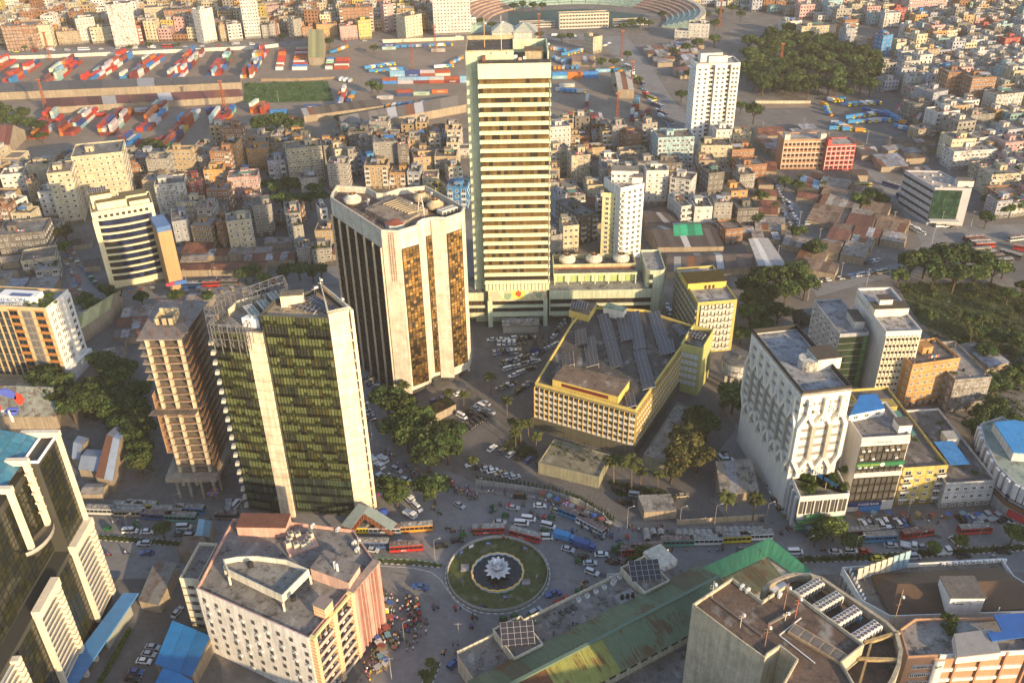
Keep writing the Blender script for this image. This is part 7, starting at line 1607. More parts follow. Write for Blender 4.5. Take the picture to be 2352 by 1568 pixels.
shed_zone(px(1720,380,1790,390,1795,470,1770,560,1720,500),-.2,(8,14),(7,10),(3,4.5),(RU,GY))
shed_zone(px(1900,420,2060,400,2080,440,2000,470),-.1,(9,16),(7,10),(3,4.5),(RU,GY,DK),dens=.6)
shed_zone(px(1880,330,2110,325,2160,420,2060,400,1990,385),.1,(9,18),(7,10),(3,4),(GY,DK,(.35,.37,.42)),dens=.55)
shed_zone(px(1545,105,1600,100,1610,180,1560,190),.1,(8,14),(7,10),(3,4),(GY,(.4,.42,.5),RU),dens=.8)
shed_zone(px(170,1120,225,1130,225,1150,160,1150),0,(6,9),(4,5),(3,3.5),(GY,RU))
for a,ang,cs in (((1740,300,1900,300,1905,390,1760,400),.1,(GY,RU,(.35,.37,.42))),((2020,300,2150,320,2170,420,2110,420,2040,350),.3,(GY,DK,RU)),((1690,410,1770,400,1790,560,1700,560),-.1,(RU,DK,GY)),((1850,420,1930,400,2000,450,2060,540,1950,600,1850,560),-.5,(GY,RU,(.34,.31,.27))),((150,560,200,560,300,690,420,690,330,800,260,840,150,720),.3,(RU,GY,DK)),((300,690,480,680,520,720,340,770),.1,(RU,DK,(.3,.31,.34))),((0,540,150,560,160,640,0,640),.1,(RU,GY,DK)),((420,690,480,660,560,640,640,640,560,655,480,720),0,(DK,GY)),((770,560,790,560,800,700,770,660),0,(GY,RU)),((1480,120,1560,100,1580,150,1510,160),.1,(GY,RU)),((590,262,680,262,690,285,600,290),0,(GY,(.3,.4,.3))),((1260,480,1380,440,1380,580,1262,580),.05,(RU,DK,GY)),((2100,730,2200,760,2300,850,2230,850),.3,(GY,(.35,.37,.42))),((2230,680,2350,690,2350,740,2260,720),.3,(GY,(.36,.38,.44)))):
 shed_zone(px(*a),ang,(6,14),(6,10),(2.8,4),cs,.4,.4,.9)
MASS=MB();CAND=[]
def fill(poly,ang,wr,dr,hr,cols,gap=1.2,dens=1.0,far=False):
 rs=random.Random(int(abs(poly[0][0])*5)+1);c,s=math.cos(ang),math.sin(ang);pts=[(p[0]*c+p[1]*s,-p[0]*s+p[1]*c) for p in poly]
 x0,x1,y0,y1=min(p[0] for p in pts),max(p[0] for p in pts),min(p[1] for p in pts),max(p[1] for p in pts);y=y0
 while y < y1:
  d=rs.uniform(*dr);x=x0+rs.uniform(0,6)
  while x < x1:
   w=rs.uniform(*wr);m=(x+w/2,y+d/2+rs.uniform(-1,1));ctr=(m[0]*c-m[1]*s,m[0]*s+m[1]*c)
   q=[(ctr[0]+a*c-b*s,ctr[1]+a*s+b*c) for a,b in ((-w/2,-d/2),(w/2,-d/2),(w/2,d/2),(-w/2,d/2))]
   if inpoly(poly,*ctr) and rs.random() < dens and not taken(q,.04):
    h=rs.uniform(*hr)*rs.choice((.7,1,1,1.25));occupy(q);CAND.append((Vector(ctr),ang+rs.uniform(-.05,.05),w,d,h,rs.choice(cols)))
   x += w+gap
  y += d+gap*1.6
res='ggggttcwbdlcd'
fill(px(280,380,440,374,520,322,700,322,770,318,1072,312,1075,440,770,440,780,560,700,556,430,568,420,500,300,440),-.03,(7,15),(8,14),(6,17),'tgbgtcowcbdlgt')
fill(px(-250,330,100,385,280,400,200,470,130,520,140,640,-250,640),-.05,(9,15),(8,13),(6,14),'tctcgtbcd')
fill(px(1262,300,1520,325,1720,330,1770,400,1770,520,1690,540,1480,500,1380,560,1262,565),.02,(7,15),(8,14),(6,16),'tgcdbogtdlbw')
fill(px(2040,150,2090,60,2420,40,2560,200,2560,520,2260,500,2220,400,2140,350,2130,300,2090,260,2070,220),.22,(9,14),(8,12),(7,15),'wcwgtbplswdcoklg')
fill(px(1990,150,2040,120,2080,210,2020,215),.15,(8,12),(8,12),(6,12),'gtdcl')
fill(px(-420,-75,1090,-75,1088,72,640,88,0,106,-420,112),.03,(9,16),(9,14),(7,19),'tcbbtcopgwycbt')
fill(px(1530,-75,2700,-75,2560,60,2080,70,1840,45,1700,20,1540,15),.10,(10,16),(9,14),(6,14),'wcgtblspwkdgc',dens=.85)
fill(px(1090,-75,1530,-75,1530,-35,1090,-35),.05,(10,18),(10,14),(6,14),'gtbc')
fill(px(2280,720,2420,690,2420,960,2330,940),.1,(9,14),(9,12),(5,9),'gtdc',dens=.45)
fill(px(-60,530,60,560,130,620,0,640),.1,(9,14),(9,12),(5,9),'gdc')
CAND.sort(key=lambda t:dist((t[0][0],t[0][1],t[4])))
ROOM=281-HN[0];k_=0
for ctr,rz,w,d,h,col in CAND:
 X,Y=Q((ctr[0],ctr[1],h*.6));seen=-30 < X < 2380 and -25 < Y < 1590
 if seen and k_ < ROOM:house_at(ctr,rz,w,d,h,col);k_ += 1
 else:
  rs=random.Random(int(ctr[0]*13+ctr[1]));v=rs.uniform(.85,1.12)
  house_parts(w,d,h,max(1,round(h/3.15)),rs,False,-1 if ctr[0] > 0 else 1,'plain',merged=MASS,col=tuple(x*v*.82 for x in HC_[col][0]),xf=Matrix.Translation((ctr[0],ctr[1],0)) @ Matrix.Rotation(rz,4,'Z'))
MASS.m=[m for m in MASS.m]
MATS['mwall']=MATS['wall']
o=MASS.build('distant_houses',['wall','roof','glass']);tag(o,kind='stuff')
for x,y,w,d,h in ((112,100,26,22,20),(205,150,30,26,32),(245,185,28,26,26),(215,100,40,30,42),(280,140,36,30,36),(70,70,34,26,36),(150,60,40,30,44),(20,60,30,26,34),(-40,90,30,24,28),(-90,110,26,26,22),(300,230,30,28,24),(260,250,24,24,20),(330,300,30,26,22),(350,380,30,26,20),(400,470,30,26,18)):  # unseen blocks added off frame, sized to cast shade on the streets
 cl_=random.choice('cgtw');t=house_at(Vector((x,y)),random.uniform(-.1,.2),w,d,h,cl_,label='x');SUF['of the streets beyond the picture edge']='*';want_label(t,f'added shade-casting {HC_[cl_][1]} block',x,y,'of the streets beyond the picture edge')
# TREES AND PLANTS
def crown(seed,n,lum,size,col,flat=.72,R=6.0,h=8.5):
 rs=random.Random(seed);random.seed(seed);b=MB()
 for i in range(lum):
  a=rs.uniform(0,6.283);r=R*math.sqrt(rs.random())*.72;z=h+(1-(r/R)**2)*R*flat*.55*rs.uniform(.1,1.0)-rs.uniform(0,1.6);rr=rs.uniform(.24,.40)*R;k=rs.uniform(.68,1.32)
  _leaf(b,(r*math.cos(a),r*math.sin(a),z),rr,n,size,(col[0]*k*rs.uniform(.9,1.15),col[1]*k,col[2]*k),flat)
 return b
def trunk(seed,h,R):
 rs=random.Random(seed);b=MB();b.bar((0,0,0),(.2,.1,h*.5),.75,0,(1,1,1),.55)
 for i in range(6):
  a=1.05*i+rs.uniform(-.3,.3);p=Vector((.2,.1,h*.48));q=Vector((R*.35*math.cos(a),R*.35*math.sin(a),h*.85));b.bar(p,q,.42,0,(1,1,1),.25);b.bar(q,q+Vector((R*.25*math.cos(a+.4),R*.25*math.sin(a+.4),1.4)),.24,0,(1,1,1),.08)
 return b
LC=dict(d=((.050,.080,.027),'dark green','broad dense tree'),m=((.070,.105,.032),'mid green','bushy tree'),l=((.12,.165,.04),'pale green','young leafy tree'),o=((.085,.088,.032),'olive brown','dusty round tree'))
CR={}
for k in LC:
 for v in range(3):CR[k,v]=crown(11+v*7+ord(k),62,26,.62,(1,1,1),.72).mesh('crown',['leaf'])
TR=[trunk(v,8,6).mesh('trunk',['bark']) for v in range(2)]
TN=[0]
def tree(x,y,d,k='d',z=0.0,lab=True):
 p=P(x,y,z);i=TN[0];TN[0] += 1;s=d/11.0
 t=thing('tree','','tree',p,random.uniform(0,6.28),'trees among the streets');t.scale=(s,s,s*random.uniform(.85,1.1))
 v=random.uniform(.85,1.2);c=LC[k][0]
 ob('trunk',TR[i % 2],t);ob('crown',CR[k,i % 3],t,rz=random.uniform(0,6),color=(c[0]*v,c[1]*v,c[2]*v))
 want_label(t,f"{LC[k][1]} {LC[k][2]}",x,y);return t
random.seed(5)
for s_ in '''d895,965,14 m930,985,13 m965,1000,12 d1000,1055,15 d1030,1068,12 d985,1085,12 m905,1015,12 l962,992,6 m940,1040,12 d1040,1035,11 m898,1158,11 m915,1165,9 m1000,1158,11 d975,1150,9 o1585,1010,12 o1570,1060,13 o1600,1085,12 o1555,1090,11 m1620,1015,10 m1600,990,10 o1540,1110,9 m1680,950,13 m1705,960,9
d1715,690,13 d1745,680,13 m1780,672,13 d1815,668,13 m1845,690,12 d1725,725,13 d1760,715,13 m1800,705,12 d1720,760,12 d1750,750,12 d1785,745,11 d1745,785,11 m1700,790,9 m1835,650,10 m2085,645,14 d2120,640,15 d2160,634,15 d2205,632,15 d2245,642,14 m2275,655,13 d2140,668,13 d2185,672,13 m2230,668,12 m2060,660,9 d2300,640,9 d2260,525,9 m2305,500,9 m2340,495,9 d2265,480,9
d110,905,13 m150,915,12 d205,945,12 d175,970,12 m240,860,12 d265,880,12 m285,905,12 d300,945,12 d325,985,12 d310,1035,11 m330,1060,10 d290,1000,10 d105,935,11 d235,960,12 m265,975,11 d330,925,10 m200,712,9 l215,722,8 o155,560,11 m300,870,9 d345,1010,9 d250,940,11 d275,945,10 d295,975,11 d320,1010,10 d220,925,11 d140,945,11 d85,945,10 m330,1090,9
m10,300,13 d40,302,13 m70,305,12 d95,308,11 m20,280,11 d60,285,11 d0,265,11 m335,372,12 d365,370,13 o350,355,12 m385,375,9 d530,330,12 d555,328,10 d600,318,14 m640,312,15 d680,318,14 o655,300,13 d620,330,12 m700,330,10 d640,458,12 d665,455,12 d695,452,12 d725,455,11 m650,480,11 d685,485,11 d715,480,11 d740,475,10 d620,445,9 d780,290,9 m565,652,9 m585,650,9 d660,648,10 m690,645,10 l610,660,8 m250,690,8 d270,700,7 d330,705,7 m155,590,8 d60,560,8 m230,730,8 d480,700,7 d410,700,8 d740,640,8 d720,650,8
d1730,285,13 m1700,262,10 m1745,470,9 d1735,520,9 m1830,555,10 d1870,600,11 m1855,590,8 m1800,440,9 m1830,445,8 m1965,478,9 m1995,472,10 d1980,485,8 m2025,478,8 d1565,235,10 m1590,250,9 d1580,185,9 m1640,110,12 d1600,120,11 d1575,125,9 m1440,140,8 m1545,130,8 d1420,215,8 m1465,200,8 d1380,160,10 m1410,157,9 m1290,98,9 d1310,95,8 m1350,96,8 d1240,92,8 d855,215,10 m870,222,9 d757,112,10 m860,125,8 m1130,70,9 m1105,62,9 d1160,75,9
l1898,1238,8 l1912,1243,8 m1870,1255,6 m1950,1268,7 m1480,1300,7 m1510,1302,7 m1455,1305,5 l2140,1275,5 l2200,1262,5 l2320,1250,7 m378,1236,6 m590,1250,4 m470,1232,4 l990,1530,3 m975,1560,3 m2220,760,9 d2250,790,9 m2290,800,9 d2330,820,10 d2260,830,9 m2210,900,10 d2240,915,11 d2275,920,11 m2310,900,10 d2340,880,10 d2300,1000,11 d2275,970,11 d2250,990,10 m2230,1010,9 m2130,745,7 d2340,740,8 m2310,700,8 m2345,680,8 l1860,1090,4
d5,62,11 m25,58,11 d45,60,11 d160,50,11 m185,52,11 d205,55,11 d225,50,11 d245,45,10 d280,55,9 d1180,28,10 d1200,26,10 d1225,28,10 m1245,27,9 d1450,72,11 d1470,70,11 m1490,68,10 d1430,75,9 d1520,45,9 m1620,50,10 d1650,45,10 d1680,35,10 d1640,70,10 m1700,50,10 d1955,62,9 m1990,40,9 d2060,45,9 m60,118,6 d300,118,6 d345,115,7 m410,112,6 d650,96,8 m100,330,9'''.split():
 a=s_[1:].split(',');tree(float(a[0]),float(a[1]),float(a[2]),s_[0])
rs=random.Random(4);belt=[(1700,205),(1705,130),(1730,95),(1790,80),(1850,85),(1900,95),(1960,120),(2010,160),(2020,200),(1990,225),(1900,228),(1800,226)];pts_=[]
while len(pts_) < 100:
 x,y=rs.uniform(1690,2030),rs.uniform(75,230)
 if inpoly(belt,x,y) and all(math.hypot(x-a,(y-b)*2.2) > 12 for a,b in pts_):pts_.append((x,y));tree(x,y+6,rs.uniform(11,16),rs.choice('dddmm'))
def palm_mesh(seed):
 rs=random.Random(seed);b=MB()
 for i in range(17):
  a=6.283*i/17+rs.uniform(-.15,.15);el=rs.uniform(.1,1.0);L=rs.uniform(2.6,3.4);p=Vector((0,0,9));v=Vector((math.cos(a)*math.cos(el),math.sin(a)*math.cos(el),math.sin(el)));side=Vector((-math.sin(a),math.cos(a),0))
  for k in range(7):
   q=p+v*(L/7);w=.55*math.sin(math.pi*(k+.8)/7.6)+.1;c=rs.uniform(.8,1.25)
   for sg in (-1,1):b.face([p,q,q+side*sg*w+v*.25-Vector((0,0,.28)),p+side*sg*w+v*.1-Vector((0,0,.3))],0,(c,c,c))
   p=q;v=(v+Vector((0,0,-.27))).normalized()
 return b
PM=[palm_mesh(i).mesh('crown',['leaf']) for i in range(2)];_b=MB()
for k in range(6):_b.bar((.08*k,0,1.5*k),(.08*(k+1),0,1.5*(k+1)),.34-.02*k,0,(1.6,1.6,1.6))
PT=_b.mesh('trunk',['bark'])
for i,s_ in enumerate('929,925,9 964,985,8 1030,935,7 1065,938,7 1127,905,9 1165,955,8 1085,1090,7 1410,1112,11 1450,1128,13 1470,1120,8 1510,1125,7 1230,1040,8 1196,1020,9 1215,1010,8 1185,1030,8 1665,1195,10 1728,1195,10 120,880,8 275,860,8 330,1100,8 205,712,7 2250,770,9 2225,800,9 1282,575,7 1885,450,8 1835,430,7 1775,500,8 1655,960,7 2330,430,8 1175,1000,7'.split()):
 x,y,h=map(float,s_.split(','));t=thing('palm_tree','','palm tree',P(x,y),random.uniform(0,6),'palms in the compounds');s=h/9;t.scale=(s*1.05,s*1.05,s)
 ob('trunk',PT,t);k=random.uniform(.8,1.3);ob('crown',PM[i % 2],t,color=(.075*k,.085*k,.025*k)).location=(.48,0,0);want_label(t,'slender palm with drooping fronds',x,y)
con=MB();
for k in range(5):_leaf(con,(0,0,.35+.42*k),.52-.085*k,30,.16,(1,1,1),.8)
CONM=con.mesh('crown',['leaf']);path=px(1092,1103,1200,1117,1265,1128,1330,1148,1385,1180,1412,1200)
j=0
for a,c in zip(path[:-1],path[1:]):
 n_=int((c-a).length/1.25)
 for i in range(n_):
  p=a.lerp(c,(i+.5)/n_);t=thing('cypress_shrub',f'clipped cypress shrub in the row inside the curved compound wall, {nth(j)} from its tree end','shrub',p,random.uniform(0,6),'cypress row along the compound wall');j += 1
  ob('crown',CONM,t,color=(.05,.085,.018),scale=(1.1,1.1,random.uniform(.9,1.3)))
for r_,p in planters:
 s=random.uniform(.9,2.0);ob('roof_plant',hmesh('roof_plant',BUSH,['leaf']),r_,p-r_.location,random.uniform(0,6),(.9,.95,.8),(s,s,s))
und=MB();random.seed(9)
def scrub(poly,n,r=(.4,1.1),z=0.0,col=(.06,.085,.025)):
 xs,ys=[p[0] for p in poly],[p[1] for p in poly];k=0
 while k < n:
  x,y=random.uniform(min(xs),max(xs)),random.uniform(min(ys),max(ys))
  if inpoly(poly,x,y):
   rr=random.uniform(*r);v=random.uniform(.6,1.3);_leaf(und,(x,y,z+rr*.5),rr,12,rr*.42,tuple(c*v for c in col),.7);k += 1
scrub(LAWN,700,(.4,1.6));scrub(MEAD,260,(.5,1.5),col=(.05,.10,.02));scrub(px(1395,1105,1530,1130,1560,1150,1420,1140),150,(.4,1.2));scrub(px(1180,1000,1235,1040,1225,1062,1150,1030),120,(.4,1.2));scrub(px(1240,1020,1385,1050,1375,1092,1245,1062),60,(.3,.8),4.4)
scrub(px(2120,750,2350,820,2350,960,2240,940),300,(.5,1.8));scrub(px(90,880,340,900,350,1100,250,1000),350,(.5,1.6));scrub(px(222,1229,470,1252,470,1258,222,1237),130,(.3,.7),.15);scrub(px(1826,1281,2000,1275,2360,1252,2360,1262,2000,1286,1826,1291),260,(.3,.9),.15);scrub(px(862,1285,1010,1297,1008,1302,862,1292),30,(.25,.5),.15)
scrub([(CEN[0]+14*math.cos(i*.3),CEN[1]+14*math.sin(i*.3)) for i in range(21)],24,(.25,.6),.15,(.04,.06,.02));scrub(px(1640,560,1760,640,1700,660),30);scrub(px(1100,1098,1330,1140,1400,1175,1330,1150,1100,1106),80,(.3,.7))
o=und.build('undergrowth',['leaf']);tag(o,kind='stuff')
hd_a,hd_b=P(300,1448),P(215,1600);b=MB();random.seed(3)
for i in range(90):p=hd_a.lerp(hd_b,i/90);_leaf(b,(p[0],p[1],.9),.75,22,.25,(.07,.12,.025),.9)
o=b.build('hedge',['leaf']);tag(o,'long clipped hedge between the dark glass tower drive and the lane of parked cars','hedge')
# CONTAINERS
CBOX={};CREST=MB()
def cont_mesh(L):
 b=MB();b.box(-L/2,-1.22,0,L/2,1.22,2.59,0,(1,1,1));d=(.78,.78,.78)
 for x in (-L/2,L/2):
  for y in (-1.22,1.22):b.box(x-.09 if x < 0 else x-.05,y-.06,0,x+.05 if x < 0 else x+.09,y+.06,2.62,0,d)
  for y in (-.7,-.25,.25,.7):b.box(min(x,x*1.005),y-.03,.1,max(x,x*1.005)+.02,y+.03,2.5,0,(1.5,1.5,1.5))
 CBOX[L]=b;return b.mesh('shipping_container',['box'])
CM={12.2:cont_mesh(12.2),6.06:cont_mesh(6.06)}
CC=[('maroon',(.17,.035,.03)),('red',(.42,.045,.03)),('rust red',(.30,.07,.035)),('orange',(.52,.15,.03)),('white',(.58,.56,.52)),('pale grey',(.42,.42,.40)),('dark blue',(.035,.065,.20)),('bright blue',(.04,.20,.46)),('pale blue',(.22,.40,.50)),('mint green',(.25,.48,.38)),('dark green',(.03,.16,.08)),('mustard',(.50,.32,.05))]
CW_=(18,20,16,6,14,8,6,5,2,2,1,1);CNO=[0];crs=random.Random(21)
BRAND={}
def container(x,y,z,rz,L,where,key,col=None,brand=None):
 i=crs.choices(range(12),CW_)[0] if col is None else col
 cl_=tuple(v*crs.uniform(.85,1.15) for v in CC[i][1])
 if CNO[0] >= 300:CREST.box(-L/2,-1.22,0,L/2,1.22,2.59) if False else CREST.add(CBOX[L],Matrix.Translation((x,y,z)) @ Matrix.Rotation(rz,4,'Z'),cl_);return
 CNO[0] += 1
 o=ob('shipping_container',CM[L],None,(x,y,z),rz,cl_);tag(o,None,'container','shipping containers in the freight yard')
 if brand:
  if brand not in BRAND:BRAND[brand]=text_mesh(brand,1.5)
  letter(o,brand,1.5,o.location+Vector((0,0,0)),0,(.08,.10,.12) if CC[i][0] in ('white','pale grey') else (.75,.75,.75),mesh=BRAND[brand]).location=(.5,-1.26,1.3)
 SUF[where]='*';want_label(o,f"{CC[i][0]} {'' if L > 10 else 'short '}container{'' if z < 1 else ' stacked up'}",0,key,where)
def stack(ax,ay,bx,by,nw,mh,where,L=12.2,dens=.9):
 a,c=P(ax,ay),P(bx,by);d=(c-a);n=max(1,int(d.length/(L+.35)));d.normalize();nn=Vector((d[1],-d[0],0));rz=math.atan2(d[1],d[0])
 for i in range(n):
  for j in range(nw):
   for k in range(crs.randint(1,mh)):
    if crs.random() > dens:break
    p=a+d*(i+.5)*(L+.35)+nn*(j-(nw-1)/2)*2.62;container(p[0],p[1],k*2.62+.02,rz,L,where,i*100+j*10+k)
for i,s_ in enumerate(((84,320,134,266),(155,312,216,258),(245,312,300,254),(330,302,380,252),(405,308,460,252),(500,292,532,248),(275,354,322,316),(362,356,410,310),(590,262,620,240))):stack(*s_,4,3,f'in the {nth(i)} near row of the yard',dens=.9)
def row(x,y,n,hh,where,cols=None,L=12.2,brands=None,dx=None):
 for i in range(n):
  p=P(x,y);
  for k in range(hh):container(p[0]+(i+.5)*(L+.3),p[1]+i*(dx or 0),k*2.62+.02,math.atan2(dx or 0,L),L,where,i*10+k,cols[(i*hh+k) % len(cols)] if cols else None,brands[(i*hh+k) % len(brands)] if brands else None)
row(879,193,6,2,'in the long two-high wall of the truck yard',[7,2,5,8,0,8,2,5,0,2,8,8],brands=['','','','','','','','','HANJIN','','HANJIN',''])
row(896,177,4,2,'in the second two-high wall of the truck yard',[8,8,6,6,2,5,4,2],brands=['HANJIN','','CMA CGM','','','','',''])
row(1268,181,3,2,'beside the lift trucks behind the tallest tower',[8,7,3,3,7,7],brands=['HANJIN','','','','','']);row(1284,200,1,1,'below the orange pair behind the tallest tower',[4],brands=['MAERSK']);row(1368,166,2,1,'along the wall by the terracotta gatehouse',[8,10],brands=['HANJIN',''])
row(866,228,1,1,'by the yellow truck near the yard gate',[5],brands=['MAERSK']);row(912,221,1,2,'by the yellow truck near the yard gate',[6,2]);row(950,219,1,1,'by the yellow truck near the yard gate',[5],brands=['MAERSK']);row(992,214,1,1,'by the yellow truck near the yard gate',[3],brands=['HAPAG'])
row(878,114,1,2,'at the yard wall by the parked yellow trucks',[5,6],brands=['MAERSK','CMA CGM']);row(991,119,1,1,'at the yard wall by the parked yellow trucks',[5],brands=['MAERSK'])
row(621,260,1,1,'by the small green-roofed huts',[7]);row(700,257,1,2,'by the small green-roofed huts',[0,6],brands=['','CMA CGM']);row(612,290,1,1,'near the brown goods shed',[5],brands=['MAERSK']);row(650,278,1,1,'near the brown goods shed',[1],brands=['HYUNDAI']);row(205,268,1,1,'against the maroon goods shed',[1]);row(313,265,1,2,'against the maroon goods shed',[2,5],brands=['','MAERSK']);row(475,263,1,2,'against the maroon goods shed',[0,6])
for s_ in ((1455,280,1462,238,2,3),(1478,290,1490,258,2,3),(1345,262,1350,235,1,3),(1366,285,1352,258,2,2),(1385,292,1376,262,1,3),(1318,300,1312,270,2,3),(1342,312,1335,290,1,2)):stack(*s_,'around the dark lift-truck apron',6.06)
for s_ in ((778,250,792,212,2,3),(1022,300,1060,292,2,1),(975,258,1010,250,1,1),(1038,245,1062,240,2,1)):stack(*s_,'between the yard gate and the long grey goods shed',12.2)
for i,(x,y,n,L) in enumerate(((634,161,9,6.06),(672,161,10,12.2),(748,159,5,6.06),(768,159,5,12.2))):
 for r in range(n):
  p=P(x+r*1.0,y-r*5.0);container(p[0]+L/2,p[1],.02,0,L,f'in the {nth(i)} flat block beside the olive warehouse',r)
for i,s_ in enumerate(((15,196,92,143),(108,199,184,138),(203,194,296,130),(292,190,372,132),(402,185,462,120),(488,183,536,116),(566,180,605,118),(-20,168,32,138))):stack(*s_,4,3,f'in the {nth(i)} far row of the yard',dens=.93)
if CREST.v:tag(CREST.build('stacked_containers',['box']),kind='stuff')
# VEHICLES
WHEEL=MB()
for _s in (0,):
 n_=10
 for i in range(n_):
  a0,a1=6.2832*i/n_,6.2832*(i+1)/n_;q=lambda a,y:(math.cos(a)*.32,y,math.sin(a)*.32)
  WHEEL.face([q(a0,-.11),q(a1,-.11),q(a1,.11),q(a0,.11)][::-1])
 for y,s in ((-.11,1),(.11,-1)):WHEEL.face([(math.cos(6.2832*i/n_)*.32,y,math.sin(6.2832*i/n_)*.32) for i in range(n_)][::-s])
WM=WHEEL.mesh('wheel',['tyre'])
def prof(b,pts,y0,y1,m=0,t=(1,1,1),taper=1.0):
 """A side outline (x, z) drawn across the width, its upper points pulled in by taper."""
 zs=[p[1] for p in pts];zl,zh=min(zs),max(zs);f=lambda z:1-(1-taper)*(z-zl)/(zh-zl);n=len(pts)
 A=[(x,y0*f(z),z) for x,z in pts];B=[(x,y1*f(z),z) for x,z in pts]
 b.face(A,m,t);b.face(B[::-1],m,t)
 for i in range(n):b.face((A[(i+1) % n],A[i],B[i],B[(i+1) % n]),m,t)
PROTO={}
def vehicle(kind,parts,wheels,wr=1.0):PROTO[kind]=(parts,wheels,wr)
def P_(pts,w,m,taper=1.0,t=(1,1,1)):b=MB();prof(b,pts,-w/2,w/2,0,t,taper);return b
def lamps(x,y,z,c):
 b=MB();b.box(x-.04,y-.18,z-.08,x+.04,y+.18,z+.08,0,c);return b.mesh('headlight',['flat'])
HLM=lamps(0,0,0,(.75,.74,.68));TLM=lamps(0,0,0,(.35,.02,.02))
def car_parts(L,W,bod,cab,roof,nm='window'):
 a=P_(bod,W,0,.93).mesh('body',['gloss']);c=P_(cab,W*.88,0,.80).mesh(nm,['glass']);r=P_(roof,W*.72,0,.94).mesh('roof',['gloss']);return [('body',a),(nm,c),('roof',r)]
vehicle('saloon',car_parts(4.4,1.72,[(-2.2,.35),(-2.1,.85),(-1.3,.95),(1.0,.92),(2.1,.72),(2.2,.35)][::-1],[(-1.75,.9),(-1.05,1.38),(.45,1.38),(1.15,.88)][::-1],[(-1.1,1.37),(-1.0,1.44),(.4,1.44),(.5,1.37)][::-1]),[(-1.35,.78),(1.4,.78)])
vehicle('estate',car_parts(4.5,1.75,[(-2.2,.35),(-2.25,.95),(1.0,.98),(2.15,.82),(2.25,.35)][::-1],[(-2.15,.95),(-1.9,1.55),(.3,1.58),(1.15,.95)][::-1],[(-1.95,1.55),(-1.9,1.64),(.3,1.66),(.4,1.57)][::-1]),[(-1.4,.8),(1.4,.8)])
vehicle('van',car_parts(4.9,1.8,[(-2.4,.35),(-2.42,1.15),(1.6,1.12),(2.35,.85),(2.42,.35)][::-1],[(-2.4,1.1),(-2.3,1.75),(1.1,1.78),(1.75,1.1)][::-1],[(-2.38,1.6),(-2.3,2.0),(1.0,2.02),(1.25,1.7)][::-1]),[(-1.5,.82),(1.5,.82)])
vehicle('pickup',car_parts(5.0,1.8,[(-2.5,.4),(-2.5,.95),(1.2,1.0),(2.4,.9),(2.5,.4)][::-1],[(-.6,.98),(-.4,1.6),(.6,1.62),(1.4,.98)][::-1],[(-.5,1.58),(-.45,1.68),(.6,1.7),(.7,1.6)][::-1]),[(-1.5,.82),(1.6,.82)])
def bus_parts(L=10.5,W=2.45):
 b=MB();b.box(-L/2,-W/2,.35,L/2,W/2,1.35,0,(1,1,1));b.box(-L/2,-W/2-.01,.75,L/2,W/2+.01,.95,0,(1.7,1.5,1.1));b.box(-L/2+.05,-W/2+.03,2.35,L/2-.05,W/2-.03,2.75,0,(1.05,1.05,1.05))
 for x in [-L/2+.1+i*(L-.3)/7 for i in range(8)]:b.box(x,-W/2+.01,1.35,x+.12,W/2-.01,2.4,0,(1,1,1))
 r=MB();r.box(-L/2+.1,-W/2+.1,2.75,L/2-.1,W/2-.1,2.95,0,(1,1,1))
 for k in range(6):r.box(-L/2+.8+k*1.6,-W/2+.15,2.95,-L/2+.92+k*1.6,W/2-.15,3.0,0,(.7,.7,.7))
 for x in (-2.2,1.2):r.box(x-.45,-.45,2.95,x+.45,.45,3.12,0,(1.3,1.3,1.25))
 w=MB();w.box(-L/2+.03,-W/2+.06,1.35,L/2-.03,W/2-.06,2.36)
 f=MB();f.box(L/2-.02,-W/2+.15,1.3,L/2+.05,W/2-.15,2.55)
 return [('body',b.mesh('body',['gloss'])),('roof',r.mesh('roof',['oldpaint'])),('window',w.mesh('window',['glass'])),('windscreen',f.mesh('windscreen',['glass']))]
vehicle('bus',bus_parts(),[(-3.4,1.1),(3.3,1.1)],1.45);vehicle('minibus',bus_parts(7.6,2.2),[(-2.3,1.0),(2.3,1.0)],1.25)
def truck_parts(L=7.2,box=1):
 c=MB();c.box(L/2-1.7,-1.05,.5,L/2,1.05,1.5,0,(1,1,1));c.box(L/2-1.7,-1.0,1.5,L/2-.25,1.0,2.2,0,(.12,.14,.16));c.box(L/2-1.75,-1.0,2.2,L/2-.2,1.0,2.4,0,(1,1,1))
 g=MB();g.box(-L/2,-1.15,.85,L/2-1.9,1.15,3.0 if box else 1.5,0,(1,1,1));
 for k in range(5):g.box(-L/2+.4+k*1.1,-1.19,.85,-L/2+.5+k*1.1,1.19,2.9 if box else 1.5,0,(.8,.8,.8))
 s=MB();s.box(-L/2,-.5,.5,L/2-.5,.5,.85,0,(.06,.06,.06));return [('cab',c.mesh('cab',['gloss'])),('cargo_box',g.mesh('cargo_box',['steel'])),('chassis',s.mesh('chassis',['flat']))]
vehicle('truck',truck_parts(),[(-2.2,1.0),(2.6,.95)],1.4);vehicle('small_truck',truck_parts(5.0,0),[(-1.5,.85),(1.7,.85)],1.05)
def cng():
 b=MB();prof(b,[(-1.3,.4),(-1.35,1.05),(.5,.85),(1.25,.75),(1.3,.4)][::-1],-.65,.65,0,(1,1,1),.9);r=MB();prof(r,[(-1.3,1.0),(-1.1,1.7),(.4,1.68),(.6,1.55)][::-1],-.62,.62,0,(.55,.6,.55),.9);g=MB();g.face([(.55,-.55,1.5),(.55,.55,1.5),(1.05,.55,.85),(1.05,-.55,.85)]);return [('body',b.mesh('body',['gloss'])),('canopy',r.mesh('canopy',['flat'])),('windscreen',g.mesh('windscreen',['glass']))]
vehicle('autorickshaw',cng(),[(-.9,.6)],.75)
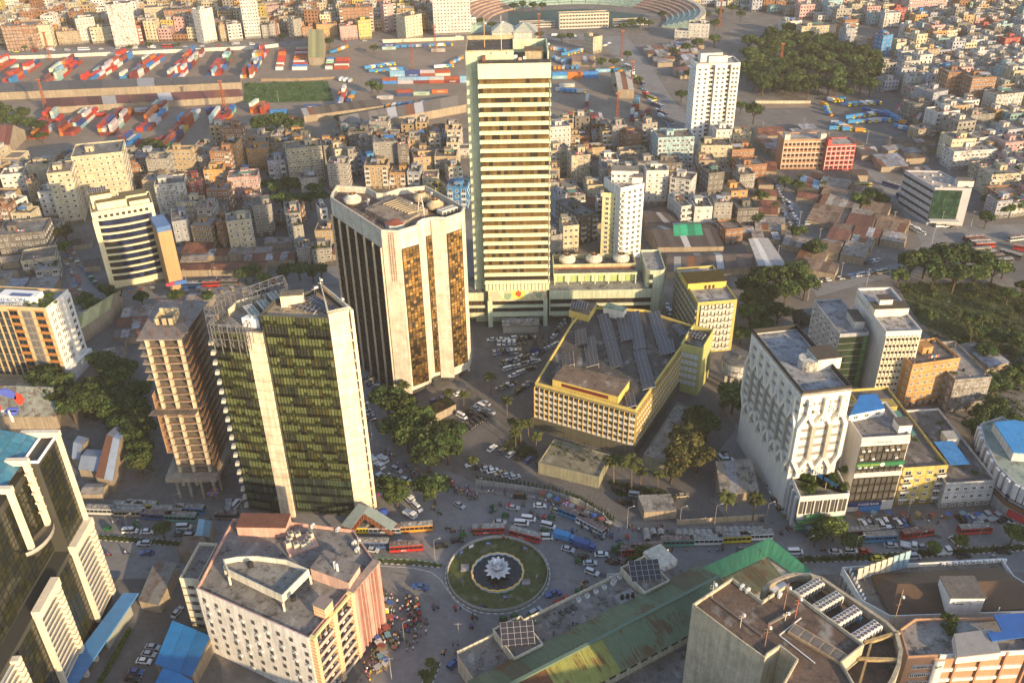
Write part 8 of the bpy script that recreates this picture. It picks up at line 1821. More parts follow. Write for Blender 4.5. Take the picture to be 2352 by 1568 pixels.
def rick():
 s=MB();s.box(-.7,-.45,.75,-.1,.45,.95,0,(1,1,1));s.box(-.75,-.45,.95,-.65,.45,1.3,0,(.5,.9,.6));h=MB();n_=5
 for i in range(n_):
  a0,a1=1.5+1.7*i/n_,1.5+1.7*(i+1)/n_;h.face([(-.3+.75*math.cos(a0),-.48,1.1+.75*math.sin(a0)),(-.3+.75*math.cos(a1),-.48,1.1+.75*math.sin(a1)),(-.3+.75*math.cos(a1),.48,1.1+.75*math.sin(a1)),(-.3+.75*math.cos(a0),.48,1.1+.75*math.sin(a0))],0,(1,1,1) if i % 2 else (.9,.5,.3))
 f=MB();f.bar((-.5,0,.5),(.5,0,.55),.07);f.bar((.5,0,.55),(1.0,0,.95),.06);f.bar((1.0,0,.3),(1.0,0,1.0),.06);f.bar((1.0,-.3,1.0),(1.0,.3,1.0),.06);f.bar((.35,0,.5),(.3,0,.9),.06)
 return [('seat',s.mesh('seat',['flat'])),('hood',h.mesh('hood',['flat'])),('frame',f.mesh('frame',['tyre']))]
vehicle('rickshaw',rick(),[(-.5,.42)],1.05)
def moto():
 b=MB();prof(b,[(-.8,.55),(-.75,.82),(.1,.78),(.5,.95),(.6,.6),(0,.35)][::-1],-.16,.16);b.bar((.55,-.35,1.0),(.55,.35,1.0),.05);b.bar((.5,0,1.0),(.75,0,.4),.06);return [('body',b.mesh('body',['gloss']))]
vehicle('motorcycle',moto(),[(-.65,0),(.72,0)],.95)
COLS=dict(w=((.72,.72,.72),'white'),s=((.42,.44,.47),'silver'),k=((.015,.015,.018),'black'),b=((.035,.09,.26),'blue'),r=((.40,.03,.03),'red'),g=((.03,.14,.06),'green'),y=((.70,.55,.03),'yellow'),c=((.05,.25,.5),'sky blue'),t=((.36,.32,.24),'champagne'),m=((.20,.03,.03),'maroon'),o=((.60,.26,.04),'orange'),e=((.12,.35,.30),'teal'),d=((.10,.105,.11),'dark grey'))
KN=dict(saloon='saloon car',estate='estate car',van='microbus',pickup='pickup',bus='bus',minibus='minibus',truck='box lorry',small_truck='open lorry',autorickshaw='auto-rickshaw',rickshaw='cycle rickshaw',motorcycle='motorcycle')
CATS=dict(saloon='car',estate='car',van='van',pickup='pickup',bus='bus',minibus='bus',truck='truck',small_truck='truck',autorickshaw='auto-rickshaw',rickshaw='rickshaw',motorcycle='motorcycle')
VN={};vrs=random.Random(17);SPOT=[]
def veh(kind,col,x,y,deg,where,c2=None,lab=None,roofc=None,s=1.0):
 p=P(x,y,.02);parts,wheels,wr=PROTO[kind];cc,cn=COLS[col];k=vrs.uniform(.88,1.1);rz=math.radians(deg)
 t=thing({'saloon':'saloon_car','estate':'estate_car','van':'microbus'}.get(kind,kind),'',CATS[kind],p,rz,KN[kind].replace('lorry','lorrie').replace('bus','buse')+'s in the streets');
 if s != 1:t.scale=(s,s,s)
 near=y > 560;SPOT.append((p[0],p[1],3.2 if kind in ('bus','truck') else 1.6))
 for nm,me in parts:
  c=tuple(v*k for v in cc)
  if nm == 'roof' and kind in ('bus','minibus'):c=roofc or vrs.choice(((.30,.29,.27),(.36,.35,.32),(.24,.17,.15)))
  if nm in ('cargo_box','hood') and c2:c=COLS[c2][0]
  ob(nm,me,t,color=c)
 if near:
  for wx,wy in wheels:
   for sg in ((-1,1) if wy else (1,)):ob('wheel',WM,t,(wx,sg*wy,.32*wr),scale=(wr,1,wr))
  if kind in ('saloon','estate','van','pickup'):
   X=2.18 if kind != 'van' else 2.38
   for sg in (-1,1):ob('headlight',HLM,t,(X,sg*.58,.72));ob('tail_light',TLM,t,(-X,sg*.6,.78))
 if kind == 'autorickshaw' or kind == 'rickshaw':ob('wheel',WM,t,(.95,0,.3),scale=(.9,.7,.9))
 desc=cn+' '+KN[kind] if not lab else lab
 if where.startswith('='):t['label']=where[1:]
 else:SUF[where]='*';want_label(t,desc,x,x,where)
 return t
def lot(x1,y1,x2,y2,n,deg,where,kinds='saloon saloon estate',cols='wwwsskkdbt',jit=4):
 kk=kinds.split()
 for i in range(n):
  u=(i+.5)/n;veh(vrs.choice(kk),vrs.choice(cols),x1+(x2-x1)*u+vrs.uniform(-1,1),y1+(y2-y1)*u+vrs.uniform(-.6,.6),deg+vrs.uniform(-jit,jit)+(180 if vrs.random() < .3 else 0),where)
for s_ in '''bus,r,1122,1222,2 bus,r,1207,1235,-22 bus,r,934,1262,4 van,w,1198,1204,-8 van,w,1214,1194,-10 van,w,1259,1210,-20 van,w,1254,1236,-4 truck,c,1297,1240,-22 truck,b,1342,1258,-25 bus,c,1318,1189,-32 bus,w,1357,1213,-40 saloon,s,1304,1263,-22 saloon,k,1340,1281,-10 saloon,w,1381,1275,0 saloon,s,1355,1295,0 estate,w,1360,1316,-28 estate,k,1014,1255,12 estate,k,1051,1243,8 saloon,w,1108,1212,10 saloon,s,1148,1202,-4 saloon,w,1240,1163,-5 saloon,t,1278,1175,-30 saloon,s,1178,1168,-12 van,k,1195,1143,-8 pickup,b,965,1350,-15 pickup,b,1271,1366,18 small_truck,r,1291,1387,25 estate,s,1229,1407,38 estate,b,1042,1527,48 minibus,s,1160,1450,30 saloon,w,921,1249,3 saloon,s,855,1265,-12 bus,b,857,1255,-2 minibus,y,838,1222,0 bus,s,885,1222,-2 bus,o,958,1217,4 autorickshaw,g,1091,1225,40 autorickshaw,g,1064,1232,20 autorickshaw,g,1268,1192,-20 autorickshaw,g,1134,1171,-50 autorickshaw,g,1162,1187,-10 autorickshaw,g,1252,1222,-30 autorickshaw,g,1330,1292,-10 autorickshaw,g,1348,1246,-30 autorickshaw,g,1413,1264,0 autorickshaw,g,1428,1257,-5 autorickshaw,g,1424,1270,0 autorickshaw,g,1445,1265,10 autorickshaw,g,1330,1362,-5 autorickshaw,g,1183,1418,40 autorickshaw,g,1157,1425,0 autorickshaw,g,1139,1310,0 autorickshaw,g,1220,1420,10 saloon,k,1416,1293,-5
bus,e,1554,1250,0 bus,w,1620,1247,0 bus,y,1684,1242,2 bus,w,1735,1236,2 minibus,r,1452,1272,0 bus,w,1485,1265,4 bus,m,1980,1228,3 bus,c,2018,1240,3 bus,r,2104,1230,10 bus,r,2236,1222,4 saloon,w,2193,1245,-70 saloon,s,2045,1254,-4 small_truck,w,2086,1258,-20 saloon,s,2118,1258,8 saloon,y,2015,1284,5 van,s,2096,1281,2 estate,k,2304,1268,-8 saloon,w,1918,1269,-2 estate,w,1954,1268,0 van,w,1826,1270,0 saloon,r,1984,1268,0 estate,k,2213,1278,6 small_truck,w,2165,1272,10 minibus,b,1852,1222,-70 van,w,1926,1218,-70 saloon,s,1917,1212,-75
bus,s,237,1178,-4 bus,t,302,1183,-3 bus,y,328,1167,-8 bus,b,364,1190,-6 bus,m,388,1180,-5 bus,e,418,1194,-4 bus,c,437,1176,-6 bus,t,300,1170,-5 van,w,300,1222,0 saloon,w,339,1223,0 van,w,424,1213,0 saloon,d,414,1228,4 estate,s,440,1232,-6 estate,s,332,1250,178 saloon,b,339,1272,176 minibus,d,523,1190,-4 autorickshaw,g,250,1217,0 autorickshaw,g,315,1208,-30 minibus,b,527,1176,100 saloon,s,408,1408,70 van,w,544,1160,70 saloon,s,352,1488,-10 saloon,s,343,1504,-12 saloon,w,332,1520,-8 saloon,b,313,1545,-6 saloon,k,306,1560,-8
pickup,r,1028,1105,-28 saloon,w,932,1104,-32 estate,s,911,1081,-35 small_truck,w,857,1060,-55 small_truck,w,871,1072,-48 small_truck,w,880,1058,-48 small_truck,w,878,1100,-48 small_truck,w,897,1103,-55 small_truck,w,938,1148,-48 van,w,958,1168,-50 saloon,s,880,1122,-20 small_truck,w,942,1185,-40 saloon,s,1055,1162,-40 van,k,1440,1157,-8 van,s,1460,1140,-12 estate,k,1421,1127,-14 saloon,k,1432,1154,-15 saloon,k,1497,1147,-8 saloon,k,1532,1146,-6 saloon,t,1567,1140,6 van,s,1657,1058,-65 saloon,w,1667,1075,-60 van,s,1650,1098,-85 saloon,b,1662,1128,70 minibus,r,2130,592,18 van,s,1858,516,0 saloon,w,2070,591,12 saloon,b,2010,625,8
bus,y,1952,438,0 bus,y,1980,430,0 bus,y,1968,444,0 bus,y,1945,449,0 bus,y,1984,441,0 bus,r,1955,454,2 bus,y,2010,453,0 bus,r,2005,445,2 bus,b,2046,430,-52 bus,b,2078,458,-50 bus,m,2085,478,-50 bus,b,2108,486,-48 bus,s,2336,552,12 bus,m,2235,552,5 bus,s,2248,560,5 bus,r,2260,568,5 bus,t,2250,580,8 bus,d,2262,588,10 bus,d,2280,596,10 bus,d,2300,605,8 bus,d,2320,590,-45 minibus,r,2345,575,-30'''.split():
 k,c,x,y,d=s_.split(',');x,y=float(x),float(y)
 wh='around the lotus fountain' if math.hypot(x-1143,y-1317) < 330 and y > 1165 else 'on the road beside the pink-striped block' if x < 800 and y > 1140 else 'on the street by the green glass tower' if x < 1090 and y > 990 else 'on the main road by the ribbed block' if y > 1200 else 'in the yellow bank compound' if y > 1000 else 'at the bus yard and east road'
 t=veh(k,c,x,y,float(d),wh)
 if (k,c) == ('bus','r') and y > 1200 and x < 1250:
  for sg,r_ in ((-1,0),(1,math.pi)):letter(t,'BRTC',.7,t.location+Vector((0,0,0)),0,(.75,.75,.75)).location=(.8*sg,sg*1.26,.95);list(t.children)[-1].rotation_euler=(math.pi/2,0,r_)
B_='in the bank courtyard before the tallest tower'
for a in ((1140,790,1210,786,6,90),(1130,812,1200,806,7,95),(1150,835,1240,815,9,60),(1160,850,1235,830,8,30),(1175,866,1225,845,6,25),(1118,783,1235,776,5,10),(1270,778,1290,745,4,60),(1250,806,1282,790,4,45),(1288,742,1300,738,2,95)):lot(*a,B_)
C_2='in the rows beside the porch of the yellow bank'
for a,k in (((1055,962,1120,925,6,-40),'van van saloon'),((1070,985,1130,945,6,-38),'saloon estate'),((1045,990,1075,975,3,-42),'saloon'),((1120,1028,1310,1090,9,55),'saloon estate'),((1075,1066,1190,1100,7,20),'saloon'),((1185,905,1215,880,4,40),'saloon'),((1145,895,1180,880,4,10),'saloon')):lot(*a,C_2,k)
D_2='in the lane beside the ribbed white block'
for a in ((1660,1038,1690,1095,7,5),(1720,1030,1745,1068,6,0),(1760,1095,1800,1172,11,0),(1555,690,1580,720,5,85),(1530,700,1548,740,5,85)):lot(*a,D_2)
for a in ((840,868,866,893,4,25),(832,925,852,968,6,0),(990,925,1060,905,4,20)):lot(*a,'under the round-cornered tower')
for a in ((1775,415,1800,470,8,-70),(1805,460,1838,530,9,-60),(1790,480,1815,520,5,-70),(1925,478,1935,540,6,-60)):lot(*a,'in the narrow market lane')
for a in ((1870,650,2040,625,13,10),(1985,605,2020,598,4,40),(2090,520,2120,540,4,-50),(2100,585,2150,595,5,30),(2150,520,2200,525,3,0)):lot(*a,'along the dusty east road','saloon estate van')
lot(1975,1205,2095,1202,9,95,'parked before the yellow old block');lot(2200,1195,2250,1190,4,100,'parked before the yellow old block');lot(2245,1190,2340,1200,4,20,'parked before the yellow old block','saloon small_truck')
for a,k in (((1240,115,1440,110,0,0),'saloon'),((1420,130,1560,330,12,-62),'saloon van truck'),((1380,110,1400,100,5,20),'saloon'),((1440,150,1540,290,8,118),'saloon van bus'),((1640,140,1660,150,2,0),'bus')):lot(*a,'on the highway bend',k,'wwsrybc') if a[4] else None
for a,k in (((165,590,235,670,7,-60),'saloon autorickshaw small_truck'),((430,660,640,648,10,4),'saloon bus autorickshaw van')):lot(*a,'in the west market street',k,'wsbgrdt')
def lorries(x1,y1,x2,y2,n,deg,where):
 for i in range(n):u=(i+.5)/n;veh('truck',vrs.choice('yyyob'),x1+(x2-x1)*u,y1+(y2-y1)*u,deg+vrs.uniform(-8,8),where,vrs.choice('ccccbswo'))
for a in ((842,160,905,150,6,15),(850,168,930,162,5,5),(905,112,1040,106,8,5),(760,125,800,110,5,80),(1035,150,1065,135,5,85),(1000,158,1040,155,3,10),(860,250,990,240,10,80),(780,185,810,190,3,80),(1265,115,1300,120,6,85),(1295,130,1340,118,6,10),(1290,145,1330,140,4,5),(800,240,815,215,3,80)):lorries(*a,'in the truck yard beside the tallest tower')
for a in ((1270,135,1300,150,6,80),(1330,150,1360,135,5,20),(1270,160,1330,158,6,80),(1400,160,1440,175,4,60),(1280,210,1340,215,5,10)):lorries(*a,'behind the tallest tower')
for a in ((1905,235,1940,232,4,-60),(1985,255,2060,275,7,-30),(1915,285,1950,300,4,0),(2060,295,2120,312,6,-40),(1890,240,1905,270,3,-70),(1935,245,2020,240,6,-20),(1945,275,2030,262,7,5),(1950,285,2040,280,6,0),(2035,262,2080,290,5,-50),(1900,298,1990,305,3,0)):lorries(*a,'in the truck park before the dark tree belt')
for a,w in (((20,121,600,103,15,-2),0),((640,100,1340,84,16,-1),0)):lot(*a,'on the boundary road behind the yard wall','saloon van bus truck','wwrybgs')
# PEOPLE
def person_mesh(pose):
 """One continuous body grown over a jointed skeleton; clothing and skin are tinted by height."""
 st={'stand':(0,.0),'walk':(.26,.22),'ride':(.45,.35)}[pose];l,a=st;ride=pose == 'ride';hz_=.55 if ride else .88
 J=[((0,0,hz_),.14),((0,0,hz_+.28),.15),((0,0,hz_+.52),.13),((0,0,hz_+.62),.06),((.02,0,hz_+.74),.105),((.02,0,hz_+.84),.08)];E_=[(0,1),(1,2),(2,3),(3,4),(4,5)]
 for sg,ph in ((-1,1),(1,-1)):
  i=len(J);k=l*ph if not ride else .4
  J += [((.02+k*.4,sg*.1,hz_-.08 if ride else .84),.095),((k*.6 if not ride else .42,sg*.11,hz_-.08 if ride else .47),.07),((k*.75-(.1 if ph < 0 and not ride else 0) if not ride else .4,sg*.11,.08),.05),((k*.75+.14 if not ride else .54,sg*.11,.04),.05)];E_ += [(0,i),(i,i+1),(i+1,i+2),(i+2,i+3)]
  i=len(J);J += [((0,sg*.19,hz_+.50),.065),((-a*ph*.4+(.1 if ride else 0),sg*.25,hz_+.25),.05),((-a*ph*.6+.06+(.3 if ride else 0),sg*.22,hz_+.02+(.25 if ride else 0)),.04),((-a*ph*.6+.1+(.32 if ride else 0),sg*.2,hz_-.08+(.28 if ride else 0)),.035)];E_ += [(2,i),(i,i+1),(i+1,i+2),(i+2,i+3)]
 me=bpy.data.meshes.new('sk');me.from_pydata([j[0] for j in J],E_,[]);o=bpy.data.objects.new('sk',me);COL.objects.link(o)
 md=o.modifiers.new('s','SKIN');md.use_smooth_shade=True
 for v,j in zip(me.skin_vertices[0].data,J):v.radius=(j[1],j[1])
 me.skin_vertices[0].data[0].use_root=True
 r=bpy.data.meshes.new_from_object(o.evaluated_get(bpy.context.evaluated_depsgraph_get()));bpy.data.objects.remove(o)
 b=MB()
 for p in r.polygons:
  c=p.center;z=c[2];t=(.30,.19,.13)
  if z > hz_+.80 or (z > hz_+.70 and c[0] < 0):t=(.02,.017,.015)
  elif z > hz_+.60:t=(.28,.17,.11)
  elif abs(c[1]) > .19 and z < hz_+.2 and z > hz_-.15:t=(.28,.17,.11)
  elif z > hz_-.02:t=None
  elif z > .1:t=(.07,.07,.09)
  else:t=(.05,.04,.03)
  b.face([r.vertices[i].co for i in p.vertices],0 if t is None else 1,t or (1,1,1))
 return b.mesh('person',['flat','skin'])
mat('skin',objcol=False,noise=.05,rough=.8,fine=.05)
PMESH={k:person_mesh(k) for k in ('stand','walk','ride')}
SH=[('white',(.62,.62,.62)),('pale blue',(.25,.36,.52)),('red',(.33,.05,.05)),('dark',(.04,.04,.05)),('green',(.05,.22,.12)),('orange',(.38,.17,.06)),('blue',(.05,.1,.33)),('grey',(.25,.25,.26)),('pink',(.50,.18,.28)),('yellow',(.55,.42,.06))]
prs=random.Random(33);PC=[0];OVER=[]
def person(x,y,where,pose=None,z=.02,rz=None,at=None,lab=None):
 if PC[0] >= 298:OVER.append((P(x,y,z) if at is None else at,rz));return
 PC[0] += 1;p=P(x,y,z) if at is None else at;c=prs.choices(SH,(10,6,2,6,2,1,4,5,1,1))[0];pose=pose or prs.choice(('stand','walk','walk'));k=prs.uniform(.95,1.06)
 o=ob('person',PMESH[pose],None,p,prs.uniform(0,6.28) if rz is None else rz,c[1],(k*1.08,)*3);tag(o,None,'person','people in the streets');SUF[where]='*'
 want_label(o,{'stand':'standing','walk':'walking','ride':'seated'}[pose]+f' person in {c[0]} top',x,x,where)
def crowd(pts,n,where,cond=None):
 k=0
 while k < n:
  i=prs.randrange(len(pts)//2-1);u=prs.random();x=pts[2*i]+(pts[2*i+2]-pts[2*i])*u+prs.gauss(0,9);y=pts[2*i+1]+(pts[2*i+3]-pts[2*i+1])*u+prs.gauss(0,5);w=P(x,y);k += 1
  if all((w[0]-a)**2+(w[1]-b)**2 > r*r for a,b,r in SPOT):person(x,y,where)
crowd((884,1365,905,1420,870,1500,840,1560),46,'by the pink-striped block');crowd((940,1380,960,1440,940,1490),18,'in the rickshaw queue');crowd((880,1040,960,1090,1060,1130,1100,1145),42,'on the street under the big trees');crowd((1110,1130,1250,1150,1340,1180,1390,1230),44,'outside the curved compound wall')
crowd((1380,1215,1480,1215,1600,1225,1760,1215),28,'along the concrete pipe row');crowd((1780,1195,1900,1190,2100,1190,2330,1195),34,'before the shops of the ribbed block');crowd((1030,1480,1100,1540),10,'on the wide road below the fountain');crowd((1180,770,1300,800,1240,850),16,'in the bank courtyard');crowd((1480,1270,1700,1262),16,'among the buses by the teal roof');crowd((250,1200,460,1210),8,'between the buses and microbuses')
for k in range(9):person(0,0,'on the terrace of the green-roofed hall',None,at=Vector(G(21+k*2.1,11+3*(k % 3),7.25)))
def ridden(kind,col,x,y,deg,where):
 t=veh(kind,col,x,y,deg,where,vrs.choice('mdgbtrd'));a=math.radians(deg);s_=.25 if kind == 'rickshaw' else -.15
 person(x,y,'riding '+where,'ride',at=P(x,y,.38)+Vector((math.cos(a)*s_,math.sin(a)*s_,0)),rz=a)
for i in range(20):u=i/20;ridden('rickshaw',vrs.choice('mdbgr'),930+30*math.sin(u*5)+vrs.uniform(-4,14),1365+u*130,100-u*40,'in the rickshaw queue')
for s_ in '1128,1176,80 1150,1160,75 1170,1163,80 1203,1160,70 1222,1178,60 1236,1188,60 1250,1190,70 1265,1187,60 1300,1226,30 1318,1222,20 1160,1238,0 1340,1210,10 1360,1220,30 1370,1232,10 1385,1237,20 1395,1222,40 1405,1233,60 1440,1235,90 1110,1395,0 1050,1400,20 1000,1398,10 1090,1420,-20 1085,1440,60 1340,1350,-10 1020,1500,60 980,1430,90 1295,1160,30 1750,1195,80 1770,1230,60 1795,1225,60 1810,1215,40 1040,1120,-40 1010,1110,-30 965,1118,-40 950,1100,-40'.split():x,y,d=s_.split(',');ridden('rickshaw',vrs.choice('mdbgrt'),float(x),float(y),float(d),'by the fountain junction')
for s_ in '1030,1215,180 1040,1222,10 1060,1218,0 1190,1228,5 1262,1399,20 1330,1375,80 1345,1338,10 1400,1285,0 1420,1243,20 1395,1290,10 290,1272,0 250,1275,0 480,1195,20 1700,1262,0 1720,1265,0 1740,1268,0 1695,1270,0 2280,1280,0 1890,1265,0 2135,1255,10 2150,1256,0 995,1170,-40 1010,1180,-40 900,1120,-45 925,1125,-45'.split():x,y,d=s_.split(',');ridden('motorcycle',vrs.choice('krbks'),float(x),float(y),float(d),'by the fountain junction')
crowd((884,1365,905,1420,870,1500,840,1560),60,'x');crowd((940,1380,960,1440,940,1490),30,'x');crowd((880,1040,960,1090,1060,1130,1100,1145),70,'x');crowd((1110,1130,1250,1150,1340,1180,1390,1230),60,'x');crowd((1380,1225,1480,1215,1760,1215),40,'x');crowd((1780,1195,1900,1190,2330,1195),70,'x');crowd((1060,1480,1150,1560),14,'x');crowd((1480,1270,1800,1255,2300,1250),40,'x');crowd((250,1205,560,1200),14,'x');crowd((1790,430,1850,560,1900,650),30,'x');crowd((2080,490,2150,540,2250,540),30,'x');crowd((1370,120,1450,180,1560,320),40,'x')
crowd((140,575,180,640,240,690,420,665,640,650),90,'x')
b=MB();pm=PMESH['walk'];pv=[v.co for v in pm.vertices];pt=pm.color_attributes['tint'].data
for w,rz in OVER:
 if len(b.v) > 140000:break
 mt=Matrix.Translation(w) @ Matrix.Rotation(rz or prs.uniform(0,6.28),4,'Z') @ Matrix.Scale(1.06,4);c=prs.choice(SH)[1]
 for q in pm.polygons:b.face([mt @ pv[i] for i in q.vertices],0,tuple(pt[q.loop_start].color)[:3] if q.material_index else c)
tag(b.build('crowd',['flat']),kind='stuff')
def umb(x,y,cs,lab,r=1.3):
 t=thing('umbrella',lab,'umbrella',P(x,y));b=MB()
 for i in range(10):
  a0,a1=.6283*i,.6283*(i+1);b.face([(r*math.cos(a0),r*math.sin(a0),2.0),(r*math.cos(a1),r*math.sin(a1),2.0),(0,0,2.6)],0,cs[i % len(cs)])
 b.build('canopy',['flat'],t,shift=False);b=MB();b.bar((0,0,0),(0,0,2.5),.06,0,(.3,.3,.3));b.build('pole',['flat'],t,shift=False)
umb(1300,1168,((.6,.05,.08),(.65,.65,.66),(.06,.12,.4)),'red white and blue striped umbrella by the blue bus at the compound wall');umb(940,1119,((.65,.55,.03),),'yellow umbrella beside the white car on the tree street');umb(492,1140,((.05,.1,.45),(.55,.22,.03)),'big blue and orange umbrella below the unfinished tower',2.2);umb(865,1142,((.35,.04,.04),(.04,.12,.35)),'red and blue tarp canopy under the tree by the glass tower',2.4);umb(880,1185,((.05,.1,.4),),'blue tarp canopy by the foot bridge',2.0)
srs=random.Random(8);sk=[0]
def stall(x,y,where):
 t=thing('street_stall','','stall',P(x,y),srs.uniform(0,3),'street stalls');c=srs.choice(((.06,.12,.34),(.42,.40,.36),(.14,.26,.30),(.30,.22,.10),(.26,.07,.06),(.3,.3,.3)))
 b=MB();b.box(-.8,-.5,0,.8,.5,.8,0,(.25,.17,.1));b.build('counter',['flat'],t,shift=False);b=MB();b.hexa([(-1,-.8,1.9),(1,-.8,1.9),(1,.8,2.1),(-1,.8,2.1)],[(-1,-.8,1.95),(1,-.8,1.95),(1,.8,2.15),(-1,.8,2.15)],0,c,True);b.build('awning',['flat'],t,shift=False)
 b=MB()
 for i in range(7):x_,y_=srs.uniform(-.7,.6),srs.uniform(-.4,.3);b.box(x_,y_,.8,x_+.2,y_+.2,1.0,0,srs.choice(((.6,.6,.58),(.5,.3,.05),(.1,.3,.1),(.5,.05,.05))))
 b.build('goods',['flat'],t)if False else b.build('goods',['flat'],t,shift=False)
 for sx in (-.9,.9):b=MB();b.bar((sx,-.7,0),(sx,-.7,1.9),.06,0,(.3,.25,.2));b.build('pole',['flat'],t,shift=False)
 SUF[where]='*';want_label(t,'small street stall with '+('blue' if c[2] > .33 else 'pale' if c[1] > .39 else 'coloured')+' awning',x,x,where)
for i in range(20):stall(892+srs.uniform(-16,14)-i*1.0,1385+i*8.2,'along the pink-striped block')
for x in range(1245,1400,17):stall(x,1140+(x-1245)*.45,'outside the curved compound wall')
for x in range(1800,2300,34):stall(x,1188+srs.uniform(-2,3),'before the shops of the ribbed block')
for i in range(16):stall(150+i*1.5+srs.uniform(-6,20),575+i*6.5,'in the west market street')
for x in range(300,640,26):stall(x,668+srs.uniform(-6,6),'in the west market street')
pb=MB();n_=16
for i in range(n_):
 a0,a1=6.2832*i/n_,6.2832*(i+1)/n_;f=lambda a,r,y:(r*math.cos(a),y,1.1+r*math.sin(a))
 pb.face([f(a0,1.1,-1.2),f(a1,1.1,-1.2),f(a1,1.1,1.2),f(a0,1.1,1.2)][::-1],0,(.36,.34,.31));pb.face([f(a0,.92,-1.2),f(a1,.92,-1.2),f(a1,.92,1.2),f(a0,.92,1.2)],0,(.12,.11,.1))
 for y,s in ((-1.2,1),(1.2,-1)):pb.face([f(a0,.92,y),f(a0,1.1,y),f(a1,1.1,y),f(a1,.92,y)][::-s],0,(.4,.38,.35))
PPM=pb.mesh('concrete_pipe',['raw']);j=0
for xs,y in (((1484,1500,1517),1229),((1486,),1241),((1559,1573,1587,1601,1615,1629),1231),((1650,1664,1678,1691,1705,1719,1732,1746),1225),((1850,1866,1880),1214)):
 for i,x in enumerate(xs):o=ob('concrete_pipe',PPM,None,P(x,y),.1 if i % 2 else -.05);tag(o,f'big concrete drain pipe in the roadside row behind the buses, {nth(j)} from the fountain','pipe','concrete drain pipes by the road');j += 1
def wall_run(pts,h,th,col,lab,name='wall',m='wall',rail=False):
 cx=sum(p[0] for p in pts)/len(pts);cy=sum(p[1] for p in pts)/len(pts);t=thing('boundary_'+name,lab,name,(cx,cy,0))
 for a,c in zip(pts[:-1],pts[1:]):
  d=c-a;n_=max(1,int(d.length/ (3.0 if d.length < 120 else 12)))
  for i in range(n_):
   p,q=a.lerp(c,i/n_),a.lerp(c,(i+.97)/n_);b=MB();dd=Vector((q-p)[:2]);
   if rail:
    for z in (.5,1.1):b.bar((*p[:2],z),(*q[:2],z),.08)
    b.bar((*p[:2],0),(*p[:2],1.3),.12)
   else:b.obox(((p+q)/2)[:2],dd,dd.length,th,0,h);b.obox(p[:2],dd,.35,th*1.4,0,h+.25)
   b.build('panel',[m],t,col)
wall_run(px(1094,1112,1200,1126,1265,1137,1330,1158,1385,1190,1400,1212),2.2,.3,(.30,.30,.29),'curved grey compound wall with fence behind the fountain junction');wall_run(px(1080,1128,1200,1142,1265,1152,1320,1168,1370,1195),1,.1,(.42,.40,.37),'pale curved pavement railing outside the compound wall','railing','flat',True)
wall_run(px(-100,138,55,136,300,126,600,113,640,108),3,.4,(.70,.64,.54),'long white yard wall along the boundary road');wall_run(px(880,99,1066,92),3,.4,(.66,.58,.42),'cream yard wall beside the parked yellow trucks');wall_run(px(1555,1205,1640,1200,1755,1193),2.2,.3,(.46,.36,.24),'tan wall along the pavement behind the concrete pipes')
wall_run(px(600,187,690,186,770,182),2,.3,(.30,.22,.14),'brown yard wall beside the green meadow');wall_run(px(1480,1222,1755,1212),1,.1,(.40,.39,.36),'roadside railing behind the concrete pipes','railing','flat',True);wall_run(px(862,1283,940,1286,1010,1297),1,.1,(.08,.20,.10),'green railing on the island beside the fountain','railing','flat',True);wall_run(px(1735,238,1862,238),2,.3,(.55,.48,.36),'cream wall above the sand bank before the tree belt')
def pole(x,y,h,lab,col=(.24,.23,.22),arm=0,lamp=0,lat=0,grp='poles along the streets',name='street_pole'):
 t=thing(name,'','mast' if lat else 'pole',P(x,y),0,grp);b=MB()
 if lat:
  for k in range(4):
   sx,sy=((1,1),(-1,1),(-1,-1),(1,-1))[k];s2=((1,1),(-1,1),(-1,-1),(1,-1))[(k+1) % 4];r=lambda z:1.0-.55*z/h;b.bar((sx*r(0),sy*r(0),0),(sx*r(h),sy*r(h),h),.28,0,col)
   for j in range(9):z0,z1=h*j/9,h*(j+1)/9;b.bar((sx*r(z0),sy*r(z0),z0),(s2[0]*r(z1),s2[1]*r(z1),z1),.16,0,col)
 else:b.bar((0,0,0),(0,0,h),.2,0,col,.1)
 b.build('shaft',['flat'],t,shift=False)
 if arm:b=MB();b.bar((0,0,h),(arm,.4,h+.5),.1,0,col);b.box(arm-.3,.2,h+.4,arm+.3,.6,h+.55,0,(.4,.4,.4));b.build('lamp',['flat'],t,shift=False)
 if lat:b=MB();b.box(-1.6,-.4,h,1.6,.4,h+.9,0,(.3,.1,.06));b.build('light_rack',['flat'],t,shift=False)
 if not arm and not lat:b=MB();b.bar((-1,0,h-.6),(1,0,h-.6),.1,0,col);b.build('cross_arm',['flat'],t,shift=False)
 want_label(t,lab,x,y)
for x,y,h in ((117,140,24),(108,258,24),(518,262,24),(1000,120,22),(948,160,22),(1450,215,24),(1416,295,24),(1652,62,24),(1428,132,22),(614,300,20),(1790,165,22),(1238,95,24),(640,95,20)):pole(x,y,h,'rust-red lattice floodlight mast',(.26,.075,.035),lat=1,grp='lattice masts of the yard',name='floodlight_mast')
for x,y in ((862,1110),(1000,1290),(1095,1150),(1296,1158),(1382,1225),(1440,1215),(1560,1215),(1640,1210),(1758,1205),(1845,1285),(1960,1282),(2100,1274),(2240,1262),(930,1480),(855,1010),(410,1185),(560,1190),(300,1232),(1820,1195),(2080,1195),(2330,1180)):pole(x,y,9,'grey street lamp post',arm=1.8)
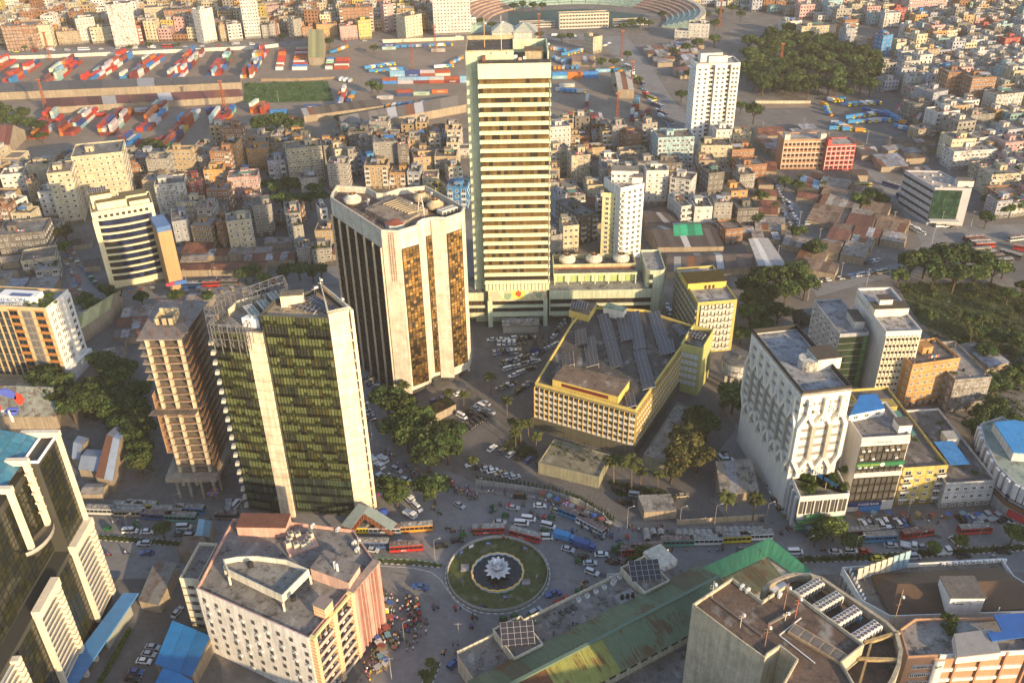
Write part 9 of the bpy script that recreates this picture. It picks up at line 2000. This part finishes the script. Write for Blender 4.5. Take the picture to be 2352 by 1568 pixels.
for x,y in ((2000,560),(2010,610),(2050,520),(2110,480),(1930,640),(2140,560),(2160,520),(1880,560),(1835,520),(2230,520),(1785,600),(1990,655),(1855,690),(2085,470),(1750,310),(1845,300),(1990,330),(1900,335),(2040,345),(640,235),(430,655),(500,650),(180,640),(1260,1500),(1055,1480),(900,1560),(1425,1310)):pole(x,y,9,'concrete utility pole with cross-arm',(.33,.31,.29))
sb=thing('stadium','oval stadium with pale green terraces round a teal pitch behind the tallest tower','stadium',P(1320,45));ctr=P(1325,48);
for i in range(40):
 a=6.2832*i/40
 if 3.6 < a < 5.75:continue
 c=(.28,.38,.33) if (i//5) % 3 else (.36,.24,.19);b=MB()
 for k in range(7):
  r0=.92+k*.055;q=lambda aa,r,z:(ctr[0]+98*r*math.cos(aa),ctr[1]+88*r*math.sin(aa),z);a1=6.2832*(i+.96)/40
  b.hexa([q(a,r0,0),q(a,r0+.055,0),q(a1,r0+.055,0),q(a1,r0,0)],[q(a,r0,2+k*1.5),q(a,r0+.055,2+k*1.5),q(a1,r0+.055,2+k*1.5),q(a1,r0,2+k*1.5)],0,c if k < 6 else (.45,.4,.33))
 b.build('terrace_bay',['raw'],sb)
def slabblk(x1,y1,x2,y2,h,dp,lab,cols,rows,col=(.60,.50,.32)):
 a,c=P(x1,y1,h),P(x2,y2,h);pl=sq(a,c,dp);t=bld('stand_building',lab,pl);shell(t,pl,0,h,col,'wall',(.30,.29,.27),par=.5);wins(t,a,c,.5,h,cols,rows,2.4,1.7,.9,'balcony',joined=True)
slabblk(1285,34,1399,30,14,10,'long four-storey cream balcony block before the stadium pitch',16,4);slabblk(1194,54,1274,51,5,8,'low cream stand at the near side of the stadium',14,2);slabblk(1410,49,1487,46,5,8,'low pale pavilion with red signs at the stadium corner',14,2)
for x,y,l in ((1157,86,'pale pyramid tent roof rising behind the tallest tower'),(1206,86,'second pale pyramid tent roof behind the tank room of the tallest tower')):
 t=thing('pyramid_roof',l,'roof',P(x,y));b=MB();b.box(-11,-11,0,11,11,7,0,(.5,.48,.44));b.build('wall',['wall'],t,shift=False);b=MB()
 for i in range(4):
  a=((-12,-12),(12,-12),(12,12),(-12,12));b.face([(*a[i],7),(*a[(i+1) % 4],7),(0,0,15)])
 b.build('roof',['sheetclean'],t,(.40,.42,.36),)if False else b.build('roof',['sheetclean'],t,(.40,.42,.36),shift=False)
fb=thing('foot_bridge','roofed steel foot bridge with stairs beside the green glass tower','bridge',P(820,1200));a,c=P(795,1210,7.5),P(835,1160,7.5);e_=P(905,1210,3.5)
for p,q,nm in ((a,c,'roof'),(c+Vector((1,-2,0)),e_,'stair_roof')):
 b=MB();d=(q-p);nn=Vector((d[1],-d[0],0)).normalized()*1.9;b.hexa([tuple(p-nn),tuple(p+nn),tuple(q+nn),tuple(q-nn)],[tuple(p-nn+Vector((0,0,.2))),tuple(p+nn+Vector((0,0,.2))),tuple(q+nn+Vector((0,0,.2))),tuple(q-nn+Vector((0,0,.2)))],bottom=True);b.build(nm,['sheetclean'],fb,(.26,.32,.31))
 b=MB();k_=Vector((0,0,2.6));b.hexa([tuple(p-nn*.9-k_),tuple(p+nn*.9-k_),tuple(q+nn*.9-k_),tuple(q-nn*.9-k_)],[tuple(p-nn*.9-k_*.9),tuple(p+nn*.9-k_*.9),tuple(q+nn*.9-k_*.9),tuple(q-nn*.9-k_*.9)],0,(1,1,1),True)
 for i in range(8):r=p.lerp(q,i/7);b.bar(r+nn*.95-k_,r+nn*.95,.12,0,(1.6,.7,.4));b.bar(r-nn*.95-k_,r-nn*.95,.12,0,(1.6,.7,.4))
 b.build('deck',['flat'],fb,(.22,.10,.06))
for p in (a,c,(a+c)/2):b=MB();b.box(p[0]-.3,p[1]-.3,0,p[0]+.3,p[1]+.3,5);b.build('pier',['raw'],fb,(.35,.33,.3))
mo=thing('monument','dark tapering monument with ball and blue banner in the bank courtyard','monument',P(1229,808));b=MB();b.cyl(0,0,0,1.0,4.2,4.0,10,0,(.10,.11,.08));b.build('base',['raw'],mo,shift=False);b=MB();b.hexa([(-1.6,-1,1),(1.6,-1,1),(1.6,1,1),(-1.6,1,1)],[(-.5,-.4,7),(.5,-.4,7),(.5,.4,7),(-.5,.4,7)],0,(.12,.10,.09));b.bar((0,0,6.5),(-1.6,0,8.5),.4,0,(.2,.17,.14));b.bar((0,0,6.5),(1.6,0,8.5),.4,0,(.2,.17,.14));b.build('spire',['raw'],mo,shift=False);b=MB();b.cyl(0,0,7,7.9,.3,.55,10,0,(.5,.48,.42));b.build('ball',['flat'],mo,shift=False);b=MB();b.box(-2.4,-2.2,.9,2.4,-2.0,3.0,0,(.04,.05,.22));b.build('banner',['flat'],mo,shift=False)
yb2=thing('sign_board','yellow arched sign board by the pavement of the pink-striped block','sign',P(887,1418));b=MB();b.box(-1,-.1,1.4,1,.1,4.0,0,(.6,.6,.55));b.box(-.85,-.14,1.6,.85,-.1,3.4,0,(.62,.55,.05));b.build('panel',['flat'],yb2,shift=False);b=MB();b.bar((-.8,0,0),(-.8,0,1.5),.12,0,(.3,.3,.3));b.bar((.8,0,0),(.8,0,1.5),.12,0,(.3,.3,.3));b.build('post',['flat'],yb2,shift=False)
# AIR
b=MB();b.box(-1560,-400,-1,1560,2160,226,bottom=True);hz=b.build('haze',['flat']);tag(hz,kind='stuff')
HZ=bpy.data.materials.new('air');HZ.use_nodes=True;nt=HZ.node_tree;nt.nodes.remove(nt.nodes['Principled BSDF']);v=nt.nodes.new('ShaderNodeVolumePrincipled')
v.inputs['Color'].default_value=(.96,.86,.74,1);v.inputs['Density'].default_value=.00009;v.inputs['Anisotropy'].default_value=0.0
nt.links.new(v.outputs[0],nt.nodes['Material Output'].inputs['Volume']);hz.data.materials.clear();hz.data.materials.append(HZ)
settle_labels()
